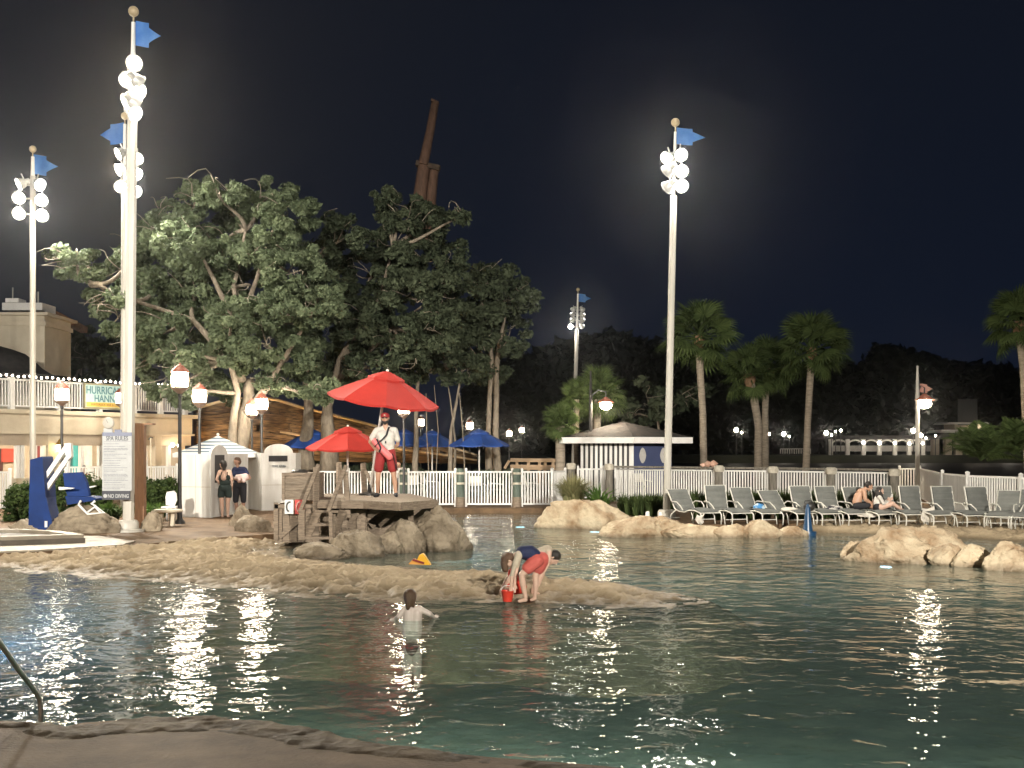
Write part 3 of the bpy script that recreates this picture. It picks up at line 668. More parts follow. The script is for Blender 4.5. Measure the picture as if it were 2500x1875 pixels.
# soffit lamps of the end bays and the wall lantern
for px, z in ((413, 2.05), (430, 2.02)):
    obj('porch_lamp', MB().ball(B(s_of(px), .2, z), .09, 8), emis('porch_lamp_glow', (1, .8, .55), 30), bld)
t = thing('wall_lantern', 'yellow lit brass wall lantern between the two open bar counters', 'lantern', B(s_of(139), .02, 1.7))
c = B(s_of(139), .16, 0)
obj('glass', MB().lathe([(.08, 1.78), (.11, 1.8), (.13, 2.02), (.12, 2.04)], c, 8), emis('wall_lantern_glow', (1, .72, .3), 16), t)
obj('cap', MB().lathe([(.16, 2.045), (.06, 2.2), (.0005, 2.28)], c, 8).bar(B(s_of(139), -.05, 2.1), c + Vector((0, 0, 2.1)), .03), mat('brass', (.4, .25, .08), .35, metal=.8), t)
# balcony railing
rl = thing('balcony_railing', 'white picket railing along the balcony of the bar', 'railing', B(2, 0, 3.34))
obj('top_rail', bb(MB(), -9, SE, -.13, -.03, 4.40, 4.47), M_WHITE, rl); obj('bottom_rail', bb(MB(), -9, SE, -.11, -.05, 3.44, 3.50), M_WHITE, rl)
pk = None
for i in range(100):
    s = -2.2 + i * .125
    if s > SE: break
    c = B(s, -.08, 3.5)
    if pk is None: pk = obj('picket', MB().box(c + Vector((0, 0, .45)), (.045, .045, .9), RB), M_WHITE, rl); pk_c = c
    else: share('picket', pk, rl, c - pk_c)
for px in (-10, 31, 150, 246, 330, 395, 455): s = s_of(px); obj('railing_post', bb(MB(), s - .09, s + .09, -.17, .01, 3.345, 4.52), M_WHITE, rl)
st = thing('string_lights', 'row of small white party bulbs strung above the balcony railing', 'string lights', B(2, 0, 4.5))
obj('cable', MB().tube([B(-3, -.1, 4.56), B(3, -.1, 4.57), B(SE, -.1, 4.56)], .01, 4), M_BLACK, st)
bl = None
for i in range(44):
    s = -1.6 + i * .245; c = B(s, -.1, 4.575 + .02 * math.sin(i * 1.7))
    if bl is None: bl = obj('bulb', MB().ball(c, .042, 6), M_BULB, st, smooth='all'); bl_c = c
    else: share('bulb', bl, st, c - bl_c)
# name board
M_SIGNB = mat('pale_blue_board', (0.33, 0.46, 0.46), 0.6, (0.26, 0.38, 0.40), 4); M_TEAL = mat('dark_teal_letters', (0.03, 0.13, 0.17), 0.5)
sg = thing('name_board', 'pale blue bar name board with a yellow strip hung on the balcony railing', 'sign', B(s_of(262), .05, 3.4))
s0, s1 = s_of(205), s_of(304)
obj('board', bb(MB(), s0, s1, .02, .08, 3.52, 4.40), M_SIGNB, sg)
obj('frame', bb(bb(bb(bb(MB(), s0 - .05, s1 + .05, .018, .1, 4.40, 4.45), s0 - .05, s1 + .05, .018, .1, 3.47, 3.52), s0 - .05, s0, .018, .1, 3.52, 4.40), s1, s1 + .05, .018, .1, 3.52, 4.40), mat('olive_trim', (.25, .22, .12), .6), sg)
obj('strip', bb(MB(), s0 + .05, s1 - .05, .081, .1, 3.54, 3.72), mat('yellow_board', (.55, .38, .07), .6), sg)
RZ = (PI / 2, 0, math.atan2(U.y, U.x)); sm = (s0 + s1) / 2
text('lettering', 'HURRICANE', .42, B(sm + .02, .085, 4.18), M_TEAL, sg, RZ, w=(s1 - s0) * .98)
text('lettering', "HANNA'S", .38, B(sm + .15, .085, 3.86), M_TEAL, sg, RZ, w=(s1 - s0) * .72)
text('strip_lettering', 'WATERSIDE BAR & GRILL', .13, B(sm, .104, 3.63), mat('brown_letters', (.2, .1, .03), .5), sg, RZ, w=(s1 - s0) * .75)
# bell shaped roof, upper block, slab
rf = thing('bell_roof', 'dark grey bell shaped shingle roof behind the balcony', 'roof', W(-10, 1000, 46))
c = W(-10, 1000, 46)
pr = [(2.75, 922), (2.1, 912), (1.75, 898), (1.45, 880), (1.1, 863), (.6, 852), (.05, 843)]
obj('shingles', MB().lathe([(r, H - (y - 1095) / F * 46 - c.z) for r, y in pr], c, 32), M_ROOFG, rf, smooth=True)
obj('eave', MB().lathe([(2.78, 0), (2.78, .12), (2.6, .12)], (c.x, c.y, H - (926 - 1095) / F * 46), 32), M_ROOFG, rf)
tw = thing('upper_block', 'cream upper block with flat cornice and rooftop boxes left of the trees', 'building', W(40, 1000, 50))
def px_box(mb, x0, x1, y0, y1, d, dep):
    a = W(x0, y1, d); b = W(x1, y0, d); return mb.box(((a.x + b.x) / 2, d + dep / 2, (a.z + b.z) / 2), (b.x - a.x, dep, b.z - a.z))
obj('wall', px_box(MB(), -60, 108, 769, 1060, 50, 3), M_STUCCO, tw)
obj('cornice', px_box(px_box(MB(), -60, 117, 762, 769, 49.8, 3.4), -60, 112, 785, 795, 49.93, 3.1), M_STUCCO, tw)
obj('pilaster', px_box(MB(), 98, 109, 796, 1060, 49.9, .1), M_STUCCO, tw)
obj('roof_slab', px_box(MB(), 5, 103, 739, 757, 50.5, 1.5), M_WHITE, tw, smooth=False); obj('roof_unit', px_box(MB(), 13, 45, 728, 738, 50.6, .8), M_WHITE, tw)
obj('antenna', MB().tube([W(31, 728, 51), W(31, 702, 51)], .03, 5), M_POLE, tw); obj('antenna', MB().tube([W(93, 739, 51), W(93, 712, 51)], .03, 5), M_POLE, tw)
sp_ = thing('ship_spar', 'reddish brown timber spar slanting down behind the cream upper block', 'spar', W(150, 780, 56))
obj('timber', MB().bar(W(100, 752, 54), W(206, 806, 58), .34, .3), mat('spar_timber', (.26, .15, .09), .8, (.15, .085, .05), 3, .5), sp_); obj('timber_end', MB().bar(W(112, 770, 54), W(120, 790, 54.1), .2), mat('spar_timber', (.26, .15, .09), .8, (.15, .085, .05), 3, .5), sp_)

# ============================================================ shipwreck hull and mast behind the trees
hull = thing('shipwreck_hull', 'long wooden shipwreck hull with golden lit planks behind the oak trunks', 'ship hull', W(800, 1140, 54))
def curve(P, t):
    xs = [p[0] for p in P]; x = xs[0] + (xs[-1] - xs[0]) * t
    return float(np.interp(x, xs, [p[1] for p in P]))
TOP = [(478, 1000), (560, 978), (661, 976), (742, 1000), (811, 1016), (910, 1041), (1082, 1088), (1165, 1113)]
BOT = [(478, 1092), (560, 1106), (661, 1118), (742, 1124), (811, 1127), (910, 1129), (1082, 1131), (1165, 1133)]
NS = 9
def hp(t, v, off=0.0):
    x = 478 + (1165 - 478) * t; y = curve(TOP, t) * (1 - v) + curve(BOT, t) * v
    d = 52 + 5 * t + 1.5 * v * v - 2.0 * math.sin(PI * v * .5) * (1 - .5 * t) * .5 + off
    return W(x, y, d)
hr = random.Random(5)
for i in range(NS):
    cuts_ = [0] + sorted(hr.uniform(.1, .9) for _ in range(5)) + [1]
    for a, b_ in zip(cuts_[:-1], cuts_[1:]):
        if b_ - a < .03: continue
        v0, v1 = i / NS + .006, (i + 1) / NS - .006; off = hr.uniform(-.03, .03); b = MB(); m = 6; V = []
        for k in range(m + 1):
            t = a + .002 + (b_ - a - .004) * k / m
            p, q = hp(t, v0, off), hp(t, v1, off - .07); V += [p, q, q + Vector((0, .08, 0)), p + Vector((0, .08, 0))]
        b.add(V, [(4 * k + e, 4 * k + (e + 1) % 4, 4 * k + 4 + (e + 1) % 4, 4 * k + 4 + e) for k in range(m) for e in range(4)] + [(0, 1, 2, 3), (4 * m + 3, 4 * m + 2, 4 * m + 1, 4 * m)])
        obj('plank', b, M_ORANGE, hull)
for k in range(12):
    t = k / 11.5; obj('rib', MB().tube([hp(t, -.0, .22), hp(t, .3, .22), hp(t, .6, .22), hp(t, .98, .22)], .1, 6), M_DARKWOOD, hull)
obj('gunwale', MB().tube([hp(k / 24, -.03, .02) for k in range(25)], .075, 6), mat('pale_rail_timber', (.5, .38, .24), .7, bump=.4), hull)
obj('lower_wale', MB().tube([hp(.3 + .7 * k / 20, .52, -.08) for k in range(21)], .06, 6), MATS['pale_rail_timber'], hull)
obj('inner_side', MB().sheet(lambda u, v: hp(u, v, .5), 20, 3), M_DARKWOOD, hull)
M_UP = emis('assumed_amber_lens', (1.0, 0.58, 0.22), 2400.0)  # hidden uplights, assumed from the golden light on the planks
for (x, y, d), lab in zip(((560, 1128, 49.5), (630, 1128, 49.3), (700, 1132, 49.5), (770, 1135, 50.5), (905, 1136, 52), (1010, 1139, 53)), ('left of the oak trunk', 'right of the oak trunk', 'behind the towel return booth', 'behind the leftmost blue umbrella', 'behind the lifeguard', 'behind the middle blue umbrella')):
    p = W(x, 1130, d); p.z = 0.05
    t = thing('assumed_uplight', 'assumed small amber spotlight under the wooden hull ' + lab, 'spotlight', p, 'assumed amber spotlights under the hull')
    h = obj('housing', MB().lathe([(.05, 0), (.13, .1), (.14, .28)], p, 10), M_BLACK, t); 
    obj('lens', MB().lathe([(.0005, .286), (.12, .286)], p, 10), M_UP, t, recalc=False)
M_MAST = mat('mast_timber', (.17, .10, .07), .8, (.10, .06, .042), 3, .5, 9, stretch=(3, 3, .8))
ms = thing('ship_mast', 'broken reddish brown ship mast leaning above the oak crowns', 'mast', W(1020, 560, 58))
obj('lower_mast', MB().tube([W(1018, 600, 58), W(1026, 470, 58), W(1036, 398, 58)], [.42, .33, .31], 12), M_MAST, ms, smooth=True)
obj('lower_mast', MB().tube([W(1043, 600, 58.2), W(1052, 480, 58.2), W(1060, 412, 58.2)], [.32, .28, .24], 12), M_MAST, ms, smooth=True)
obj('mast_cap', MB().bar(W(1016, 399, 58), W(1074, 412, 58), .5, .25), M_DARKWOOD, ms)
obj('top_mast', MB().tube([W(1033, 402, 57.8), W(1050, 320, 57.8), W(1062, 252, 57.8)], [.26, .22, .2], 12), M_MAST, ms, smooth=True)
obj('mast_head', MB().bar(W(1061, 252, 57.8), W(1063, 247, 57.8), .46, .4), M_MAST, ms)

# ============================================================ towel hut
M_BOOTH = mat('white_booth_panel', (0.66, 0.65, 0.62), 0.5, (0.56, 0.54, 0.50), 1.5, stretch=(4, 4, .5))
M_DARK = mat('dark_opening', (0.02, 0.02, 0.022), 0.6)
def arch_panel(x0, x1, ysh, ytop, ybot, d, dep, hole=None):
    """upright panel with an arched head facing the viewer"""
    a = W(x0, ybot, d); b = W(x1, ybot, d); zs = W(0, ysh, d).z; zt = W(0, ytop, d).z; cx = (a.x + b.x) / 2; r = (b.x - a.x) / 2 * .8
    P = [(a.x, d, 0), (b.x, d, 0), (b.x, d, zs)] + [(cx + r * math.cos(PI * k / 12), d, zs + (zt - zs) * math.sin(PI * k / 12)) for k in range(13)] + [(a.x, d, zs)]
    return MB().prism(P, (0, dep, 0))
th = thing('towel_booth', 'left white arched towel booth with a dark window beside the two women', 'booth', G(500, 1263))
z1 = W(0, 1109, 31.6).z
A = Vector((*g2(441, 1262), 0)); Bp = Vector((*g2(515, 1264), 0)); Cq = Vector((*g2(556, 1258), 0)); Dq = Cq + Vector((.2, 1.6, 0)); Eq = A + Vector((.5, 2.2, 0))
obj('side_panel', MB().prism([A, Bp, Bp + Vector((0, 0, z1)), A + Vector((0, 0, z1))], (0, .06, 0)), M_BOOTH, th)
u = (Cq - Bp); L = u.length; u.normalize(); n_ = Vector((-u.y, u.x, 0)); 
P = [Bp + u * .005, Cq, Cq + Vector((0, 0, z1))] + [Bp + u * (L / 2 + L * .48 * math.cos(PI * k / 14)) + Vector((0, 0, z1 + .25 * math.sin(PI * k / 14))) for k in range(15)] + [Bp + u * .005 + Vector((0, 0, z1))]
obj('front_panel', MB().prism(P, n_ * .06), M_BOOTH, th)
q0, q1 = Bp + u * L * .22, Bp + u * L * .78
obj('window', MB().prism([q0 + Vector((0, 0, .95)), q1 + Vector((0, 0, .95)), q1 + Vector((0, 0, 1.72)), q0 + Vector((0, 0, 1.72))], -n_ * .012), M_DARK, th)
obj('rear_panel', MB().prism([Cq, Dq, Dq + Vector((0, 0, z1)), Cq + Vector((0, 0, z1))], (-.05, 0, 0)).prism([Dq, Eq, Eq + Vector((0, 0, z1)), Dq + Vector((0, 0, z1))], (0, .05, 0)).prism([Eq, A, A + Vector((0, 0, z1)), Eq + Vector((0, 0, z1))], (.05, 0, 0)), M_BOOTH, th)
obj('seam', MB().bar(A + Vector((0, -.004, .84)), Bp + Vector((0, -.004, .84)), .012).bar((A + Bp) / 2 + Vector((0, -.004, 0)), (A + Bp) / 2 + Vector((0, -.004, z1)), .008), M_BEIGE, th)
tr = thing('towel_return_booth', 'right white arched towel return booth with a dark slot', 'booth', G(680, 1246))
A = Vector((*g2(591, 1240), 0)); Bp = Vector((*g2(639, 1247), 0)); Cq = Vector((*g2(722, 1244), 0)); zz = W(0, 1106, 35.4).z
obj('side_panel', MB().prism([A, Bp, Bp + Vector((0, 0, zz)), A + Vector((0, 0, zz))], (0, .06, 0)), M_BOOTH, tr)
u = (Cq - Bp); L = u.length; u.normalize(); n_ = Vector((-u.y, u.x, 0))
P = [Bp, Cq, Cq + Vector((0, 0, zz))] + [Bp + u * (L / 2 + L * .42 * math.cos(PI * k / 16)) + Vector((0, 0, zz + .28 * math.sin(PI * k / 16))) for k in range(17)] + [Bp + Vector((0, 0, zz))]
obj('front_panel', MB().prism(P, n_ * .06), M_BOOTH, tr)
obj('rear_panel', MB().prism([Cq, Cq + Vector((-.1, 1.4, 0)), Cq + Vector((-.1, 1.4, zz)), Cq + Vector((0, 0, zz))], (-.05, 0, 0)), M_BOOTH, tr)
obj('rear_panel', MB().prism([A, A + Vector((.1, 1.8, 0)), A + Vector((.1, 1.8, zz)), A + Vector((0, 0, zz))], (.05, 0, 0)), M_BOOTH, tr)
q = lambda f, z: Bp + u * L * f + Vector((0, 0, z))
obj('slot', MB().prism([q(.2, 1.5), q(.75, 1.5), q(.75, 1.68), q(.2, 1.68)], -n_ * .012), M_DARK, tr)
obj('seam', MB().bar(q(0, .78) - n_ * .004, q(1, .78) - n_ * .004, .012), M_BEIGE, tr)
text('lettering', 'TOWEL RETURN', .1, q(.5, 1.35) - n_ * .012, mat('grey_letters', (.14, .16, .17), .5), tr, (PI / 2, 0, math.atan2(u.y, u.x)), w=.46)
M_STRW = mat('white_stripe_cloth', (0.70, 0.71, 0.70), 0.7); M_STRB = mat('slate_stripe_cloth', (0.10, 0.15, 0.21), 0.7)
cn = thing('striped_canopy', 'white and slate blue striped round canopy over the towel hut', 'canopy', W(532, 1110, 35.4))
cc = W(532, 1107, 35.6); zr = cc.z; za = W(0, 1064, 35.6).z; R0 = 100 / F * 35.6 * 1.06
ns = 11
def cprof(f): return (R0 * (1 - f) ** .95 if f < 1 else .001, zr + (za - zr) * (f ** 1.12))
for k in range(ns):
    f0, f1 = k / ns, (k + 1) / ns
    r0, z0 = cprof(f0); r1, z1_ = cprof(f1)
    obj('stripe', MB().lathe([(r0, z0), ((r0 + r1) / 2, (z0 + z1_) / 2 + .006), (r1, z1_)], (cc.x, cc.y, 0), 8, ph=PI / 8), M_STRW if k % 2 == 0 else M_STRB, cn, recalc=True)
obj('valance', MB().lathe([(R0 + .01, zr - .12), (R0 + .012, zr + .01)], (cc.x, cc.y, 0), 8, ph=PI / 8), M_STRW, cn)
obj('pole', MB().tube([(cc.x, cc.y, 0), (cc.x, cc.y, za)], .03, 8), M_WHITE, cn); obj('finial', MB().ball((cc.x, cc.y, za + .04), .05, 8), M_WHITE, cn)

# ============================================================ striped hut beyond the fence
M_NAVY = mat('navy_panel', (0.045, 0.06, 0.14), 0.6, (0.035, 0.05, 0.12), 2)
ht = thing('snack_hut', 'octagonal hut with grey roof, black and white stripes and navy panels', 'hut', W(1530, 1200, 46))
dd = 45.0; zb_ = W(0, 1082, dd).z; ze = W(0, 1067, dd).z; zap = W(0, 1029, 47).z
def hx(x, y, d): return W(x, y, d)
ev = [(1367, dd + .6), (1548, dd - .8), (1690, dd + .5), (1640, dd + 5), (1430, dd + 5)]
evp = [Vector(((x - 1250) / F * d, d, 0)) for x, d in ev]
ap0 = W(1500, 1029, dd + 2.2); ap1 = W(1545, 1029, dd + 2.2)
b = MB(); n = len(evp)
V = [p + Vector((0, 0, ze)) for p in evp] + [Vector((W(1522, 1029, dd + 2).x, dd + 2, zap))]
b.add(V, [(i, (i + 1) % n, n) for i in range(n)])
obj('roof', b, M_ROOFG, ht)
for i in range(n):
    a_, c_ = evp[i], evp[(i + 1) % n]; obj('fascia', MB().bar(a_ + Vector((0, 0, (ze + zb_) / 2 - .004)), c_ + Vector((0, 0, (ze + zb_) / 2 - .004)), .05, ze - zb_), M_WHITE, ht)
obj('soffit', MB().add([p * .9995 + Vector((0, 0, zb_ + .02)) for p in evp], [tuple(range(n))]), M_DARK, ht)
wl = [(1417, dd + 1.0), (1546, dd + .1), (1640, dd + 1.0), (1600, dd + 3.8), (1450, dd + 3.8)]
wp = [Vector(((x - 1250) / F * d, d, 0)) for x, d in wl]
for i in range(5):
    a_, c_ = wp[i], wp[(i + 1) % 5]; obj('wall', MB().prism([a_, c_, c_ + Vector((0, 0, zb_ + .02)), a_ + Vector((0, 0, zb_ + .02))], (0, .06, 0)), M_DARK if i == 0 else M_NAVY, ht)
e = wp[1] - wp[0]
for k in range(11):
    a_ = wp[0] + e * ((k + .05) / 10.9) ; c_ = a_ + e * (.05 if k < 10 else .085); o = Vector((0, -.02, 0))
    obj('white_stripe', MB().prism([a_ + o, c_ + o, c_ + o + Vector((0, 0, zb_ - .02)), a_ + o + Vector((0, 0, zb_ - .02))], (0, .015, 0)), M_WHITE, ht)
e = wp[2] - wp[1]
for f in (.24, .78):
    c_ = wp[1] + e * f; zc = W(0, 1112, dd).z
    P = []
    for k in range(20):
        a = 2 * PI * k / 20; rr = abs(math.cos(a)) ** .9
        P.append(c_ + e.normalized() * (.17 * (1 if math.sin(a) == 0 else 1) * math.cos(a) * (1 - .25 * abs(math.sin(a)))) + Vector((0, -.02, zc + .31 * math.sin(a))))
    obj('leaf_emblem', MB().prism(P, (0, .018, 0)), mat('emblem_paint', (.5, .48, .45), .6), ht)

# ============================================================ boardwalk behind the fence
bw = thing('boardwalk_railing', 'low timber boardwalk railing between the palm trunks and the hut', 'railing', W(1300, 1140, 50))
for y, th_ in ((1123, .16), (1137, .10), (1143, .12)): obj('rail', MB().bar(W(1246, y, 50), W(1356, y + 1, 50), .12, th_), mat('boardwalk_timber', (.34, .24, .15), .8, bump=.4), bw)
for x in (1262, 1290, 1317, 1331, 1350): obj('post', MB().bar((W(x, 1140, 50.1).x, 50.1, 0), W(x, 1125, 50.1), .13), MATS['boardwalk_timber'], bw)
obj('brace', MB().bar(W(1232, 1144, 49.9), W(1243, 1124, 49.9), .12), MATS['boardwalk_timber'], bw)

# ============================================================ far pavilion
M_FARW = mat('far_white_paint', (0.6, 0.58, 0.54), 0.6)
pv = thing('arcade_pavilion', 'long far arcade with arched white posts lit from beneath its roof', 'pavilion', W(2140, 1111, 155))
q = lambda cx, cy_, d=155: W(1700 + cx / 2.765, 840 + cy_ / 2.765, d)
obj('roof', MB().prism([q(885, 640), q(930, 618), q(1590, 618), q(1610, 642)], (0, 6, 0)), M_ROOFG, pv)
for cx in (908, 1020, 1128, 1235, 1340, 1436, 1528):
    obj('post', MB().bar(q(cx, 752), q(cx, 642), .5), M_FARW, pv)
for a_, b_ in ((908, 1020), (1020, 1128), (1128, 1235), (1235, 1340), (1340, 1436), (1436, 1528)):
    m_ = (a_ + b_) / 2; h_ = (b_ - a_) / 2
    obj('arch', MB().tube([q(m_ + h_ * math.cos(PI * k / 8), 690 - 42 * math.sin(PI * k / 8), 154.9) for k in range(9)], .12, 5), M_FARW, pv)
for cx, cy_, r in ((1128, 665, 16), (1235, 667, 18), (1340, 668, 15), (1438, 670, 14), (1528, 670, 13)):
    obj('lamp_globe', MB().ball(q(cx, cy_, 153), r / 2.765 / F * 153 * .7, 8), M_FARL, pv, smooth='all')
obj('rear_rail', MB().bar(q(900, 705, 158), q(1590, 705, 158), .1, .8), M_FARW, pv)
gz = thing('far_gazebo', 'far tiered pavilion with four small lit windows and a lit tower box', 'pavilion', q(1830, 752, 158))
obj('lower_roof', MB().prism([q(1590, 640, 158), q(1660, 605, 158), q(2000, 605, 158), q(2040, 640, 158)], (0, 8, 0)), M_ROOFG, gz)
obj('upper_roof', MB().prism([q(1640, 597, 158), q(1660, 578, 158), q(1985, 578, 158), q(2005, 597, 158)], (0, 5, 0)), M_FARW, gz)
obj('clerestory', MB().prism([q(1745, 577, 158.5), q(1745, 541, 158.5), q(1945, 541, 158.5), q(1945, 577, 158.5)], (0, 4, 0)), M_BEIGE, gz)
obj('top_roof', MB().prism([q(1685, 540, 158), q(1705, 528, 158), q(1965, 528, 158), q(1980, 540, 158)], (0, 5, 0)), M_FARW, gz)
for cx in (1849, 1873, 1896, 1919): obj('window', MB().box(q(cx, 553, 158.3), (.7, .1, 1.0)), emis('far_window_glow', (1, .75, .45), 2.2), gz)
obj('tower', MB().box(q(1831, 475, 159), (.8, .8, 4.5)), M_DARK, gz); obj('tower_box', MB().box(q(1831, 460, 158.3), (2.6, .3, 3.6)), mat('grey_panel', (.08, .08, .08), .6), gz)
obj('gable', MB().prism([q(1895, 652, 157.5), q(1950, 610, 157.5), q(2008, 652, 157.5)], (0, .3, 0)), M_FARW, gz)
for cx in (1610, 1695, 1765, 1850, 1905): obj('post', MB().bar(q(cx, 752, 157.6), q(cx, 640, 157.6), .9), M_BEIGE, gz)
for cx, cy_, r in ((1855, 662, 11), (1902, 668, 13), (1970, 675, 9), (1950, 640, 6)):
    obj('lamp_globe', MB().ball(q(cx, cy_, 156), r / 2.765 / F * 156 * .7, 8), M_FARL, gz, smooth='all')
dk = thing('dock_railing', 'faint white dock railing on the far bank left of the arcade', 'railing', q(650, 740, 153))
obj('rail', MB().bar(q(568, 708, 153), q(770, 706, 153), .1, .12), M_FARW, dk)
for k in range(14): obj('post', MB().bar(q(568 + k * 15.5, 740, 153), q(568 + k * 15.5, 708, 153), .12), M_FARW, dk)
# ============================================================ fences and bollards
def fence(label, x0, x1, d0, d1, h=1.165, step=.10, z0=0.06, group='white picket fence panels round the pool'):
    a = W(x0, 1100, d0); b = W(x1, 1100, d1); a.z = b.z = 0; L = (b - a).length; u = (b - a) / L
    R = Matrix((u, Vector((-u.y, u.x, 0)), Vector((0, 0, 1)))).transposed()
    t = thing('picket_fence', label, 'fence', a, group)
    for p in (a, b):
        obj('post', MB().box(p + Vector((0, 0, (h + .06) / 2)), (.075, .075, h + .06), R).lathe([(.06, h + .061), (.06, h + .075), (.0005, h + .11)], p, 4, ph=PI / 4), M_WHITE, t)
    for z in (z0 + .03, h - .03): obj('rail', MB().bar(a + u * .04 + Vector((0, 0, z)), b - u * .04 + Vector((0, 0, z)), .045, .055), M_WHITE, t)
    n = max(2, int(L / step)); pk = None
    for i in range(1, n):
        c = a + u * (L * i / n) + Vector((0, 0, (h + z0) / 2))
        if pk is None: pk = obj('picket', MB().box(c, (.044, .026, h - z0 - .12), R), M_WHITE, t); c0 = c
        else: share('picket', pk, t, c - c0)
fence('white fence panel left of the small red umbrella pole', 776, 846, 37.6, 37.6)
fence('white fence panel right of the small red umbrella pole', 851, 911, 37.5, 37.5)
fence('white fence panel behind the legs of the lifeguard', 915, 976, 37.4, 37.4)
fence('white fence panel right of the lifeguard before the first green bollard gap', 997, 1112, 37.2, 37.4)
fence('white fence panel between the two green banded bollards', 1138, 1251, 37.4, 37.4)
fence('white fence panel right of the second green bollard', 1274, 1347, 37.4, 37.6)
fence('short white fence panel behind the fountain grass', 1349, 1380, 37.6, 38.5)
fence('white fence panel in front of the stripes of the hut', 1411, 1473, 42.6, 42.6)
fence('long white fence panel crossed by the right light pole', 1508, 1744, 42.2, 39.6)
fence('white fence panel behind the second and third lounge chairs', 1766, 1875, 39.4, 38.5)
fence('white fence panel behind the fourth lounge chair', 1898, 2017, 38.4, 37.2)
fence('white fence panel behind the seated couple', 2040, 2182, 37.0, 35.6)
fence('white gate panel beside the end of the timber rail', 2196, 2245, 42.9, 42.9, 1.17)
fence('white fence panel receding behind the tall chair back', 2245, 2300, 42.9, 34.3, 1.17)
fence('white fence panel above the tenth lounge chair', 2301, 2361, 34.2, 31.8, 1.17)
fence('white fence panel over dark ground above the last chairs', 2363, 2492, 31.6, 29.5, 1.17)
fence('white fence panel running out of the right edge', 2493, 2640, 29.4, 27.5, 1.17)
fence('white fence panel at the left edge beside the hedge', -80, 24, 35.8, 35.0, 1.2)
fence('white railing in front of the open bar counter', 157, 252, 39.2, 40.4, 1.28)
fence('white railing right of the brown sign post', 356, 432, 42.0, 43.0, 1.25)
M_GREENW = mat('green_painted_piling', (0.10, 0.13, 0.105), 0.7, (0.05, 0.07, 0.055), 4, 0.4, stretch=(3, 3, .6))
M_CAPW = mat('pale_rope_band', (0.60, 0.56, 0.47), 0.8, (0.42, 0.38, 0.3), 9)
M_GREYW = mat('grey_piling', (0.22, 0.20, 0.165), 0.8, (0.11, 0.10, 0.08), 4, 0.5, stretch=(4, 4, .6))
def bollard(label, x, d, h, kind):
    p = W(x, 1100, d); p.z = 0; t = thing('bollard', label, 'bollard', p, 'timber pilings along the fence')
    r = .135
    if kind == 'band':
        obj('piling', MB().lathe([(r, .33), (r * .97, h), (r * .8, h + .05), (.0005, h + .06)], p, 14), M_GREENW, t, smooth=True)
        obj('foot', MB().lathe([(r + .02, 0), (r + .01, .329)], p, 14), M_CAPW if False else M_WOOD, t, smooth=True)
        for z in (.73, 1.06): obj('band', MB().lathe([(r + .001, z), (r + .016, z + .01), (r + .016, z + .06), (r + .001, z + .07)], p, 14), M_CAPW, t, smooth=True)
    else:
        obj('piling', MB().lathe([(r * 1.05, 0), (r, h - .15)], p, 14), M_GREYW, t, smooth=True)
        obj('rope_cap', MB().lathe([(r + .02, h - .2), (r + .045, h - .16), (r + .04, h - .02), (r, h + .02), (.0005, h + .03)], p, 14), M_CAPW, t, smooth=True)
bollard('green piling with pale bands directly right of the lifeguard', 985, 37.0, 1.17, 'band'); bollard('green piling with pale bands left of the middle fence panel', 1124, 37.2, 1.2, 'band'); bollard('green piling with pale bands right of the middle fence panel', 1262, 37.2, 1.2, 'band')
bollard('thick grey piling at the left corner of the striped hut', 1394, 41.5, 1.35, 'cap'); bollard('grey piling with pale cap in front of the hut stripes', 1487, 41.8, 1.32, 'cap')
bollard('grey piling with rope cap above the second lounge chair', 1755, 39.3, 1.3, 'cap'); bollard('grey piling with rope cap above the fourth lounge chair', 1887, 38.3, 1.28, 'cap'); bollard('grey piling with rope cap above the sixth lounge chair', 2029, 37.0, 1.27, 'cap'); bollard('grey piling with rope cap at the end of the timber rail', 2184, 35.4, 1.25, 'cap')
hr_ = thing('timber_handrail', 'grey timber handrail along the top of the far right fence', 'handrail', W(1800, 1140, 39))
pts = [(1487, 41.9), (1755, 39.5), (1887, 38.5), (2029, 37.2), (2184, 35.7)]
for (a, da), (c, dc) in zip(pts[:-1], pts[1:]):
    p = W(a + 7, 1100, da); q_ = W(c - 7, 1100, dc); p.z = q_.z = 1.235; obj('rail', MB().bar(p, q_, .14, .07), M_GREYW, hr_)
sh = thing('conch_shells', 'two pale pink conch shells lying on the grey timber handrail', 'shell', W(1735, 1135, 39.6) )
for i, (x, s) in enumerate(((1728, .16), (1742, .17), (1716, .1))):
    p = W(x, 1130, 39.6); p.z = 1.27 + s * .6
    obj('shell', MB().lathe([(.001, -1.25), (.25, -.8), (.62, -.3), (.8, .1), (.5, .35), (.6, .4), (.3, .65), (.001, .95)], sh.location, 9), mat('pink_shell', (.62, .40, .30), .4, (.5, .3, .22), 6), sh)
    ob = sh.children[-1]; ob.scale = (s, s, s); ob.location = p - sh.location; ob.rotation_euler = (.3 + i, 1.3, i * 1.3)

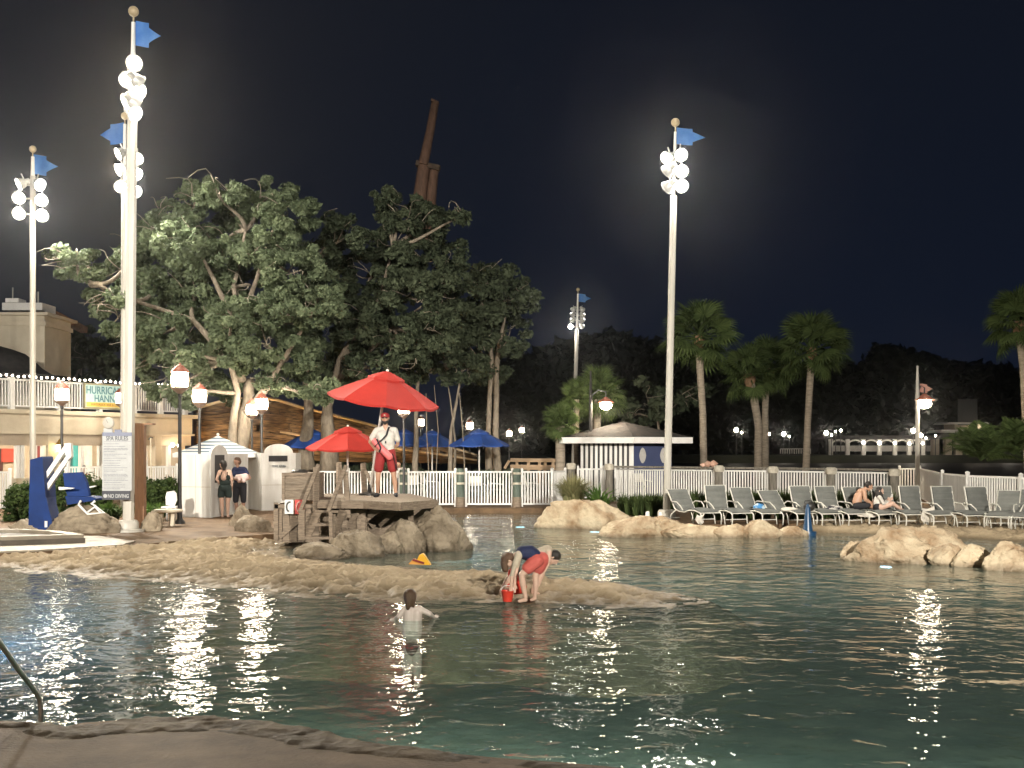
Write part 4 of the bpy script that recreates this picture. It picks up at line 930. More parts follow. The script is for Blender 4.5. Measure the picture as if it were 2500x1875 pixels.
# ============================================================ umbrellas
M_RED = mat('red_canvas', (0.44, 0.024, 0.015), 0.8, (0.37, 0.02, 0.013), 2, trans=.15)
M_BLUE = mat('blue_canvas', (0.022, 0.085, 0.36), 0.75, (0.018, 0.07, 0.31), 2, trans=.15)
M_POLEW = mat('white_umbrella_pole', (0.75, 0.72, 0.66), 0.4)
def umbrella(label, apex, R, h, d, m, base=None, tilt=0.0, fwd=0.0, ph=0.0, zb=0.0, n=8):
    ax = W(apex[0], apex[1], d)
    t = thing('parasol', label, 'umbrella', (ax.x, ax.y, zb))
    Rm = Matrix.Rotation(tilt, 3, 'Y') @ Matrix.Rotation(fwd, 3, 'X')
    T = lambda p: ax + Rm @ Vector(p)
    f = lambda r: -h * (.22 * r + .78 * r ** 1.25)
    def pan(k, r0, r1, dz=0):
        b = MB(); a0 = ph + 2 * PI * k / n; a1 = ph + 2 * PI * (k + 1) / n; A = Vector((math.cos(a0), math.sin(a0), 0)); Bv = Vector((math.cos(a1), math.sin(a1), 0))
        def g(u, v):
            r = r0 + (r1 - r0) * v; p = A.lerp(Bv, u) * r * R; p.z = f(r) + dz - .035 * R * math.sin(PI * u) * r * (1 if r > .3 else 0); return T(p)
        b.sheet(g, 6, 6)
        q = [g(i / 6, 1) for i in range(7)]; dn = Rm @ Vector((0, 0, -.05))
        for i in range(6): b.add([q[i], q[i + 1], q[i + 1] + dn, q[i] + dn], [(0, 1, 2, 3)])
        return b
    for k in range(n): obj('canopy_panel', pan(k, .20, 1), m, t, smooth='all', recalc=False)
    vb = MB()
    for k in range(n):
        p_ = pan(k, .0, .33, .05); vb.add(p_.v, p_.f)
    obj('vent_cap', vb, m, t, recalc=False)
    for k in range(n):
        a0 = ph + 2 * PI * k / n; obj('rib', MB().tube([T((math.cos(a0) * R * r, math.sin(a0) * R * r, f(r) - .02)) for r in (.1, .5, .99)], .009, 5), M_POLEW, t)
    bs = Vector(base) if base else Vector((ax.x, ax.y, zb))
    obj('pole', MB().tube([bs, T((0, 0, -.02))], .030, 8), M_POLEW, t, smooth=True)
    obj('finial', MB().ball(T((0, 0, .06)), .035, 8), M_POLEW, t)
    obj('stand', MB().lathe([(.25, 0), (.25, .04), (.05, .08), (.035, .25)], bs, 14), M_BLACK, t, smooth=True)
    return t
umbrella('big tilted red umbrella over the lifeguard deck', (945, 911), 1.27, .60, 26.0, M_RED, base=(W(902, 1200, 26.0).x, 26.0, .84), tilt=math.radians(8.5), fwd=math.radians(7), ph=math.radians(10))
umbrella('smaller red umbrella left of the lifeguard behind the wooden deck', (849, 1045), 1.22, .56, 33.5, M_RED, fwd=math.radians(3), ph=math.radians(8))
umbrella('leftmost blue umbrella behind the towel hut', (764, 1051), 1.2, .60, 44.0, M_BLUE, ph=.2)
umbrella('blue umbrella directly right of the lifeguard', (987, 1050), 1.15, .58, 47.0, M_BLUE, ph=.3)
umbrella('middle blue umbrella behind the fence, left of the last one', (1055, 1053), 1.2, .62, 51.0, M_BLUE, ph=.1)
umbrella('rightmost blue umbrella left of the two palm trunks', (1170, 1050), 1.22, .60, 46.0, M_BLUE, ph=.15)

# ============================================================ lifeguard deck
PX = lambda cx, cy_, d: W(660 + cx / 3.318, 880 + cy_ / 3.318, d)
pf = thing('lifeguard_deck', 'raised grey wooden lifeguard deck with cabinet, stairs and braced overhang', 'platform', (-3.5, 25, 0))
ZT = .84
fl_ = [Vector((*g2(x, y, ZT), ZT)) for x, y in ((777, 1221.5), (889, 1222.5), (976, 1227), (1068, 1220), (1000, 1205), (777, 1205))]
c0 = sum(fl_, Vector()) / 6
# deck boards run left to right, clipped to the outline
def clip_row(y):
    xs = []
    for i in range(6):
        a, b = fl_[i], fl_[(i + 1) % 6]
        if (a.y - y) * (b.y - y) < 0: xs.append(a.x + (b.x - a.x) * (y - a.y) / (b.y - a.y))
    return (min(xs), max(xs)) if len(xs) >= 2 else None
y = min(p.y for p in fl_) + .02; y1 = max(p.y for p in fl_)
while y < y1 - .14:
    r0 = clip_row(y + .01); r1 = clip_row(y + .13)
    if r0 and r1: obj('deck_board', MB().prism([(r0[0], y, ZT - .04), (r0[1], y, ZT - .04), (r1[1], y + .135, ZT - .04), (r1[0], y + .135, ZT - .04)], (0, 0, .04)), M_WOODH, pf)
    y += .143
for i in range(6):
    a, b = fl_[i], fl_[(i + 1) % 6]; o = Vector((0, 0, -.10)); obj('edge_beam', MB().bar(a + o, b + o, .05, .12), M_WOOD, pf)
X0, X1, Y0 = W(680, 0, 24.2).x, W(889, 0, 23.9).x, 23.75
# front wall of boards with cross bracing
nb = 12
for i in range(nb):
    xa = X0 + (X1 - X0) * i / nb; xb = X0 + (X1 - X0) * (i + 1) / nb
    obj('wall_board', MB().box(((xa + xb) / 2, Y0 + .1, (ZT - .1) / 2 - .05), (xb - xa - .012, .03, ZT - .1)), M_WOOD, pf)
for a, b in (((X0 + .03, .0), (X0 + .03, ZT - .06)), ((X1, -.05), (X1, ZT - .17)), ((X0, ZT - .14), (W(777, 0, 23.9).x, ZT - .14)), ((X0 + .1, .06), (X0 + .75, .62)), ((W(848, 0, 24).x, .25), (W(884, 0, 24).x, .66))):
    obj('wall_trim', MB().bar((a[0], Y0 + .055, a[1]), (b[0], Y0 + .055, b[1]), .03, .09, up=(0, 1, 0)) if False else MB().bar((a[0], Y0 + .05, a[1]), (b[0], Y0 + .05, b[1]), .09, .045, up=(0, 1, 0)), M_WOOD, pf)
obj('side_wall', MB().box((X0 + .02, Y0 + 1.6, .36), (.04, 3.0, .76)), M_WOOD, pf)
for k in range(8): obj('wall_board', MB().box((W(893 + k * 15.5, 0, 24.45).x, 24.42 + .015 * (k % 2), .27), (.135, .03, .92)), M_WOOD, pf)
obj('rear_wall', MB().box((X1 - .1, 26.9, .36), (2.6, .04, .76)), M_WOOD, pf)
for (a, b, d0, d1) in (((770, 1285), (930, 1160), 23.9, 23.8), ((880, 1330), (1060, 1165), 24.3, 24.1), ((1165, 1290), (1335, 1150), 24.6, 23.9), ((765, 1250), (850, 1345), 24.3, 24.3)):
    obj('brace', MB().bar(PX(a[0], a[1], d0), PX(b[0], b[1], d1), .14, .05, up=(0, 1, 0)), M_WOOD, pf)
for a, b, d in (((1140, 1150), (1140, 1345), 23.9), ((765, 1130), (765, 1400), 23.9), ((1055, 1150), (1055, 1300), 24.8)):
    obj('post', MB().bar(PX(a[0], a[1], d), PX(b[0], b[1], d), .11), M_WOOD, pf)
# cabinet
cz0, cz1 = ZT - .02, W(0, 1155, 24.0).z; cx0, cx1 = W(689, 0, 23.9).x, W(768, 0, 23.9).x
obj('cabinet_body', MB().box(((cx0 + cx1) / 2, 24.5, (cz0 + cz1) / 2), (cx1 - cx0, 1.2, cz1 - cz0)), M_WOOD, pf)
for k in range(3):
    zz0 = cz0 + .06 + k * .14; obj('cabinet_board', MB().box(((cx0 + cx1) / 2, 23.885, zz0 + .065), (cx1 - cx0 - .12, .02, .125)), M_WOODH, pf)
obj('cabinet_frame', MB().box((cx0 + .03, 23.88, (cz0 + cz1) / 2), (.06, .05, cz1 - cz0)).box((cx1 - .03, 23.88, (cz0 + cz1) / 2), (.06, .05, cz1 - cz0)).box(((cx0 + cx1) / 2, 23.878, cz1 - .02), (cx1 - cx0, .06, .06)), M_WOOD, pf)
obj('lid_knob', MB().lathe([(.14, 0), (.15, .04), (.1, .07), (.0005, .075)], (W(725, 0, 24).x, 24.3, cz1), 12, sx=1.2), M_BLACK, pf)
# stairs
def sbar(nm, a, da, b, db, w, h_): obj(nm, MB().bar(PX(a[0], a[1], da), PX(b[0], b[1], db), w, h_, up=(0, 1, 0)), M_WOOD, pf)
for (x0_, x1_, yy, d) in ((378, 592, 1222, 23.55), (332, 500, 1328, 23.25), (285, 500, 1436, 22.95)):
    a = PX(x0_, yy, d); b = PX(x1_, yy, d); obj('tread', MB().box(((a.x + b.x) / 2, d + .05, a.z), (b.x - a.x, .32, .05)), M_WOOD, pf)
obj('tread', MB().box(((PX(385, 0, 23.4).x + PX(470, 0, 23.4).x) / 2, 23.8, PX(0, 1410, 23.6).z), (.25, .2, .04)), M_WOOD, pf)
sbar('stringer', (385, 1225), 23.45, (292, 1440), 22.9, .16, .05); sbar('stringer', (592, 1215), 23.5, (515, 1400), 23.0, .16, .05)
sbar('handrail', (388, 850), 23.6, (240, 1232), 22.9, .07, .09); sbar('handrail', (612, 858), 23.6, (466, 1235), 22.9, .07, .09)
sbar('newel_post', (258, 1210), 22.9, (258, 1452), 22.9, .115, .1); sbar('newel_post', (372, 865), 23.6, (372, 1212), 23.6, .12, .1)
sbar('newel_post', (488, 1228), 22.85, (494, 1482), 22.85, .07, .08); sbar('newel_post', (608, 900), 23.55, (634, 1272), 23.5, .10, .09); sbar('newel_post', (515, 1245), 22.95, (515, 1465), 22.95, .07, .07)
sbar('rear_post', (556, 825), 26.6, (566, 1085), 26.6, .12, .1); sbar('rear_post', (752, 830), 26.8, (764, 1080), 26.8, .12, .1); sbar('rear_post', (835, 735), 27, (835, 1080), 27, .05, .05); sbar('handrail', (775, 900), 26.6, (828, 1020), 26.2, .07, .05); sbar('handrail', (548, 830), 26.6, (538, 1000), 26.0, .05, .05)
# rescue boxes on the wall
for nm, lab, x0_, x1_, m, gm in (('rescue_box', 'white box with a black hook mark on the wooden cabinet', 110, 182, M_WHITE, M_BLACK), ('rescue_box', 'red box with a pale mark beside the white one on the cabinet', 193, 262, mat('red_sign', (.55, .05, .04), .5), mat('pale_red', (.6, .3, .26), .5))):
    a = PX(x0_, 1245, 23.6); b = PX(x1_, 1130, 23.6); t = thing(nm, lab, 'box', ((a.x + b.x) / 2, 23.7, a.z))
    obj('panel', MB().box(((a.x + b.x) / 2, 23.72, (a.z + b.z) / 2), (b.x - a.x, .1, b.z - a.z)), m, t)
    c = Vector(((a.x + b.x) / 2, 23.66, (a.z + b.z) / 2)); obj('mark', MB().tube([c + Vector((.06 * math.cos(q_) + .01, 0, .10 * math.sin(q_))) for q_ in [1.2 + k * .42 for k in range(9)]], .018, 5), gm, t)

# ============================================================ pool lift, signs
QX = lambda cx, cy_, d: W(cx / 4.148, 980 + cy_ / 4.148, d)
M_LIFT = mat('blue_vinyl_cover', (0.004, 0.030, 0.15), 0.6, (0.003, 0.022, 0.11), 3, .2, 8, spec=.2)
lf = thing('pool_lift', 'blue covered pool lift with white arms and a hanging blue seat', 'pool lift', QX(400, 1300, 26.2))
d = 26.0
P0 = [QX(x, y, d) for x, y in ((286, 1302), (486, 1302), (462, 980), (430, 570), (425, 558), (305, 590))]
obj('cover', MB().prism(P0, (0.02, .55, 0)), M_LIFT, lf)
obj('cover_flap', MB().prism([QX(x, y, d - .05) for x, y in ((470, 975), (486, 1060), (524, 1200), (524, 1298), (440, 1302), (442, 1000))], (0, .5, 0)), M_LIFT, lf)
obj('label_plate', MB().box(QX(466, 1243, d - .07), (.06, .01, .14)), M_WHITE, lf)
for a, b in (((690, 440), (432, 815)), ((700, 560), (440, 935)), ((705, 430), (715, 570))): obj('lift_arm', MB().bar(QX(a[0], a[1], 26.1), QX(b[0], b[1], 26.2), .085, .1), M_WHITE, lf)
obj('arm_head', MB().prism([QX(x, y, 26.0) for x, y in ((648, 425), (715, 425), (722, 560), (680, 600), (655, 520))], (0, .14, 0)), M_WHITE, lf)
obj('hanger', MB().bar(QX(705, 560, 26.1), QX(680, 740, 26.15), .05), M_WHITE, lf)
obj('seat_back', MB().prism([QX(x, y, 26.1) for x, y in ((636, 725), (820, 716), (870, 820), (905, 985), (700, 1000), (655, 880))], (0.02, .09, 0)), M_LIFT, lf)
obj('seat_base', MB().prism([QX(x, y, 25.9) for x, y in ((660, 960), (930, 965), (972, 985), (965, 1003), (680, 1048))], (0, .5, 0)), M_LIFT, lf)
obj('armrest', MB().prism([QX(x, y, 25.85) for x, y in ((590, 866), (748, 876), (745, 884), (596, 897))], (0, .07, 0)), M_WHITE, lf)
obj('armrest', MB().prism([QX(x, y, 26.2) for x, y in ((880, 866), (966, 852), (966, 862), (885, 880))], (0, .07, 0)), M_WHITE, lf)
obj('footrest', MB().tube([QX(x, y, 25.8) for x, y in ((820, 1005), (795, 1045), (890, 1142), (1055, 1126), (925, 1030), (960, 1010))], .028, 6).tube([QX(890, 1120, 25.8), QX(960, 1068, 25.8), QX(1020, 1128, 25.8)], .022, 6), M_WHITE, lf, smooth=True)
# rules board on the tallest pole
rb = thing('rules_board', 'tall white spa rules board with a black no diving strip on the pole', 'sign', QX(1185, 1000, 25.9))
a = QX(1032, 905, 25.9); b = QX(1335, 318, 25.9); yb = 25.9
def plate(nm, x0, y0, x1, y1, dd_, th_, m, par):
    p = QX(x0, y1, dd_); q_ = QX(x1, y0, dd_); return obj(nm, MB().box(((p.x + q_.x) / 2, dd_ + th_ / 2, (p.z + q_.z) / 2), (q_.x - p.x, th_, q_.z - p.z)), m, par)
M_SIGNW = mat('sign_white', (.40, .41, .41), .5); M_INK = mat('sign_ink', (.10, .11, .13), .6); M_INKG = mat('sign_grey_ink', (.25, .26, .28), .6)
plate('board', 1036, 316, 1334, 905, 25.9, .03, M_SIGNW, rb); plate('header_band', 1036, 314, 1334, 350, 25.89, .009, mat('slate_band', (.17, .19, .27), .5), rb)
plate('warning_strip', 1034, 906, 1316, 996, 25.89, .035, mat('black_sign', (.012, .014, .025), .4), rb); plate('board_edge', 1160, 285, 1232, 314, 25.92, .03, mat('slate_band', (.17, .19, .27), .5), rb)
text('title', 'SPA RULES', .14, QX(1185, 376, 25.895), M_INK, rb, w=.50)
text('warning_lettering', 'NO DIVING', .12, QX(1198, 960, 25.885), M_SIGNW, rb, w=.47)
obj('warning_symbol', MB().lathe([(.0005, 0), (.045, 0), (.045, .006)], QX(1066, 957, 25.88), 16, M=Matrix.Rotation(PI / 2, 3, 'X')), M_SIGNW, rb)
lr = random.Random(4)
ln = MB()
for y_, x1_ in ((430, 1210), (455, 1270), (478, 1300), (490, 1300), (508, 1165), (535, 1285), (552, 1175), (575, 1282), (600, 1225), (625, 1220), (648, 1225), (672, 1295), (695, 1250), (712, 1180), (738, 1285), (750, 1290), (765, 1300), (785, 1280), (800, 1300), (822, 1235), (845, 1272), (868, 1270), (884, 1220)):
    x = 1052
    while x < x1_:
        w = lr.uniform(12, 40); w = min(w, x1_ - x)
        p = QX(x, y_, 25.896); q_ = QX(x + w - 5, y_, 25.896); ln.bar(p, q_, .014, .006, up=(0, 1, 0)); x += w
o = obj('small_print', ln, M_INKG, rb); o['kind'] = 'stuff'
obj('rule_line', MB().bar(QX(1052, 408, 25.896), QX(1325, 405, 25.896), .008, .006, up=(0, 1, 0)), M_INKG, rb)
ck = thing('outdoor_clock', 'round white clock on top of the spa rules board', 'clock', QX(1100, 310, 25.95))
MX = Matrix.Rotation(PI / 2, 3, 'X'); cc = QX(1100, 218, 25.93)
obj('case', MB().lathe([(.115, -.04), (.135, 0), (.125, .035), (.115, .04)], cc, 20, M=MX), mat('clock_case', (.40, .38, .33), .5), ck, smooth=True)
obj('face', MB().lathe([(.0005, .030), (.112, .030)], cc, 20, M=MX), mat('clock_face', (.7, .68, .62), .4), ck, recalc=False)
obj('hand', MB().bar(cc + Vector((0, -.034, 0)), cc + Vector((.05, -.034, -.035)), .012, .006, up=(0, 1, 0)), M_INK, ck); obj('hand', MB().bar(cc + Vector((0, -.038, 0)), cc + Vector((-.04, -.038, .07)), .009, .006, up=(0, 1, 0)), M_INK, ck)
obj('neck', MB().box(QX(1096, 300, 25.98), (.2, .04, .12)), M_SIGNW, ck)
bp_ = thing('brown_post', 'plain brown timber post right of the tallest light pole', 'post', QX(1405, 1318, 26.6))
obj('timber', MB().box(((QX(1362, 0, 26.6).x + QX(1452, 0, 26.6).x) / 2, 26.72, .0 + QX(0, 238, 26.6).z / 2), (QX(1452, 0, 26.6).x - QX(1362, 0, 26.6).x, .2, QX(0, 238, 26.6).z)), M_POSTWOOD, bp_)
obj('cap_board', MB().box(((QX(1362, 0, 26.6).x + QX(1452, 0, 26.6).x) / 2, 26.72, QX(0, 238, 26.6).z + .02), (.62, .25, .035)), M_POSTWOOD, bp_)
tb = thing('stone_table', 'small pale stone table beside the tallest lantern post', 'table', QX(1690, 1285, 28))
obj('top', MB().lathe([(.0005, .0), (.30, .0), (.33, .03), (.31, .07), (.0005, .08)], (QX(1690, 0, 28).x, 28.1, .34), 14, sx=1.1), M_STUCCO, tb, smooth=True)
for x in (1625, 1745, 1700): obj('leg', MB().bar((QX(x, 0, 28).x, 28.0 + (x == 1700) * .3, 0), (QX(x + 5, 0, 28).x, 28.05 + (x == 1700) * .2, .34), .09), M_STUCCO, tb)
wc = thing('white_chair', 'white moulded plastic chair back behind the black lantern post', 'chair', QX(1730, 1200, 30.5))
zc = QX(0, 1060, 30.5)
b = MB().prism([QX(x, y, 30.5) for x, y in ((1680, 1050), (1765, 1062), (1790, 1000), (1785, 935), (1760, 905), (1690, 918), (1676, 960))], (0, .06, 0)); obj('backrest', b, M_WHITE, wc)
obj('seat', MB().box(QX(1732, 1070, 30.3), (.4, .45, .04)), M_WHITE, wc)
for x in (1690, 1775):
    for y_ in (30.1, 30.5): obj('leg', MB().bar((QX(x, 0, y_).x, y_, 0), (QX(x, 0, y_).x, y_, QX(0, 1070, 30.3).z - .02), .04), M_WHITE, wc)
sn = thing('shower_hose', 'thin pale cord on a stick hanging beside the brown post', 'pole', QX(1535, 970, 36))
obj('stick', MB().tube([(QX(1538, 0, 36).x, 36, 0), QX(1530, 700, 36), QX(1525, 370, 36)], .02, 5), M_CAPW, sn); obj('hook', MB().tube([QX(1505, 388, 36), QX(1525, 362, 36), QX(1550, 370, 36)], .02, 5), M_BLACK, sn)
# hand rail bottom left
hb = thing('pool_handrail', 'bent stainless steel pool handrail at the lower left corner', 'handrail', G(95, 1765))
obj('rail', MB().tube([W(-60, 1480, 7.6), W(0, 1570, 7.9), W(45, 1635, 8.1), W(80, 1680, 8.25), W(96, 1705, 8.3), W(100, 1735, 8.3), W(99, 1790, 8.3), W(99, 1830, 8.3)], .019, 12), M_STEEL, hb, smooth='all')
# blue cone-like marker and cups
kn = thing('blue_marker', 'slim dark blue marker cone standing in the shallows before the fifth chair', 'marker', G(1972, 1303, WATER))
d = 27.0; a = W(1972, 1297, d)
obj('cone', MB().lathe([(.125, 0), (.10, .15), (.055, .55), (.02, .64), (.0005, .65)], (a.x, d, a.z), 12), mat('navy_plastic', (.01, .05, .12), .35), kn, smooth=True)
obj('base', MB().lathe([(.17, -.16), (.19, -.03), (.18, -.001)], (a.x, d, a.z), 12, sx=1.1), MATS['navy_plastic'], kn, smooth=True)
bg_ = thing('black_bag', 'black bag hanging on the fifth lounge chair behind the blue marker', 'bag', W(1972, 1240, 28.3))
obj('sack', MB().ball(W(1976, 1236, 28.2), .15, 12, (1, .8, .85)), M_BLACK, bg_, smooth='all'); obj('strap', MB().tube([W(1962, 1234, 28.1), W(1966, 1222, 28.1), W(1980, 1221, 28.1), W(1988, 1232, 28.1)], .015, 5), M_BLACK, bg_)
for lab, x, y_ in (('left of two small pale cups on the tan rocks', 1581, 1254), ('right one of two small pale cups, beside the pole foot', 1612, 1257)):
    p = W(x, y_ + 8, 30.2); t = thing('cup', lab, 'cup', (p.x, p.y, p.z))
    obj('body', MB().lathe([(.06, 0), (.05, .13), (.035, .15), (.0005, .152)], p, 10), M_WHITE, t, smooth=True)
# yellow toy boat on the sand
ty = thing('toy_boat', 'yellow and dark red plastic toy boat lying on the sand spit', 'toy', W(1026, 1376, 18.6))
YX = lambda x, y, d: W(900 + x / 4.424, 1280 + y / 4.424, d)
M_YEL = mat('yellow_plastic', (.75, .42, .02), .35)
obj('hull', MB().prism([YX(x, y, 18.5) for x, y in ((525, 380), (545, 335), (585, 318), (610, 345), (670, 440), (600, 440))], (.0, .16, 0)), M_YEL, ty)
obj('bow', MB().prism([YX(x, y, 18.4) for x, y in ((430, 430), (478, 378), (600, 425), (590, 438))], (0, .2, 0)), mat('amber_plastic', (.7, .34, .06), .4), ty)
obj('stripe', MB().bar(YX(475, 382, 18.38), YX(600, 420, 18.38), .03, .03), mat('maroon_plastic', (.2, .015, .01), .4), ty)
# ============================================================ lounge chairs
M_SLING = mat('grey_green_sling', (0.165, 0.170, 0.155), 0.8, (0.12, 0.125, 0.115), 3, .2, 60)
M_FRAME = mat('cream_chair_frame', (0.66, 0.64, 0.57), 0.4)
def make_lounge(ang, label):
    """head at +y, foot at -y; ang = recline of the back from upright"""
    t = thing('lounge_chair', label, 'lounge chair', (0, 0, 0), 'grey lounge chairs in a row on the far bank')
    w = .30; zs = .34; Lb = .62; bx = lambda q: (math.sin(ang) * q, math.cos(ang) * q)
    def pad(nm, f, n, seg):
        b = MB()
        def g(u, v):
            p, nn = f(v); bul = .055 * abs(math.sin(PI * v * seg)) ** .5 * (math.sin(PI * min(max(u, .02), .98))) ** .3
            return Vector(((u - .5) * 2 * (w - .02), p[0], p[1])) + Vector((0, nn[0], nn[1])) * (bul + .008)
        b.sheet(g, 6, n); k = len(b.v)
        V2 = []
        for j in range(n + 1):
            for i in range(7):
                p, nn = f(j / n); V2.append(Vector(((i / 6 - .5) * 2 * (w - .02), p[0], p[1])) - Vector((0, nn[0], nn[1])) * .01)
        b.add(V2, [(j * 7 + i, (j + 1) * 7 + i, (j + 1) * 7 + i + 1, j * 7 + i + 1) for j in range(n) for i in range(6)])
        return obj(nm, b, M_SLING, t, smooth='all', recalc=False)
    back = lambda v: ((bx(Lb * v)[0], zs + bx(Lb * v)[1]), (-math.cos(ang), math.sin(ang)))
    pad('backrest', back, 24, 4)
    seat = lambda v: ((-1.12 * v, zs - .05 * math.sin(PI * min(1, v * 1.6)) + .03 * math.sin(PI * max(0, v - .45) / .55) - .03 * v), (0, 1))
    pad('seat', seat, 24, 4)
    for s in (-1, 1):
        x = s * w
        P = [(x, *back(v)[0]) for v in (1.02, .75, .5, .25, .04)] + [(x, *seat(v)[0]) for v in (.04, .2, .4, .6, .8, .95)] + [(x, -1.17, zs - .05), (x, -1.21, zs - .10), (x, -1.215, .14), (x, -1.19, 0)]
        obj('side_frame', MB().tube(P, .017, 7), M_FRAME, t, smooth='all')
        obj('leg', MB().tube([(x * 1.02, -.78, zs - .05), (x * 1.08, -.86, .2), (x * 1.08, -.90, 0)], .015, 6), M_FRAME, t, smooth='all')
        obj('leg', MB().tube([(x * 1.02, -.05, zs - .02), (x * 1.12, .12, .2), (x * 1.12, .20, 0)], .015, 6), M_FRAME, t, smooth='all')
        obj('armrest', MB().tube([(x, .12, zs + .17 * math.cos(ang)), (x * 1.22, .06, zs + .20), (x * 1.24, -.2, zs + .19), (x * 1.18, -.34, zs + .10), (x * 1.05, -.40, zs - .01)], .016, 6), M_FRAME, t, smooth='all')
    obj('crossbar', MB().tube([(-w, *back(1.0)[0]), (w, *back(1.0)[0])], .015, 6), M_FRAME, t, smooth=True)
    obj('crossbar', MB().tube([(-w, -.9, .12), (w, -.9, .12)], .012, 6), M_FRAME, t, smooth=True)
    obj('crossbar', MB().tube([(-w, -1.17, zs - .05), (w, -1.17, zs - .05)], .014, 6), M_FRAME, t, smooth=True)
    return t
# (hinge px x,y of the middle, recline, heading, label)
LC = [(1672, 1247, 38, .42, 'first lounge chair, half reclined, standing right beside the light pole'),
      (1752, 1243, 14, .36, 'second lounge chair, upright, before a timber piling'),
      (1822, 1244, 30, .36, 'third lounge chair with the blue bag on its seat'),
      (1897, 1247, 42, .42, 'lounge chair with its back laid lowest, left of the blue marker'),
      (1962, 1243, 18, .36, 'upright lounge chair with the black bag behind the blue marker'),
      (2024, 1243, 20, .36, 'lounge chair with a dark bundle on its seat, left of the couple'),
      (2094, 1247, 24, .36, 'lounge chair on which the shirtless man sits'),
      (2160, 1247, 15, .34, 'lounge chair mostly hidden behind the woman with the phone'),
      (2226, 1247, 11, .32, 'upright lounge chair directly right of the couple, towel hanging at its side'),
      (2306, 1248, 12, .30, 'upright lounge chair in front of the receding fence'),
      (2390, 1250, 14, .25, 'dark backed lounge chair in front of the fence over dark ground'),
      (2462, 1254, 34, -.60, 'half reclined lounge chair turned the other way near the right edge'),
      (2520, 1256, 25, -.60, 'last lounge chair, cut by the right edge of the view')]
protos = {}
for x, y_, an, hd, lab in LC:
    d = float(np.interp(x, [1672, 2100, 2400, 2520], [29.7, 29.2, 28.3, 27.7]))
    p = W(x, y_, d)
    k = an
    if k not in protos:
        c = make_lounge(math.radians(an), lab); protos[k] = c
        c.location = (p.x, p.y, 0.0); c.rotation_euler = (0, 0, hd)
    else: dup(protos[k], (p.x, p.y, 0.0), hd, lab)
def lump(name, label, cat, c, r, m, seed, sz=(1, 1, .6)):
    b = MB().ball((0, 0, 0), 1, 18); o = Vector((seed, seed * 2, 0))
    b.v = [tuple(Vector(c) + Vector((p[0] * sz[0], p[1] * sz[1], p[2] * sz[2])) * r * (1 + .35 * noise.fractal(Vector(p) * 1.6 + o, .8, 2, 3))) for p in b.v]
    return tag(obj(name, b, m, smooth='all'), label, cat)
lump('bag', 'bright blue and white beach bag on the third lounge chair', 'bag', W(1853, 1240, 28.9), .15, mat('blue_print', (.04, .22, .50), .6, (.45, .55, .6), 6, contrast=(.45, .5)), 3, (1, 1, .75))
lump('clothes_bundle', 'dark and white bundle of clothes on the chair left of the couple', 'clothes', W(2036, 1242, 28.7), .17, mat('mixed_cloth', (.5, .48, .44), .8, (.02, .02, .03), 5, contrast=(.45, .52)), 5, (1.2, .8, .5))
lump('towel', 'white towel bundle on the seat between chairs near the blue marker', 'towel', W(1928, 1244, 28.6), .15, mat('white_towel', (.66, .62, .55), .9, (.5, .46, .4), 5), 6, (1.4, 1, .4))
def drape(label, x0, x1, y0, y1, d, seed):
    b = MB(); a = W(x0, y0, d); c = W(x1, y1, d)
    def g(u, v): return Vector((a.x + (c.x - a.x) * u + .03 * math.sin(v * 5 + seed), d - .05 * math.sin(u * 9 + seed) * v + .25 * max(0, .25 - v), a.z + (c.z - a.z) * v - .03 * math.sin(u * 4)))
    b.sheet(g, 14, 10); n = len(b.v); b.v += [(p[0], p[1] + .015, p[2] + .004) for p in b.v[:n]]; b.f += [tuple(i + n for i in reversed(f)) for f in b.f]; b.mi += [0] * len(b.f)
    tag(obj('towel', b, mat('white_towel', (.66, .62, .55), .9), smooth='all', recalc=False), label, 'towel')
drape('white towel hanging over the side of the upright chair right of the couple', 2250, 2280, 1240, 1272, 27.9, 1)
drape('pale towel hanging from the seat edge of the first lounge chair', 1700, 1718, 1257, 1277, 28.4, 2)
drape('white towel spread under the couple and over the seat edge', 2090, 2160, 1249, 1260, 28.3, 3)
M_TBL = MATS['white_paint']
# two dining tables with chairs seen as white frames beyond the fence
def cafe(label, x, d, seed):
    p = W(x, 1100, d); t = thing('patio_chair', label, 'chair', (p.x, p.y, 0), 'white patio chairs beyond the fence')
    for s in (-1, 1):
        obj('leg', MB().tube([(p.x + s * .26, p.y - .25, 0), (p.x + s * .27, p.y - .25, .62), (p.x + s * .26, p.y + .2, .66)], .018, 5), M_FRAME, t)
        obj('leg', MB().tube([(p.x + s * .24, p.y + .3, 0), (p.x + s * .23, p.y + .22, .45), (p.x + s * .23, p.y + .34, .95)], .018, 5), M_FRAME, t)
    obj('seat', MB().box((p.x, p.y, .43), (.46, .46, .04)), M_SLING, t); obj('backrest', MB().box((p.x, p.y + .31, .76), (.44, .03, .34)), M_FRAME, t)
    t.rotation_euler = (0, 0, seed)
for x, d, s, l in ((1010, 41, .4, 'white patio chair behind the left end of the fence panel by the lifeguard'), (1050, 44, 2.0, 'white patio chair behind the middle of the fence panel by the lifeguard'), (1166, 40, .3, 'white patio chair behind the left part of the middle fence panel'), (1212, 41, 1.6, 'white patio chair behind the right part of the middle fence panel'), (1290, 42, 2.2, 'white patio chair behind the panel right of the green bollards'), (1570, 44.5, .5, 'white patio chair behind the fence below the leaf emblems')):
    cafe(l, x, d, s)
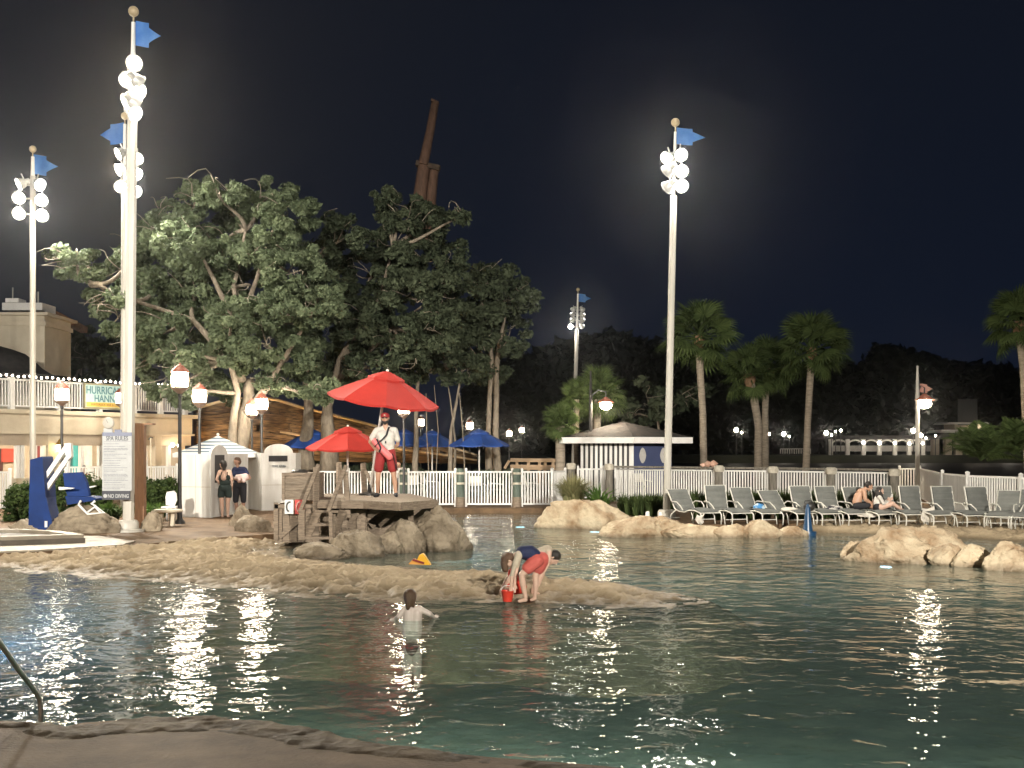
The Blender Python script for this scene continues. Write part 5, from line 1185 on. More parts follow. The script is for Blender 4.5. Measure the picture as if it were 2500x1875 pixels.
# ============================================================ leaves, trees, palms, grass
M_BARK = mat('pale_oak_bark', (0.27, 0.225, 0.17), 0.85, (0.14, 0.115, 0.085), 4, .7, 9, stretch=(2, 2, .7), dist=0.04)
M_TWIG = mat('pale_twig_bark', (0.30, 0.26, 0.20), 0.8, (0.20, 0.17, 0.13), 4)
def leafmat(name, c0, c1, tr=.3): return mat(name, c1, 0.8, c0, attr='tone', trans=tr, spec=.15)
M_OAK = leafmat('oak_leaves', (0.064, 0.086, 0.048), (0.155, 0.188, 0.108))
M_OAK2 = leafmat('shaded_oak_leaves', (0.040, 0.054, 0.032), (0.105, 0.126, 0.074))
M_FERN = leafmat('palm_leaves', (0.04, 0.065, 0.02), (0.11, 0.15, 0.05))
M_BUSH = leafmat('hedge_leaves', (0.025, 0.045, 0.015), (0.08, 0.12, 0.035))
def leaves(name, C, R, n, size, m, parent, seed, flat=.7, kind=None, elong=1.7):
    """C (K,3) blob centres, R (K,) radii, n leaves in each: small faces spread through the volume"""
    r = np.random.RandomState(seed); K = len(C); N = K * n
    dirs = r.normal(size=(N, 3)); dirs /= np.linalg.norm(dirs, axis=1, keepdims=True)
    rad = r.rand(N) ** .45 * np.repeat(R, n)
    P = np.repeat(C, n, 0) + dirs * rad[:, None] * np.array([1, 1, flat])
    nm = dirs * .6 + r.normal(size=(N, 3)) * .6 + np.array([0, 0, .45]); nm /= np.linalg.norm(nm, axis=1, keepdims=True)
    t = np.cross(nm, r.normal(size=(N, 3))); t /= np.linalg.norm(t, axis=1, keepdims=True); b = np.cross(nm, t)
    s = size * (0.6 + .8 * r.rand(N))[:, None]
    V = np.stack([P - t * s * elong * .5, P + b * s * .42 - t * s * .05, P + t * s * elong * .5, P - b * s * .42 - t * s * .05], 1)
    tone = np.clip(np.repeat(r.rand(K), n) * .55 + r.rand(N) * .45, 0, 1)
    return fast_quads(name, V, m, parent, tone, kind=kind)
def limb(a, b, r0, r1, rr, sag=.12, n=6, side=None):
    a = Vector(a); b = Vector(b); L = (b - a).length; P = []
    o1 = Vector((rr.uniform(-1, 1), rr.uniform(-1, 1), rr.uniform(-.3, 1))) * L * sag
    o2 = Vector((rr.uniform(-1, 1), rr.uniform(-1, 1), rr.uniform(-1, .6))) * L * sag * .6
    for i in range(n + 1):
        t = i / n; P.append(a.lerp(b, t) + o1 * math.sin(PI * t) + o2 * math.sin(2 * PI * t))
    return P, [r0 + (r1 - r0) * (i / n) for i in range(n + 1)]
def oak(label, base, forks, clumps, d, dep, seed, nl=95, size=.15, m=None, bark=None, tr0=.45, group='oak trees behind the pool', dens=1.0, name='oak_tree', twigs=30):
    """base: world foot; forks: list of trunk polylines in pixels (x, y, d); clumps: (x, y, rx, ry) pixels in the shown-size picture (1.13 px each)"""
    rr = random.Random(seed); bark = bark or M_BARK; m = m or M_OAK
    t = thing(name, label, 'tree', base, group)
    tips = []
    for i, f in enumerate(forks):
        P = [W(*p[:3]) for p in f]; R = [p[3] * (.80 if k == 0 else .55) for k, p in enumerate(f)]
        if P[0].z < .6: P[0].z = -.1
        Q = []; RR = []
        for k in range(len(P) - 1):
            for s in range(4): u = s / 4; Q.append(P[k].lerp(P[k + 1], u) + Vector((rr.uniform(-1, 1), rr.uniform(-1, 1), 0)) * R[k] * .18); RR.append(R[k] + (R[k + 1] - R[k]) * u)
        Q.append(P[-1]); RR.append(R[-1])
        obj('trunk', MB().tube(Q, RR, 10), bark, t, smooth='all'); tips.append(P[-1]); 
        for k in range(1, len(P)): tips.append(P[k])
    C = []; R = []
    for (cx, cy_, rx, ry) in clumps:
        x, y, rx, ry = cx * 1.13, cy_ * 1.13, rx * 1.13, ry * 1.13
        dc = d + rr.uniform(-dep, dep) * .5; c = W(x, y, dc)
        tip = min(tips, key=lambda q: (q - c).length * (1 if q.z < c.z + 1 else 1.6)); 
        P, Rr = limb(tip, c, .085, .02, rr, .10, 8); obj('branch', MB().tube(P, Rr, 6), bark, t, smooth='all')
        for _ in range(3):
            k = rr.randint(4, 8); a = rr.uniform(0, 2 * PI); q = c + Vector((math.cos(a) * rx / F * d * .62, -rr.uniform(dep * .2, dep * .5), math.sin(a) * ry / F * d * .62))
            P2, R2 = limb(P[k], q, .026, .008, rr, .16, 7); obj('twig', MB().tube(P2, R2, 4), M_TWIG, t, smooth='all')
        nb = max(3, int(rx * ry / 125 * dens))
        for _ in range(nb):
            while True:
                u = Vector((rr.uniform(-1, 1), rr.uniform(-1, 1), rr.uniform(-1, 1)))
                if .15 < u.length < 1: break
            u = u.normalized() * u.length ** .6
            if rr.random() < .10: u = u * rr.uniform(1.1, 1.35); C.append(W(x + u.x * rx, y + u.z * ry, dc + u.y * dep * .5)); R.append(rr.uniform(.12, .22) * d / 40); continue
            C.append(W(x + u.x * rx, y + u.z * ry, dc + u.y * dep * .5)); R.append(rr.uniform(.18, .40) * d / 40)
    leaves('crown', np.array([tuple(c) for c in C]), np.array(R), nl, size, m, t, seed)
    return t
oak('large spreading live oak with pale limbs reaching left behind the tallest light pole', W(585, 1235, 38.5) * 1, [
        [(590, 1235, 38.5, .62), (588, 1120, 38.5, .46), (600, 1010, 38.6, .42), (612, 930, 38.8, .30)],
        [(575, 1235, 38.2, .4), (568, 1050, 38.2, .26), (580, 960, 38.0, .2), (560, 880, 37.5, .16)],
        [(602, 1010, 38.6, .3), (650, 950, 38.0, .2), (690, 880, 37.5, .15), (740, 800, 37, .1)],
        [(588, 930, 38.6, .26), (585, 820, 38.3, .2), (570, 700, 38, .14), (600, 560, 38, .08)],
        [(575, 900, 38.4, .2), (470, 780, 37.8, .15), (330, 735, 37.2, .1), (240, 695, 36.8, .06)],
        [(580, 800, 38.2, .15), (500, 640, 37.5, .1), (460, 560, 37.5, .06)], [(585, 800, 38.2, .15), (640, 640, 37.3, .1), (680, 520, 37.3, .06)]],
    [(140, 555, 34, 24), (195, 572, 45, 35), (150, 585, 26, 16), (220, 655, 36, 30), (248, 695, 18, 30), (300, 545, 38, 36), (330, 500, 45, 32), (425, 432, 45, 34), (370, 470, 45, 35), (475, 415, 45, 28), (520, 450, 60, 45), (590, 425, 48, 34), (622, 475, 62, 52), (400, 520, 75, 55), (480, 545, 75, 55), (335, 600, 55, 55), (430, 625, 75, 60), (545, 620, 75, 60), (630, 590, 65, 60), (345, 705, 55, 50), (440, 720, 70, 50), (322, 780, 32, 48), (395, 775, 50, 42), (470, 790, 62, 42), (560, 740, 65, 50), (645, 690, 65, 60), (650, 780, 55, 50), (445, 835, 55, 26), (600, 830, 55, 26), (550, 540, 60, 50), (690, 640, 50, 60), (310, 660, 34, 50), (285, 600, 40, 40), (260, 650, 35, 30), (370, 840, 50, 26), (410, 860, 40, 18), (520, 850, 40, 26), (690, 850, 40, 25), (300, 740, 30, 40), (500, 690, 60, 50), (600, 670, 60, 50), (275, 560, 30, 26)],
    38.5, 4.5, 21, nl=150, size=.105)
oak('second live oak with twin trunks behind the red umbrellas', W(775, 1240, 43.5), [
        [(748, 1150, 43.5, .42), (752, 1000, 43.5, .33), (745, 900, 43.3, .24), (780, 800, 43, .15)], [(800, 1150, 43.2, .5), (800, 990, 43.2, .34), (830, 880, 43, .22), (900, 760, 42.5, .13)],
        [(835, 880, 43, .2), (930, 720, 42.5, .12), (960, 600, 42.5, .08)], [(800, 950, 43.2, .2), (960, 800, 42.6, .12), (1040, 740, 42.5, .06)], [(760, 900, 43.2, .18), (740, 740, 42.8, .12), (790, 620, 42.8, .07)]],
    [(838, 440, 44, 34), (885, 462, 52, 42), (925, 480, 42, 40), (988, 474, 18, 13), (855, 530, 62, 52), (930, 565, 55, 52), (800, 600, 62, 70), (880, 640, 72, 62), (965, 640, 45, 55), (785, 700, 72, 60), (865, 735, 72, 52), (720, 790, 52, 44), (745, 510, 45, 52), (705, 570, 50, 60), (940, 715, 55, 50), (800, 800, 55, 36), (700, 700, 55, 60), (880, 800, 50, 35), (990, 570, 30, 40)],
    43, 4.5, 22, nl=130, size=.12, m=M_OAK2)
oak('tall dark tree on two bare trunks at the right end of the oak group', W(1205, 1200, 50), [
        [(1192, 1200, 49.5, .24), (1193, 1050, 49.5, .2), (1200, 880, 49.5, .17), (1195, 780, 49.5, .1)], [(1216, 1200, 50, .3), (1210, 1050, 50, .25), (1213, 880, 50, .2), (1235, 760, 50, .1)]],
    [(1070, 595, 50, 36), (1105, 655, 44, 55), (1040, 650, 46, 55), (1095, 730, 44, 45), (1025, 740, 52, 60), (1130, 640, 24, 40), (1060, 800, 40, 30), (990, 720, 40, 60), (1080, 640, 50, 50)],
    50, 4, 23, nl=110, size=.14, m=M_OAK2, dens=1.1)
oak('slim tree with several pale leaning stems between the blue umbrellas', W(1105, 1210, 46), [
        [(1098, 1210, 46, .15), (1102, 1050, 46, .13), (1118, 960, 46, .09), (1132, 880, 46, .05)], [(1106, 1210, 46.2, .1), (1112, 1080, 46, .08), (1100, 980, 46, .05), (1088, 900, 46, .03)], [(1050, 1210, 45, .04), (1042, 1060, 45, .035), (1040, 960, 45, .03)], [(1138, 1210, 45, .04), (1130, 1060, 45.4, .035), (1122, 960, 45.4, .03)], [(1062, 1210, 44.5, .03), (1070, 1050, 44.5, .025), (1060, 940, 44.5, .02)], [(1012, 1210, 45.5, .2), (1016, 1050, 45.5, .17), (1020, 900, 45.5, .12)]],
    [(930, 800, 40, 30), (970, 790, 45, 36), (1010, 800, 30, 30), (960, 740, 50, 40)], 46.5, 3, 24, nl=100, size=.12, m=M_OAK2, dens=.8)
oak('dark tree behind the cream upper block', W(200, 1150, 62), [[(190, 1150, 62, .4), (190, 950, 62, .3), (200, 850, 62, .2)]], [(160, 740, 60, 40), (200, 780, 60, 50), (130, 800, 60, 40), (240, 760, 40, 50)], 62, 5, 25, nl=60, size=.3, m=M_OAK2, dens=.5)
oak('faint bushy tree behind the grey roof of the hut', W(1640, 1160, 60), [[(1620, 1160, 60, .18), (1605, 1020, 60, .10)]], [(1400, 860, 44, 40), (1450, 870, 50, 40), (1500, 850, 30, 30), (1370, 900, 30, 30)], 60, 4, 26, nl=50, size=.26, m=M_OAK2, dens=.5)
# far woods: one dark mass
rr = random.Random(9); C = []; R = []
line = [(1160, 880), (1240, 900), (1320, 870), (1400, 850), (1500, 830), (1560, 840), (1650, 880), (1800, 905), (1950, 910), (2100, 900), (2150, 860), (2250, 880), (2350, 905), (2480, 915), (2620, 890)]
for x in range(1150, 2640, 8):
    yt = float(np.interp(x, [p[0] for p in line], [p[1] for p in line])) + rr.uniform(-8, 14)
    y = yt
    while y < 1090:
        C.append(tuple(W(x + rr.uniform(-8, 8), y, 186 + rr.uniform(-8, 8)))); R.append(rr.uniform(1.0, 1.9)); y += rr.uniform(11, 20)
M_FARLEAF = leafmat('distant_leaves', (0.016, 0.02, 0.012), (0.03, 0.036, 0.02), 0.1)
leaves('distant_woods', np.array(C), np.array(R), 32, 1.1, M_FARLEAF, None, 5, flat=1, kind='stuff')
o = MB(); 
for k in range(60):
    pass
ws = MB(); n = 80
def wall_pt(u, v):
    x = 1150 + 1490 * u; yt = float(np.interp(x, [p[0] for p in line], [p[1] for p in line])) + 22 + 8 * math.sin(u * 60)
    return W(x, yt + (1098 - yt) * v, 200 + 4 * math.sin(u * 40))
ws.sheet(wall_pt, 160, 3); n = len(ws.v); ws.v += [(p[0], p[1] + 12, p[2]) for p in ws.v[:n]]
ws.f += [tuple(i + n for i in f) for f in ws.f]; ws.mi += [0] * len(ws.f)
tag(obj('distant_wood_mass', ws, M_FARLEAF, recalc=False), kind='stuff')

# ---- palms
def fan_mesh():
    mb = MB(); L = .52
    mb.tube([(0, 0, 0), (.28, 0, .02), (L, 0, 0)], [.022, .014, .008], 4)
    n = 22
    for k in range(n):
        a = math.radians(-125 + 250 * k / (n - 1)); ln = .48 * (1 - .18 * abs(a) / 2.2); w = .030
        dx, dy = math.cos(a), math.sin(a); px_, py = -dy, dx
        p0 = Vector((L, 0, 0)); p1 = p0 + Vector((dx, dy, 0)) * ln * .6 + Vector((0, 0, -.03)); p2 = p0 + Vector((dx, dy, 0)) * ln + Vector((0, 0, -.16))
        q = Vector((px_, py, 0)) * w
        mb.add([p0, p1 + q, p2, p1 - q, p1 + Vector((0, 0, -.012))], [(0, 4, 1), (0, 3, 4), (1, 4, 2), (4, 3, 2)])
    return mb
def feather_mesh():
    mb = MB(); P = [Vector((t, 0, .30 * math.sin(t * 2.0) - .42 * t * t)) for t in [i / 10 for i in range(11)]]
    mb.tube(P, [.012 * (1 - i / 12) for i in range(11)], 4)
    for i in range(34):
        t = .12 + .88 * i / 33; k = min(9, int(t * 10)); p = P[k].lerp(P[k + 1], t * 10 - k); ln = .30 * math.sin(PI * min(.97, t * .9 + .1)) + .05
        for s in (-1, 1):
            e = p + Vector((ln * .55, s * ln, .02)); m_ = p.lerp(e, .5) + Vector((0.02, 0, .02)); mb.add([p, m_ + Vector((.018, 0, 0)), e, m_ - Vector((.018, 0, 0))], [(0, 1, 2, 3)])
    return mb
def mesh_only(nm, mb, m):
    o = obj(nm, mb, m, recalc=False); off = o.location.copy()
    for v in o.data.vertices: v.co += off
    me = o.data; bpy.data.objects.remove(o)
    a = me.attributes.new('tone', 'FLOAT', 'FACE'); a.data.foreach_set('value', nrs.rand(len(me.polygons)).astype(np.float32)); return me
FAN = mesh_only('frond', fan_mesh(), M_FERN); FEA = mesh_only('frond', feather_mesh(), M_FERN)
M_PALMB = mat('palm_bark', (0.33, 0.28, 0.22), 0.9, (0.20, 0.165, 0.125), 3, .7, 7, stretch=(1, 1, 5), dist=0.03)
def palm(label, c, Rpx, d, trunk, seed, n=38, me=None, lo=-55, hi=88, group='palm trees beyond the fence', name='palm_tree', boot=True):
    rr = random.Random(seed); cw = W(c[0], c[1], d); me = me or FAN
    bx = W(*trunk[0][:2], d) if trunk else cw.copy(); bx.z = 0 if trunk else cw.z - .1
    t = thing(name, label, 'palm' if trunk else 'plant', bx, group)
    if trunk:
        P = [W(x, y, d) for x, y, r in trunk]; P[0].z = -.05; obj('trunk', MB().tube(P, [r for _, _, r in trunk], 12), M_PALMB, t, smooth='all')
        top = P[-1]
    else: top = cw
    if boot and trunk: obj('leaf_bases', MB().lathe([(trunk[-1][2] * .9, -.45), (trunk[-1][2] * 1.5, .0), (trunk[-1][2] * 1.3, .2), (.01, .3)], top, 10), mat('reddish_leaf_bases', (.28, .17, .09), .9, (.15, .09, .05), 8, .5), t, smooth=True)
    S_ = Rpx / F * d
    for k in range(n):
        az = k * 2.39996 + rr.uniform(-.3, .3); el = math.radians(lo + (hi - lo) * ((k + .5) / n) ** .8 + rr.uniform(-8, 8))
        o = share('frond', me, t, top - t.location + Vector((0, 0, .12)), (rr.uniform(-.5, .5), -el, az), S_ * rr.uniform(.85, 1.1))
        o.rotation_euler = (Matrix.Rotation(az, 3, 'Z') @ Matrix.Rotation(-el, 3, 'Y') @ Matrix.Rotation(rr.uniform(-.6, .6), 3, 'X')).to_euler()
    return t
palm('tallest palm, right behind the right light pole', (1709, 815), 108, 50, [(1719, 1140, .17), (1716, 1010, .15), (1709, 900, .155), (1707, 832, .16)], 1, 46)
palm('palm with a leaning trunk left of the pair, its crown touching its neighbour', (1826, 915), 88, 54, [(1850, 1140, .2), (1852, 1040, .18), (1842, 980, .19), (1830, 925, .2)], 2)
palm('palm with an upright trunk in the middle of the right group', (1872, 895), 92, 55, [(1868, 1140, .19), (1868, 1000, .16), (1872, 905, .15)], 3)
palm('palm with a curved trunk standing alone right of the group', (1985, 850), 104, 52, [(1966, 1140, .18), (1972, 1030, .15), (1977, 940, .16), (1982, 862, .17)], 4, 46)
palm('palm crown cut by the right edge of the view', (2482, 790), 98, 42, [(2515, 1150, .17), (2500, 900, .15), (2488, 800, .16)], 5, 46)
palm('bright full palm crown rising behind the striped hut', (1458, 960), 82, 50, [(1458, 1100, .16), (1458, 975, .16)], 6, 50, boot=False)
palm('short palm on a thick brown trunk at the left corner of the hut', (1372, 1022), 58, 46, [(1368, 1145, .21), (1368, 1040, .19)], 7, 40, boot=False)
palm('small palm crown between the short palm and the far light pole', (1408, 965), 50, 49, [(1408, 1120, .12), (1408, 975, .11)], 8, 30, boot=False)
palm('large feathery sago palm behind the fence at the right edge', (2395, 1135), 95, 33, None, 9, 34, FEA, 5, 80, 'feathery plants beyond the fence', 'sago_plant')
palm('second feathery plant farther right behind the fence', (2475, 1120), 85, 34, None, 10, 30, FEA, 5, 80, 'feathery plants beyond the fence', 'sago_plant')
# ---- grasses and shrubs
def blades(name, C, n, hgt, spread, m, parent, seed, w=.012, kind=None, arch=.5):
    r = np.random.RandomState(seed); K = len(C); N = K * n; B0 = np.repeat(np.array(C, float), n, 0)
    az = r.rand(N) * 2 * PI; q = r.rand(N) ** .7; D = np.stack([np.cos(az), np.sin(az), np.zeros(N)], 1)
    h = hgt * (.6 + .5 * r.rand(N)); B = B0 + D * (spread * .15 * q)[:, None]
    T1 = B + D * (spread * .35 * q)[:, None] + np.array([0, 0, 1]) * (h * .65)[:, None]
    T2 = B + D * (spread * q)[:, None] + np.array([0, 0, 1]) * (h * (1 - arch * .5 * q))[:, None]
    sd = np.stack([-np.sin(az + r.rand(N)), np.cos(az + r.rand(N)), np.zeros(N)], 1) * w
    V = np.concatenate([np.stack([B - sd, B + sd, T1 + sd, T1 - sd], 1), np.stack([T1 - sd, T1 + sd, T2 + sd * .15, T2 - sd * .15], 1)], 0)
    tone = np.tile(np.clip(.35 + .3 * r.randn(N), 0, 1), 2)
    return fast_quads(name, V, m, parent, tone, kind=kind)
M_FGR = leafmat('fountain_grass_blades', (0.20, 0.20, 0.09), (0.42, 0.38, 0.20)); M_GRN = leafmat('green_blades', (0.05, 0.10, 0.02), (0.15, 0.24, 0.06)); M_DKG = leafmat('dark_grass_blades', (0.035, 0.055, 0.018), (0.10, 0.135, 0.045))
def gpt(x, y, z=0.0): return tuple(G(x, y, z))
def tuft(name, label, x, d, n, h, sp, m, seed, w=.012, cat='grass tuft', group=None, arch=.5):
    p = W(x, 1100, d); p.z = 0
    tag(blades(name, [tuple(p)], n, h, sp, m, None, seed, w, arch=arch), label, cat, group)
tuft('fountain_grass', 'tall pale fountain grass in front of the short fence panel', 1398, 33.5, 1300, 1.15, .7, M_FGR, 1)
tuft('agave_plant', 'bright green strappy plant right of the fountain grass', 1462, 33, 120, .85, .75, M_GRN, 2, .035, 'plant')
tuft('grass_tuft', 'wide green grass tuft directly left of the tallest light pole', 268, 28.4, 700, .62, .65, M_GRN, 3, arch=.9)
tuft('grass_tuft', 'green grass tuft right of the brown post', 362, 29, 500, .55, .55, M_GRN, 4, arch=.9)
tuft('grass_tuft', 'small grass tuft by the stone table', 392, 30.5, 400, .5, .4, M_GRN, 5, arch=.9)
rr = random.Random(3)
C = [tuple(W(rr.uniform(1515, 1642), 1100, rr.uniform(32.0, 33.6)).xy) + (0,) for _ in range(60)]
tag(blades('border_grass', C, 60, .62, .28, M_DKG, None, 6), kind='stuff')
C = [tuple(W(rr.uniform(1690, 2190), 1100, rr.uniform(30.5, 31.3)).xy) + (0,) for _ in range(170)]
tag(blades('border_grass', C, 60, .80, .30, M_DKG, None, 7), kind='stuff')
def shrub(label, x0, x1, y0, y1, d, seed, size=.07, n=80, m=None, name='shrub', group='clipped shrubs beside the bar', dens=1.0):
    rr = random.Random(seed); a = W(x0, y1, d); b = W(x1, y0, d); c = Vector(((a.x + b.x) / 2, d, 0)); t = thing(name, label, 'shrub', c, group)
    zt = b.z; rx = (b.x - a.x) / 2; C = []; R = []
    for _ in range(int(60 * dens)):
        u = Vector((rr.uniform(-1, 1), rr.uniform(-1, 1), rr.uniform(0, 1)))
        if u.length > 1: u.normalize()
        C.append((c.x + u.x * rx, c.y + u.y * .7, max(.12, u.z * zt - .05))); R.append(rr.uniform(.13, .22))
    leaves('crown', np.array(C), np.array(R), n, size, m or M_BUSH, t, seed, flat=.9)
    for k in range(5): obj('stem', MB().tube([(c.x + rr.uniform(-.2, .2), c.y, 0), (c.x + rr.uniform(-1, 1) * rx * .7, c.y + rr.uniform(-.3, .3), zt * .6)], [.02, .008], 5), M_DARKWOOD, t)
for i, a in enumerate((('green shrub behind the blue pool lift cover', 26, 100, 1166, 1250, 30.5), ('green shrub between the pool lift and its seat', 112, 178, 1158, 1248, 31), ('green shrub behind the hanging blue seat', 190, 262, 1160, 1240, 32), ('shrub left of the white towel booth behind the brown post', 350, 400, 1160, 1245, 34.5), ('shrub directly beside the white towel booth', 395, 442, 1158, 1240, 35.5))):
    shrub(*a, seed=40 + i)
rr = random.Random(8); C = []; R = []
for _ in range(420):
    x = rr.uniform(690, 1290); d = rr.uniform(45, 49); z = rr.uniform(.1, 1.15) ; p = W(x, 1100, d); C.append((p.x, p.y, z * (1.0 if x < 1000 else .75))); R.append(rr.uniform(.18, .35))
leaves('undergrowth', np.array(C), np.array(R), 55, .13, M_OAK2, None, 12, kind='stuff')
# ============================================================ people
def skin(name, c): return mat(name, c, 0.5, tuple(x * .88 for x in c), 5)
SK_P = skin('pale_skin', (.58, .38, .29)); SK_T = skin('tan_skin', (.50, .29, .19)); SK_D = skin('olive_skin', (.38, .22, .15)); SK_W = skin('very_pale_skin', (.68, .55, .49))
HAIR_D = mat('dark_hair', (.018, .013, .010), .45, bump=.6, bscale=60, stretch=(3, 3, .5)); HAIR_B = mat('brown_hair', (.09, .045, .022), .5, bump=.6, bscale=60, stretch=(3, 3, .5))
CL = lambda n, c: mat('cloth_' + n, c, .8, tuple(x * .8 for x in c), 6, .3, 12)
WHT, RED_, NAVY, BLK, GRN = CL('white', (.66, .62, .56)), CL('dark_red', (.30, .022, .022)), CL('navy', (.012, .018, .062)), CL('black', (.012, .012, .016)), CL('deep_green', (.010, .022, .020))
PINKR, SCAR, CREAM = CL('faded_red', (.52, .10, .08)), CL('scarlet', (.62, .04, .02)), CL('cream', (.50, .42, .32))
def body(parent, org, caps, mats, vox=.009, s=1.0, name='body'):
    """one continuous surface grown from tapered limbs; each face takes the material of the limb it lies on"""
    org = Vector(org); mb = MB(); cap = []
    for c in caps:
        a, ra, b, rb, mi = c[:5]; a = org + Vector(a) * s; b = org + Vector(b) * s; ra *= s; rb *= s; cap.append((a, ra, b, rb, mi))
        mb.ball(a, ra, 12); mb.ball(b, rb, 12)
        if (b - a).length > 1e-4: mb.tube([a, b], [ra, rb], 12)
    me = bpy.data.meshes.new('tmp'); me.from_pydata(mb.v, [], mb.f); o = bpy.data.objects.new('tmp', me); COL.objects.link(o)
    m1 = o.modifiers.new('r', 'REMESH'); m1.mode = 'VOXEL'; m1.voxel_size = vox; m2 = o.modifiers.new('s', 'SMOOTH'); m2.factor = .5; m2.iterations = 3
    dg = bpy.context.evaluated_depsgraph_get(); dg.update(); me2 = bpy.data.meshes.new_from_object(o.evaluated_get(dg)); bpy.data.objects.remove(o)
    n = len(me2.polygons); P = np.empty(n * 3, dtype=np.float32); me2.polygons.foreach_get('center', P); P = P.reshape(-1, 3)
    best = np.full(n, 1e9); idx = np.zeros(n, dtype=np.int32)
    for a, ra, b, rb, mi in cap:
        a_ = np.array(a); e = np.array(b) - a_; L = max(float(e @ e), 1e-9); t = np.clip(((P - a_) @ e) / L, 0, 1)
        dd_ = np.linalg.norm(P - (a_ + t[:, None] * e), axis=1) - (ra + (rb - ra) * t); k = dd_ < best; best[k] = dd_[k]; idx[k] = mi
    me2.materials.clear()
    for m in mats: me2.materials.append(m)
    me2.polygons.foreach_set('material_index', idx); me2.polygons.foreach_set('use_smooth', np.ones(n, bool))
    off = np.array(top_of(parent).location); V = np.empty(len(me2.vertices) * 3, dtype=np.float32); me2.vertices.foreach_get('co', V)
    me2.vertices.foreach_set('co', (V.reshape(-1, 3) - off).ravel().astype(np.float32)); me2.update()
    o = bpy.data.objects.new(name, me2); COL.objects.link(o); o.parent = parent; return o
def hand(w, d, side, mi, s=1.0):
    """palm, four bent fingers and a thumb from the wrist w along d"""
    w = Vector(w); d = Vector(d).normalized(); sd = Vector(side).normalized(); sd = (sd - d * sd.dot(d)).normalized(); nrm = d.cross(sd)
    out = [(w, .024 * s, w + d * .07 * s, .026 * s, mi), (w + sd * .018 * s, .018 * s, w + d * .075 * s + sd * .026 * s, .016 * s, mi), (w - sd * .018 * s, .018 * s, w + d * .072 * s - sd * .026 * s, .016 * s, mi)]
    for k, ln in ((-1.5, .055), (-.5, .072), (.5, .078), (1.5, .068)):
        a = w + d * .085 * s + sd * (.020 * k * s); b = a + (d * .6 * ln + nrm * .012 + sd * k * .004) * s; c = b + (d * .45 * ln + nrm * .022) * s
        out += [(a, .0092 * s, b, .0086 * s, mi), (b, .0086 * s, c, .0072 * s, mi)]
    a = w + d * .02 * s + sd * .03 * s; b = a + (d * .035 + sd * .028) * s; out += [(a, .012 * s, b, .010 * s, mi), (b, .010 * s, b + (d * .03 + sd * .005) * s, .008 * s, mi)]
    return out
def head(c, f, mi, s=1.0, up=(0, 0, 1)):
    """skull, jaw, nose, ears; f = direction of the face"""
    c = Vector(c); f = Vector(f).normalized(); u = Vector(up).normalized(); r = f.cross(u).normalized(); u = r.cross(f)
    out = [(c - f * .012 * s + u * .02 * s, .088 * s, c + f * .012 * s + u * .015 * s, .083 * s, mi), (c + f * .02 * s - u * .04 * s, .066 * s, c + f * .035 * s - u * .085 * s, .040 * s, mi)]
    out += [(c + f * .088 * s + u * .01 * s, .010 * s, c + f * .108 * s - u * .022 * s, .014 * s, mi)]
    for k in (-1, 1): out += [(c + r * k * .088 * s + u * .01 * s, .016 * s, c + r * k * .09 * s - u * .025 * s, .012 * s, mi)]
    return out
def face(parent, c, f, s=1.0, up=(0, 0, 1), hairm=None, brows=True):
    c = Vector(c); f = Vector(f).normalized(); u = Vector(up).normalized(); r = f.cross(u).normalized(); u = r.cross(f)
    for k in (-1, 1): obj('eye', MB().ball(c + f * .088 * s + r * k * .032 * s + u * .012 * s, .010 * s, 8), HAIR_D, parent, smooth='all')
    obj('mouth', MB().tube([c + f * .092 * s - r * .022 * s - u * .055 * s, c + f * .1 * s - u * .058 * s, c + f * .092 * s + r * .022 * s - u * .055 * s], .006 * s, 5), mat('lip_tone', (.35, .13, .1), .5), parent)
def hair(parent, pieces, m, name='hair'):
    mb = MB()
    caps = [(a, ra, b, rb, 0) for a, ra, b, rb in pieces]; return body(parent, (0, 0, 0), caps, [m], .01, name=name)

# lifeguard ---------------------------------------------------
o = W(942, 1100, 25.1); o.z = ZT
lg = thing('person', 'lifeguard in white polo, red shorts and red cap standing on the wooden deck', 'person', o)
V3 = Vector; K = []
mi = dict(skin=0, shirt=1, shorts=2, shoe=3, beard=4)
K += [((-.09, 0, .98), .125, (.09, 0, .98), .125, 2), ((-.07, 0, 1.06), .125, (.07, 0, 1.06), .12, 1), ((-.09, 0, 1.16), .115, (.09, 0, 1.16), .115, 1), ((-.11, 0, 1.36), .115, (.11, 0, 1.36), .115, 1), ((-.07, -.01, 1.2), .125, (-.07, -.01, 1.38), .11, 1), ((.07, -.01, 1.2), .125, (.07, -.01, 1.38), .11, 1), ((-.17, 0, 1.47), .065, (.17, 0, 1.47), .065, 1), ((0, 0, 1.46), .07, (-.01, -.01, 1.60), .054, 0)]
K += [((-.05, .01, 1.51), .06, (.05, .01, 1.51), .06, 1)]
for sx, kx, ax_ in ((-1, -.155, -.175), (1, .15, .20)):
    K += [((sx * .10, 0, .96), .115, (kx, -.01, .63), .108, 2), ((kx, -.01, .68), .075, ((kx + ax_) / 2, -.01, .47), .058, 0), (((kx + ax_) / 2, -.01, .47), .055, (ax_, .02, .30), .056, 0), ((ax_, .02, .30), .052, (ax_ + sx * .01, .02, .09), .037, 0),
          ((ax_ + sx * .01, .03, .05), .045, (ax_ + sx * .05, -.16, .035), .036, 3), ((ax_ + sx * .01, .05, .04), .04, (ax_ + sx * .02, .0, .05), .045, 3)]
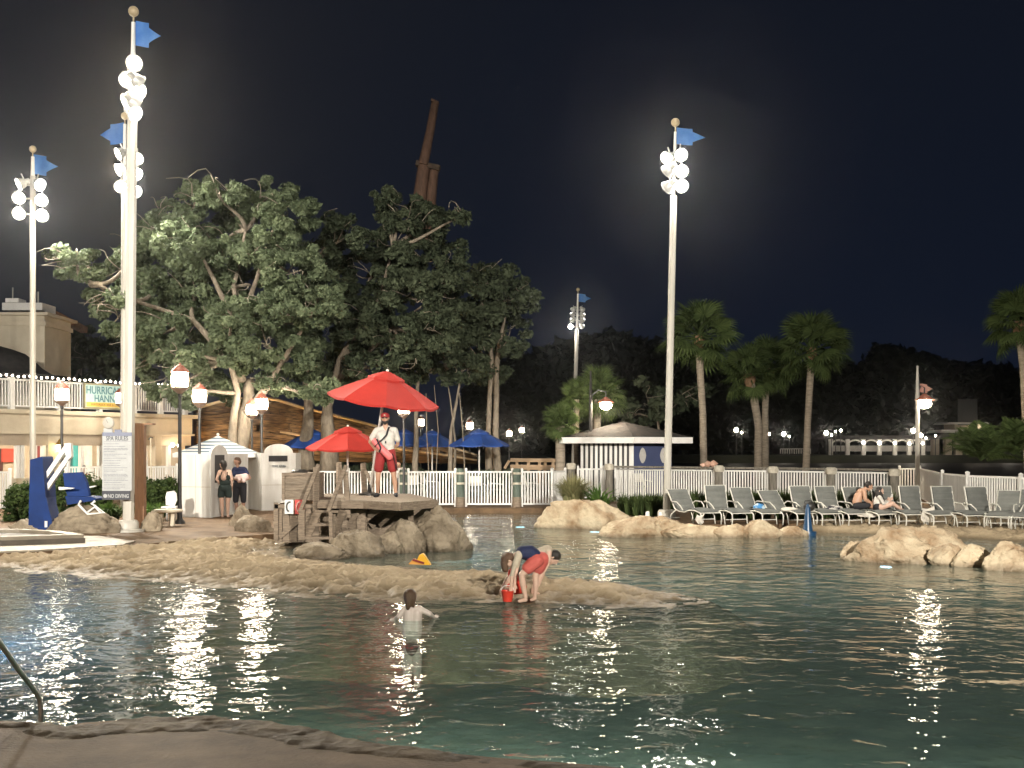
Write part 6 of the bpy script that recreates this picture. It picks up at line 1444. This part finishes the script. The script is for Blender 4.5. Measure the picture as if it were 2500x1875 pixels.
# arms: his right hand on the hip, his left behind the back
K += [((-.20, 0, 1.46), .068, (-.30, .03, 1.30), .068, 1), ((-.29, .03, 1.31), .044, (-.35, .06, 1.20), .040, 0), ((-.35, .06, 1.20), .038, (-.25, -.06, 1.07), .028, 0)] + hand((-.25, -.06, 1.07), (.75, -.3, -.35), (0, -.3, 1), 0)
K += [((.20, 0, 1.46), .068, (.25, .06, 1.26), .066, 1), ((.25, .06, 1.27), .043, (.25, .12, 1.15), .040, 0), ((.25, .12, 1.15), .038, (.10, .18, 1.04), .028, 0)] + hand((.10, .18, 1.04), (-.9, .05, -.2), (0, 0, 1), 0)
hc = V3((-.015, -.015, 1.715)); K += head(hc, (-.05, -1, .02), 0)
K += [(hc + V3((-.04, -.045, -.075)), .030, hc + V3((.04, -.045, -.075)), .030, 4), (hc + V3((0, -.06, -.095)), .036, hc + V3((0, -.05, -.10)), .036, 4), (hc + V3((-.075, -.01, -.02)), .022, hc + V3((-.06, -.03, -.07)), .022, 4), (hc + V3((.075, -.01, -.02)), .022, hc + V3((.06, -.03, -.07)), .022, 4)]
body(lg, o, K, [SK_T, WHT, RED_, BLK, HAIR_D], .0085); face(lg, o + hc, (-.05, -1, .02))
c = o + hc
obj('cap', MB().lathe([(.099, .025), (.103, .05), (.095, .09), (.06, .122), (.012, .132), (.0005, .137)], c + V3((0, .004, 0)), 16, sy=1.08), RED_, lg, smooth='all')
obj('cap_brim', MB().sheet(lambda u, v: c + V3(((u - .5) * .17 * (1 - .25 * v * v), -.092 - .085 * v * (1 - (2 * u - 1) ** 2 * .6), .045 - .012 * v - .02 * (2 * u - 1) ** 2)), 8, 4), RED_, lg, smooth='all', recalc=False)
obj('cap_badge', MB().box(c + V3((0, -.108, .075)), (.035, .008, .03)), CREAM, lg)
obj('sunglasses', MB().box(c + V3((-.034, -.092, .015)), (.05, .012, .026)).box(c + V3((.034, -.092, .015)), (.05, .012, .026)).bar(c + V3((-.01, -.098, .02)), c + V3((.01, -.098, .02)), .006), BLK, lg)
obj('whistle', MB().box(o + V3((.01, -.14, 1.20)), (.022, .02, .045)), BLK, lg)
rt = thing('rescue_tube', 'pinkish red rescue tube slung across the lifeguard with black straps', 'rescue tube', o + V3((0, -.2, .8)))
M_TUBE = mat('pink_red_foam', (.72, .17, .17), .5, (.62, .13, .13), 4)
ta, tb_ = o + V3((-.26, -.20, 1.26)), o + V3((.15, -.22, .83)); td = (tb_ - ta)
obj('foam', MB().tube([ta, ta + td * .04, ta + td * .12, ta + td * .88, ta + td * .96, tb_], [.03, .06, .075, .075, .06, .03], 14), M_TUBE, rt, smooth='all')
def strap(P, w=.04): 
    mb = MB()
    for a, b in zip(P[:-1], P[1:]): mb.bar(a, b, w, .008, up=(0, 1, 0))
    return mb
obj('strap', strap([o + V3(p) for p in ((.09, .02, 1.545), (.07, -.10, 1.50), (.03, -.15, 1.35), (-.09, -.165, 1.22), (-.23, -.15, 1.18))]), BLK, rt)
obj('strap', MB().tube([ta + td * .25 + V3((a_[0], a_[1], a_[2])) for a_ in [(.058 * math.cos(q_), -.085 * math.sin(q_), .058 * math.cos(q_)) for q_ in [k * PI / 6 for k in range(7)]]], .012, 5), BLK, rt)
obj('strap', strap([ta + td * .5 + V3((-.06, -.06, -.055)), ta + td * .45 + V3((.0, -.085, .0)), ta + td * .1 + V3((.05, -.07, .05))], .035), BLK, rt)
obj('tow_line', MB().tube([tb_ + V3((0, 0, 0)), o + V3((.17, -.2, .95)), o + V3((.21, -.15, .80)), o + V3((.23, -.12, .62)), o + V3((.27, -.12, .58)), o + V3((.24, -.12, .72))], .009, 5), BLK, rt)

# two women at the booth ------------------------------------------------
o = G(549, 1263); w1 = thing('person', 'woman in a low backed dark swimsuit seen from behind at the booth window', 'person', o)
K = [((-.06, 0, .80), .125, (.07, 0, .80), .125, 1), ((-.04, 0, .95), .11, (.05, 0, .95), .11, 1), ((-.07, 0, 1.10), .095, (.06, 0, 1.10), .095, 1), ((-.08, .03, 1.2), .09, (.07, .03, 1.2), .09, 0), ((-.12, .01, 1.27), .055, (.11, .01, 1.27), .055, 0), ((-.01, .01, 1.27), .05, (-.04, .0, 1.38), .043, 0),
     ((-.015, -.05, 1.10), .085, (.0, -.045, 1.22), .07, 0)]
for sx in (-1, 1): K += [((sx * .085, 0, .76), .105, (sx * .10, 0, .60), .098, 1), ((sx * .10, 0, .62), .088, (sx * .085, -.01, .42), .058, 0), ((sx * .085, -.01, .42), .054, (sx * .08, .01, .28), .055, 0), ((sx * .08, .01, .28), .052, (sx * .075, .02, .07), .034, 0), ((sx * .075, .02, .035), .034, (sx * .085, .15, .025), .028, 0)]
K += [((-.15, .01, 1.26), .048, (-.22, -.02, 1.05), .04, 0), ((-.22, -.02, 1.05), .038, (-.13, .08, .88), .027, 0)] + hand((-.13, .08, .88), (.7, .6, .1), (0, 0, 1), 0)
K += [((.14, .01, 1.26), .048, (.19, .02, 1.05), .04, 0), ((.19, .02, 1.05), .038, (.17, .10, .86), .027, 0)] + hand((.17, .10, .86), (-.2, .4, -.8), (0, 1, 0), 0)
hc = V3((-.06, .0, 1.46)); K += head(hc, (-.8, .6, -.1), 0, .95)
body(w1, o, K, [SK_P, GRN]); face(w1, o + hc, (-.8, .6, -.1), .95)
hair(w1, [(o + hc + V3((.02, -.01, .03)), .098, o + hc + V3((.04, -.02, -.02)), .09), (o + hc + V3((.06, -.04, -.02)), .07, o + hc + V3((.05, -.05, -.12)), .05)], HAIR_D)
for s_ in (-1, 1): obj('swimsuit_strap', strap([o + V3((s_ * .08, -.085, 1.12)), o + V3((s_ * .085, -.06, 1.22)), o + V3((s_ * .075, .0, 1.325))], .022), GRN, w1)
o = G(585, 1258); w2 = thing('person', 'woman in navy top and black shorts hugging a pale pink towel', 'person', o)
K = [((-.07, 0, .86), .13, (.08, 0, .86), .13, 2), ((-.05, 0, 1.0), .115, (.06, 0, 1.0), .115, 1), ((-.08, 0, 1.16), .11, (.07, 0, 1.16), .11, 1), ((-.13, 0, 1.32), .065, (.12, 0, 1.32), .065, 1), ((-.04, 0, 1.33), .05, (-.06, -.02, 1.45), .045, 0)]
for sx in (-1, 1): K += [((sx * .09, 0, .82), .115, (sx * .11, 0, .42), .082, 2), ((sx * .11, 0, .46), .06, (sx * .10, .01, .30), .056, 0), ((sx * .10, .01, .30), .053, (sx * .09, .02, .07), .036, 0), ((sx * .09, .02, .035), .035, (sx * .11, -.15, .025), .028, 0)]
K += [((.15, 0, 1.31), .06, (.23, -.03, 1.18), .055, 1), ((.22, -.03, 1.2), .04, (.31, -.06, 1.06), .036, 0), ((.31, -.06, 1.06), .035, (.14, -.22, .98), .027, 0)] + hand((.14, -.22, .98), (-.9, -.1, -.1), (0, 0, 1), 0)
K += [((-.15, 0, 1.31), .06, (-.20, -.03, 1.14), .055, 1), ((-.19, -.03, 1.16), .04, (-.20, -.06, 1.05), .036, 0), ((-.20, -.06, 1.05), .035, (-.02, -.24, 1.02), .027, 0)] + hand((-.02, -.24, 1.02), (.9, -.1, 0), (0, 0, 1), 0)
hc = V3((-.075, -.03, 1.53)); K += head(hc, (-.45, -.85, -.35), 0, .95)
body(w2, o, K, [SK_D, NAVY, BLK]); face(w2, o + hc, (-.45, -.85, -.35), .95)
hair(w2, [(o + hc + V3((.02, .03, .035)), .098, o + hc + V3((.03, .05, -.02)), .09), (o + hc + V3((.0, -.01, .06)), .075, o + hc + V3((.06, .03, .0)), .07)], HAIR_B)
tl = body(thing('towel', 'rolled pale pink towel held in the arms of the woman in navy', 'towel', o + V3((.1, -.2, 1))), o, [((-.02, -.17, 1.08), .085, (.20, -.16, 1.10), .10, 0), ((.05, -.19, 1.03), .09, (.16, -.18, 1.0), .07, 0)], [mat('pink_towel', (.66, .50, .47), .9, bump=.5, bscale=20)], .012, name='cloth')

# children on the sand -------------------------------------------------
YP = lambda x, y, d: W(900 + x / 4.424, 1280 + y / 4.424, d)
d = 15.1; o = YP(1740, 835, d)
b1 = thing('person', 'child in navy shirt and red shorts bending down with both hands to the sand', 'person', o)
K = [((.10, .02, .56), .095, (.16, .06, .56), .095, 2), ((.06, .02, .60), .095, (.02, .02, .64), .095, 1), ((.0, .0, .65), .095, (-.10, -.02, .65), .088, 1), ((-.12, -.06, .64), .06, (-.12, .08, .65), .06, 1), ((.02, .03, .62), .1, (-.08, .03, .64), .09, 1), ((-.15, .0, .63), .045, (-.22, -.01, .58), .04, 0)]
K += [((.09, -.03, .54), .095, (-.02, -.05, .45), .085, 2), ((.0, -.05, .46), .060, (-.105, -.06, .36), .046, 0), ((-.105, -.06, .36), .044, (-.09, -.05, .22), .042, 0), ((-.09, -.05, .22), .040, (-.055, -.04, .06), .028, 0), ((-.055, -.04, .03), .028, (-.14, -.09, .015), .020, 0)]
K += [((.16, .08, .53), .095, (.12, .09, .43), .085, 2), ((.13, .09, .45), .058, (.075, .08, .33), .044, 0), ((.075, .08, .33), .042, (.085, .09, .2), .040, 0), ((.085, .09, .2), .038, (.07, .1, .06), .027, 0), ((.07, .1, .03), .026, (.02, .04, .015), .02, 0)]
K += [((-.14, -.08, .63), .052, (-.19, -.10, .50), .045, 3), ((-.19, -.10, .52), .034, (-.235, -.11, .36), .028, 3), ((-.235, -.11, .36), .027, (-.245, -.10, .20), .02, 0)] + hand((-.245, -.10, .20), (-.1, 0, -1), (1, 0, 0), 0, .7)
K += [((-.14, .08, .63), .05, (-.17, .10, .45), .034, 3), ((-.17, .10, .45), .03, (-.20, .06, .22), .02, 0)] + hand((-.20, .06, .22), (-.1, 0, -1), (1, 0, 0), 0, .7)
hc = V3((-.27, -.01, .53)); K += head(hc, (-.35, -.2, -.9), 0, .85, (-.9, 0, .3))
body(b1, o, K, [SK_P, NAVY, PINKR, CREAM], .007); face(b1, o + hc, (-.35, -.2, -.9), .85, (-.9, 0, .3))
hair(b1, [(o + hc + V3((-.03, 0, .03)), .085, o + hc + V3((-.01, .0, .05)), .085), (o + hc + V3((-.06, -.02, -.02)), .06, o + hc + V3((-.05, -.03, -.10)), .045)], HAIR_B)
o = YP(1835, 782, 15.9); o.z = -.12
b2 = thing('person', 'child in red shorts bending the other way behind the one in navy', 'person', o)
K = [((-.02, 0, .52), .09, (-.06, 0, .52), .09, 1), ((.02, 0, .56), .085, (.12, 0, .60), .085, 2), ((.13, -.05, .6), .055, (.13, .05, .6), .055, 2), ((.15, 0, .58), .04, (.2, 0, .53), .038, 0)]
for s_, kx in ((-1, -.02), (1, .03)): K += [((-.04, s_ * .06, .5), .085, (kx, s_ * .07, .40), .075, 1), ((kx, s_ * .07, .42), .05, (kx + .02, s_ * .07, .28), .042, 0), ((kx + .02, s_ * .07, .28), .042, (kx - .06, s_ * .07, .06), .026, 0), ((kx - .06, s_ * .07, .03), .026, (kx + .02, s_ * .08, .015), .02, 0)]
for s_ in (-1, 1): K += [((.14, s_ * .07, .58), .045, (.12, s_ * .09, .42), .032, 0), ((.12, s_ * .09, .42), .03, (.02, s_ * .08, .22), .02, 0)] + hand((.02, s_ * .08, .22), (-.6, 0, -.8), (1, 0, 0), 0, .7)
hc = V3((.215, -.0, .50)); K += head(hc, (.5, -.3, -.8), 0, .8, (.8, 0, .5))
body(b2, o, K, [SK_P, PINKR, CREAM], .007); face(b2, o + hc, (.5, -.3, -.8), .8, (.8, 0, .5))
hair(b2, [(o + hc + V3((.02, 0, .03)), .082, o + hc + V3((.01, 0, .04)), .082)], HAIR_D)
o = YP(1590, 790, 15.45); o.z = -.12
b3 = thing('person', 'small dark haired child in a scarlet suit crouching under the bending children', 'person', o)
K = [((-.02, 0, .14), .09, (.06, .02, .15), .09, 1), ((0, .02, .22), .085, (-.03, .02, .34), .08, 2), ((-.03, -.06, .36), .045, (-.03, .09, .36), .045, 2), ((-.03, .01, .38), .035, (-.05, 0, .43), .034, 0),
     ((.05, -.05, .14), .07, (-.10, -.07, .20), .05, 1), ((-.10, -.07, .2), .045, (-.05, -.08, .04), .03, 0), ((-.05, -.08, .025), .025, (-.12, -.1, .015), .02, 0), ((.04, .08, .14), .07, (-.10, .1, .2), .05, 1), ((-.10, .1, .2), .045, (-.05, .1, .04), .03, 0), ((-.05, .1, .025), .025, (-.12, .1, .015), .02, 0),
     ((-.03, -.08, .35), .04, (-.10, -.1, .24), .03, 0), ((-.10, -.1, .24), .028, (-.17, -.08, .13), .02, 0), ((-.03, .1, .35), .04, (-.12, .1, .24), .03, 0), ((-.12, .1, .24), .028, (-.19, .05, .13), .02, 0)] + hand((-.17, -.08, .13), (-.5, 0, -.8), (0, 1, 0), 0, .65) + hand((-.19, .05, .13), (-.5, 0, -.8), (0, 1, 0), 0, .65)
hc = V3((-.06, 0, .50)); K += head(hc, (-.7, -.5, -.5), 0, .78)
body(b3, o, K, [SK_P, SCAR, SCAR], .007); face(b3, o + hc, (-.7, -.5, -.5), .78)
hair(b3, [(o + hc + V3((.02, .0, .03)), .082, o + hc + V3((.03, .02, -.01)), .08), (o + hc + V3((.05, .0, -.03)), .06, o + hc + V3((.07, -.01, -.16)), .045)], HAIR_D)
bk_ = thing('toy_bucket', 'red plastic bucket on the sand under the hands of the bending child', 'bucket', YP(1500, 780, 15.0))
bo = YP(1500, 775, 15.0); bo.z = -.10
obj('pail', MB().lathe([(.06, 0), (.085, .14), (.09, .145), (.08, .14), (.055, .01)], bo, 14), mat('red_plastic', (.65, .05, .03), .35), bk_, smooth=True); obj('handle', MB().tube([bo + V3((.085 * math.cos(a), 0, .14 + .07 * math.sin(a))) for a in [k * PI / 8 for k in range(9)]], .005, 5), M_WHITE, bk_)
# wading child
o = YP(470, 1030, 13.7); o.z = WATER - .055
b4 = thing('person', 'bare backed child with wet brown hair wading in the water, arms spread', 'person', V3((o.x, o.y, -1.1)))
K = [((-.01, 0, -.30), .085, (.01, 0, -.30), .085, 1), ((-.03, 0, -.1), .075, (.03, 0, -.1), .075, 0), ((-.045, 0, -.12), .068, (-.05, 0, .14), .066, 0), ((.045, 0, -.12), .068, (.055, 0, .14), .066, 0), ((0, .01, -.12), .07, (0, .01, .15), .068, 0), ((-.085, 0, .195), .038, (.09, 0, .195), .038, 0), ((0, 0, .2), .036, (-.01, 0, .28), .034, 0), ((-.035, 0, .0), .07, (.04, 0, .0), .07, 0)]
for s_ in (-1, 1): K += [((s_ * .05, 0, -.32), .07, (s_ * .06, 0, -.62), .05, 0), ((s_ * .06, 0, -.62), .045, (s_ * .06, .02, -.90), .03, 0), ((s_ * .06, .02, -.92), .03, (s_ * .07, .1, -.93), .022, 0)]
K += [((-.10, 0, .18), .038, (-.16, -.02, .10), .031, 0), ((-.16, -.02, .10), .03, (-.21, .05, .06), .021, 0)] + hand((-.21, .05, .06), (-.8, -.3, -.15), (0, 1, 0), 0, .7)
K += [((.105, 0, .18), .038, (.21, .0, .13), .032, 0), ((.21, .0, .13), .03, (.25, .13, .07), .021, 0)] + hand((.25, .13, .07), (.3, .9, -.1), (0, 1, 0), 0, .7)
hc = V3((-.025, .0, .335)); K += head(hc, (.1, 1, -.05), 0, .82)
body(b4, o, K, [SK_W, BLK], .0065); face(b4, o + hc, (.1, 1, -.05), .82)
hair(b4, [(o + hc + V3((0, -.012, .02)), .082, o + hc + V3((0, -.018, -.02)), .080), (o + hc + V3((-.01, -.045, -.05)), .052, o + hc + V3((-.02, -.055, -.13)), .026), (o + hc + V3((.03, -.04, -.04)), .045, o + hc + V3((.045, -.05, -.11)), .018)], HAIR_B)

# couple on the loungers ----------------------------------------------
RX = lambda x, y, d: W(2050 + x / 4.916, 1100 + y / 4.916, d)
o = RX(270, 722, 28.6); o.z = .37
m1 = thing('person', 'shirtless man sitting hunched on a lounge chair, seen from the side', 'person', o)
K = [((-.12, -.02, .10), .12, (-.08, .1, .10), .12, 1), ((-.13, .02, .2), .115, (-.08, .02, .34), .115, 0), ((-.07, .02, .34), .115, (-.02, .02, .44), .105, 0), ((.0, -.12, .47), .06, (.02, .16, .47), .06, 0), ((.04, .02, .50), .05, (.12, .0, .56), .048, 0),
     ((-.08, -.08, .10), .085, (.10, -.16, .12), .065, 1), ((.10, -.16, .12), .055, (.30, -.08, .04), .04, 0), ((.30, -.08, .03), .035, (.38, -.12, .02), .028, 0), ((-.06, .14, .1), .085, (.12, .22, .14), .065, 1), ((.12, .22, .14), .055, (.26, .12, .05), .04, 0), ((.26, .12, .03), .035, (.34, .1, .02), .028, 0),
     ((.01, -.15, .45), .055, (.02, -.20, .26), .045, 0), ((.02, -.2, .26), .042, (.20, -.12, .16), .03, 0), ((.03, .18, .45), .055, (.12, .2, .28), .045, 0), ((.12, .2, .28), .042, (.24, .08, .18), .03, 0)] + hand((.20, -.12, .16), (.9, .1, -.1), (0, 0, 1), 0) + hand((.24, .08, .18), (.9, -.1, -.1), (0, 0, 1), 0)
hc = V3((.17, 0, .585)); K += head(hc, (.9, -.2, -.4), 0, .95, (.3, 0, .9))
body(m1, o, K, [SK_T, BLK], .01); face(m1, o + hc, (.9, -.2, -.4), .95, (.3, 0, .9)); hair(m1, [(o + hc + V3((-.02, 0, .03)), .092, o + hc + V3((-.02, 0, .045)), .092)], HAIR_D)
o = RX(500, 716, 28.4); o.z = .37
f1 = thing('person', 'woman with long black hair and white long sleeved top looking at a phone', 'person', o)
K = [((-.1, -.02, .08), .11, (-.06, .1, .08), .11, 1), ((-.1, .02, .16), .10, (-.08, .02, .28), .095, 2), ((-.07, -.1, .32), .055, (-.07, .13, .32), .055, 2), ((-.06, 0, .34), .04, (-.05, 0, .40), .04, 0),
     ((-.04, -.07, .08), .085, (.24, -.10, .17), .06, 0), ((.24, -.1, .17), .055, (.42, -.10, .06), .04, 0), ((.42, -.1, .03), .032, (.50, -.1, .02), .026, 0), ((-.04, .1, .08), .085, (.30, .12, .16), .06, 0), ((.30, .12, .16), .055, (.46, .1, .05), .04, 0), ((.46, .1, .03), .032, (.53, .1, .02), .026, 0),
     ((-.06, -.12, .31), .048, (.0, -.16, .18), .042, 2), ((.0, -.16, .18), .04, (.14, -.08, .22), .03, 2), ((-.06, .14, .31), .048, (.04, .17, .19), .042, 2), ((.04, .17, .19), .04, (.16, .04, .23), .03, 2)] + hand((.14, -.08, .22), (.7, .3, .5), (0, 0, 1), 0) + hand((.16, .04, .23), (.7, -.2, .5), (0, 0, 1), 0)
hc = V3((-.03, 0, .47)); K += head(hc, (.75, -.45, -.4), 0, .92, (.3, 0, .9))
body(f1, o, K, [SK_P, BLK, WHT], .01); face(f1, o + hc, (.75, -.45, -.4), .92, (.3, 0, .9))
hair(f1, [(o + hc + V3((-.025, .01, .02)), .094, o + hc + V3((-.02, .01, .03)), .092), (o + hc + V3((-.06, .0, -.04)), .07, o + hc + V3((-.05, -.02, -.20)), .055), (o + hc + V3((.0, -.08, -.04)), .03, o + hc + V3((.06, -.09, -.24)), .03)], HAIR_D)
ph = thing('phone', 'phone held up by the seated woman in white', 'phone', o + V3((.2, 0, .3))); obj('case', MB().box(o + V3((.23, -.02, .33)), (.015, .08, .15), Matrix.Rotation(.5, 3, 'Y')), M_WHITE, ph)
# guests farther away --------------------------------------------------
o = W(206, 1140, 43.5); o.z = .45
g1 = thing('person', 'guest with short hair in a red shirt sitting at the open bar counter', 'person', V3((o.x, o.y, 0)))
K = [((0, 0, 0), .13, (.02, 0, .0), .13, 2), ((0, 0, .15), .13, (0, 0, .36), .12, 1), ((-.15, 0, .44), .07, (.15, 0, .44), .07, 1), ((0, 0, .46), .05, (-.02, 0, .58), .05, 0), ((.16, 0, .43), .06, (.28, -.1, .25), .05, 1), ((.28, -.1, .25), .045, (.2, -.3, .28), .03, 0), ((-.16, 0, .43), .06, (-.25, -.1, .25), .05, 1), ((-.25, -.1, .25), .045, (-.15, -.3, .28), .03, 0), ((-.08, 0, 0), .09, (-.1, -.4, .02), .07, 2), ((.08, 0, 0), .09, (.1, -.4, .02), .07, 2), ((-.1, -.4, .02), .06, (-.1, -.4, -.42), .04, 2), ((.1, -.4, .02), .06, (.1, -.4, -.42), .04, 2)]
hc = V3((-.02, -.01, .68)); K += head(hc, (-.3, -1, 0), 0); body(g1, o, K, [SK_T, SCAR, BLK], .015); face(g1, o + hc, (-.3, -1, 0)); hair(g1, [(o + hc + V3((0, .03, .04)), .094, o + hc + V3((0, .02, .04)), .09)], HAIR_D)
o = W(974, 1180, 40.2); o.z = .0
g2p = thing('person', 'guest in a white shirt leaning over behind the fence beside the lifeguard', 'person', o)
K = [((-.08, 0, .85), .125, (.08, 0, .85), .125, 2), ((-.02, -.05, .98), .13, (.04, -.12, 1.12), .12, 1), ((-.12, -.14, 1.18), .07, (.20, -.14, 1.18), .07, 1), ((.05, -.16, 1.2), .05, (.02, -.22, 1.27), .05, 0), ((-.14, -.14, 1.16), .06, (-.2, -.25, .95), .05, 1), ((-.2, -.25, .95), .04, (-.15, -.4, .8), .03, 0), ((.2, -.14, 1.16), .06, (.27, -.25, .95), .05, 1), ((.27, -.25, .95), .04, (.2, -.4, .8), .03, 0)]
for s_ in (-1, 1): K += [((s_ * .09, 0, .8), .1, (s_ * .1, 0, .45), .065, 2), ((s_ * .1, 0, .45), .055, (s_ * .1, .02, .07), .038, 0), ((s_ * .1, .02, .04), .035, (s_ * .1, -.14, .03), .028, 2)]
hc = V3((.0, -.24, 1.34)); K += head(hc, (-.2, -1, -.3), 0); body(g2p, o, K, [SK_T, WHT, BLK], .015); face(g2p, o + hc, (-.2, -1, -.3)); hair(g2p, [(o + hc + V3((0, .03, .04)), .094, o + hc + V3((0, .02, .04)), .09)], HAIR_D)

# underwater pool lamps ---------------------------------------------
M_UW = emis('assumed_lamp_glass', (.14, .45, 1.0), 1300.0); M_UW3 = emis('added_channel_lamp_glass', (.50, .88, 1.0), 420.0); M_UW4 = emis('added_wall_lamp_glass', (.85, 1.0, .80), 2600.0); M_UW2 = emis('small_underwater_lamp_glass', (.40, .80, 1.0), 9.0)
for lab, p, s, rx, m in (('assumed underwater lamp beyond the left edge casting blue light through the water', Vector((-8.7, 16.1, -.62)), .15, 'side', M_UW),  # assumed lamp out of view for the blue light at the left
                      ('added underwater lamp hidden behind the grey boulders to brighten the channel', Vector((-2.0, 30.0, -.55)), .15, 'side', M_UW3),  # put out of sight to brighten the channel water
                      ('added unseen lamp in the near wall below the left part of the pool edge', Vector((-1.6, 8.05, -.5)), .12, -PI / 2 - .25, M_UW4),  # unseen wall lamps, added to lift the dark front water
                      ('added unseen lamp in the near wall below the middle of the pool edge', Vector((1.2, 6.9, -.5)), .12, -PI / 2 - .25, M_UW4),
                      ('added unseen lamp in the near wall below the right part of the pool edge', Vector((4.4, 6.55, -.5)), .12, -PI / 2 - .25, M_UW4),
                      ('underwater lamp under the large tan boulder of the right island', G(2163, 1386, -.18), .10, .10, M_UW2), ('underwater lamp by the rocks right of the channel', G(1452, 1300, -.20), .12, .06, M_UW2), ('underwater lamp at the far mouth of the channel', G(1270, 1288, -.20), .12, .06, M_UW2)):
    t = thing('underwater_lamp', lab, 'pool lamp', p, 'blue underwater pool lamps'); R_ = Matrix.Rotation(PI / 2 + .12, 3, 'Y') if rx == 'side' else Matrix.Rotation(rx, 3, 'X')
    obj('rim', MB().lathe([(s * 1.2, -.03), (s * 1.25, .0), (s * 1.05, .012)], p, 16, M=R_), M_STEEL, t)
    obj('glass', MB().lathe([(.0005, .013), (s, .013)], p, 16, M=R_), m, t, recalc=False)
# ============================================================ thin haze added to stand for lens glare round the lamps
hz = MB().box((0, 110, 24.5), (420, 290, 53))
hzm = bpy.data.materials.new('glare_haze'); hzm.use_nodes = True; t = hzm.node_tree; t.nodes.clear()
o_ = t.nodes.new('ShaderNodeOutputMaterial'); pv_ = t.nodes.new('ShaderNodeVolumePrincipled')
pv_.inputs['Color'].default_value = (.93, .95, 1, 1); pv_.inputs['Density'].default_value = 0.00048; pv_.inputs['Anisotropy'].default_value = 0.990
t.links.new(pv_.outputs[0], o_.inputs['Volume'])
hob = tag(obj('haze', hz, hzm), kind='stuff')
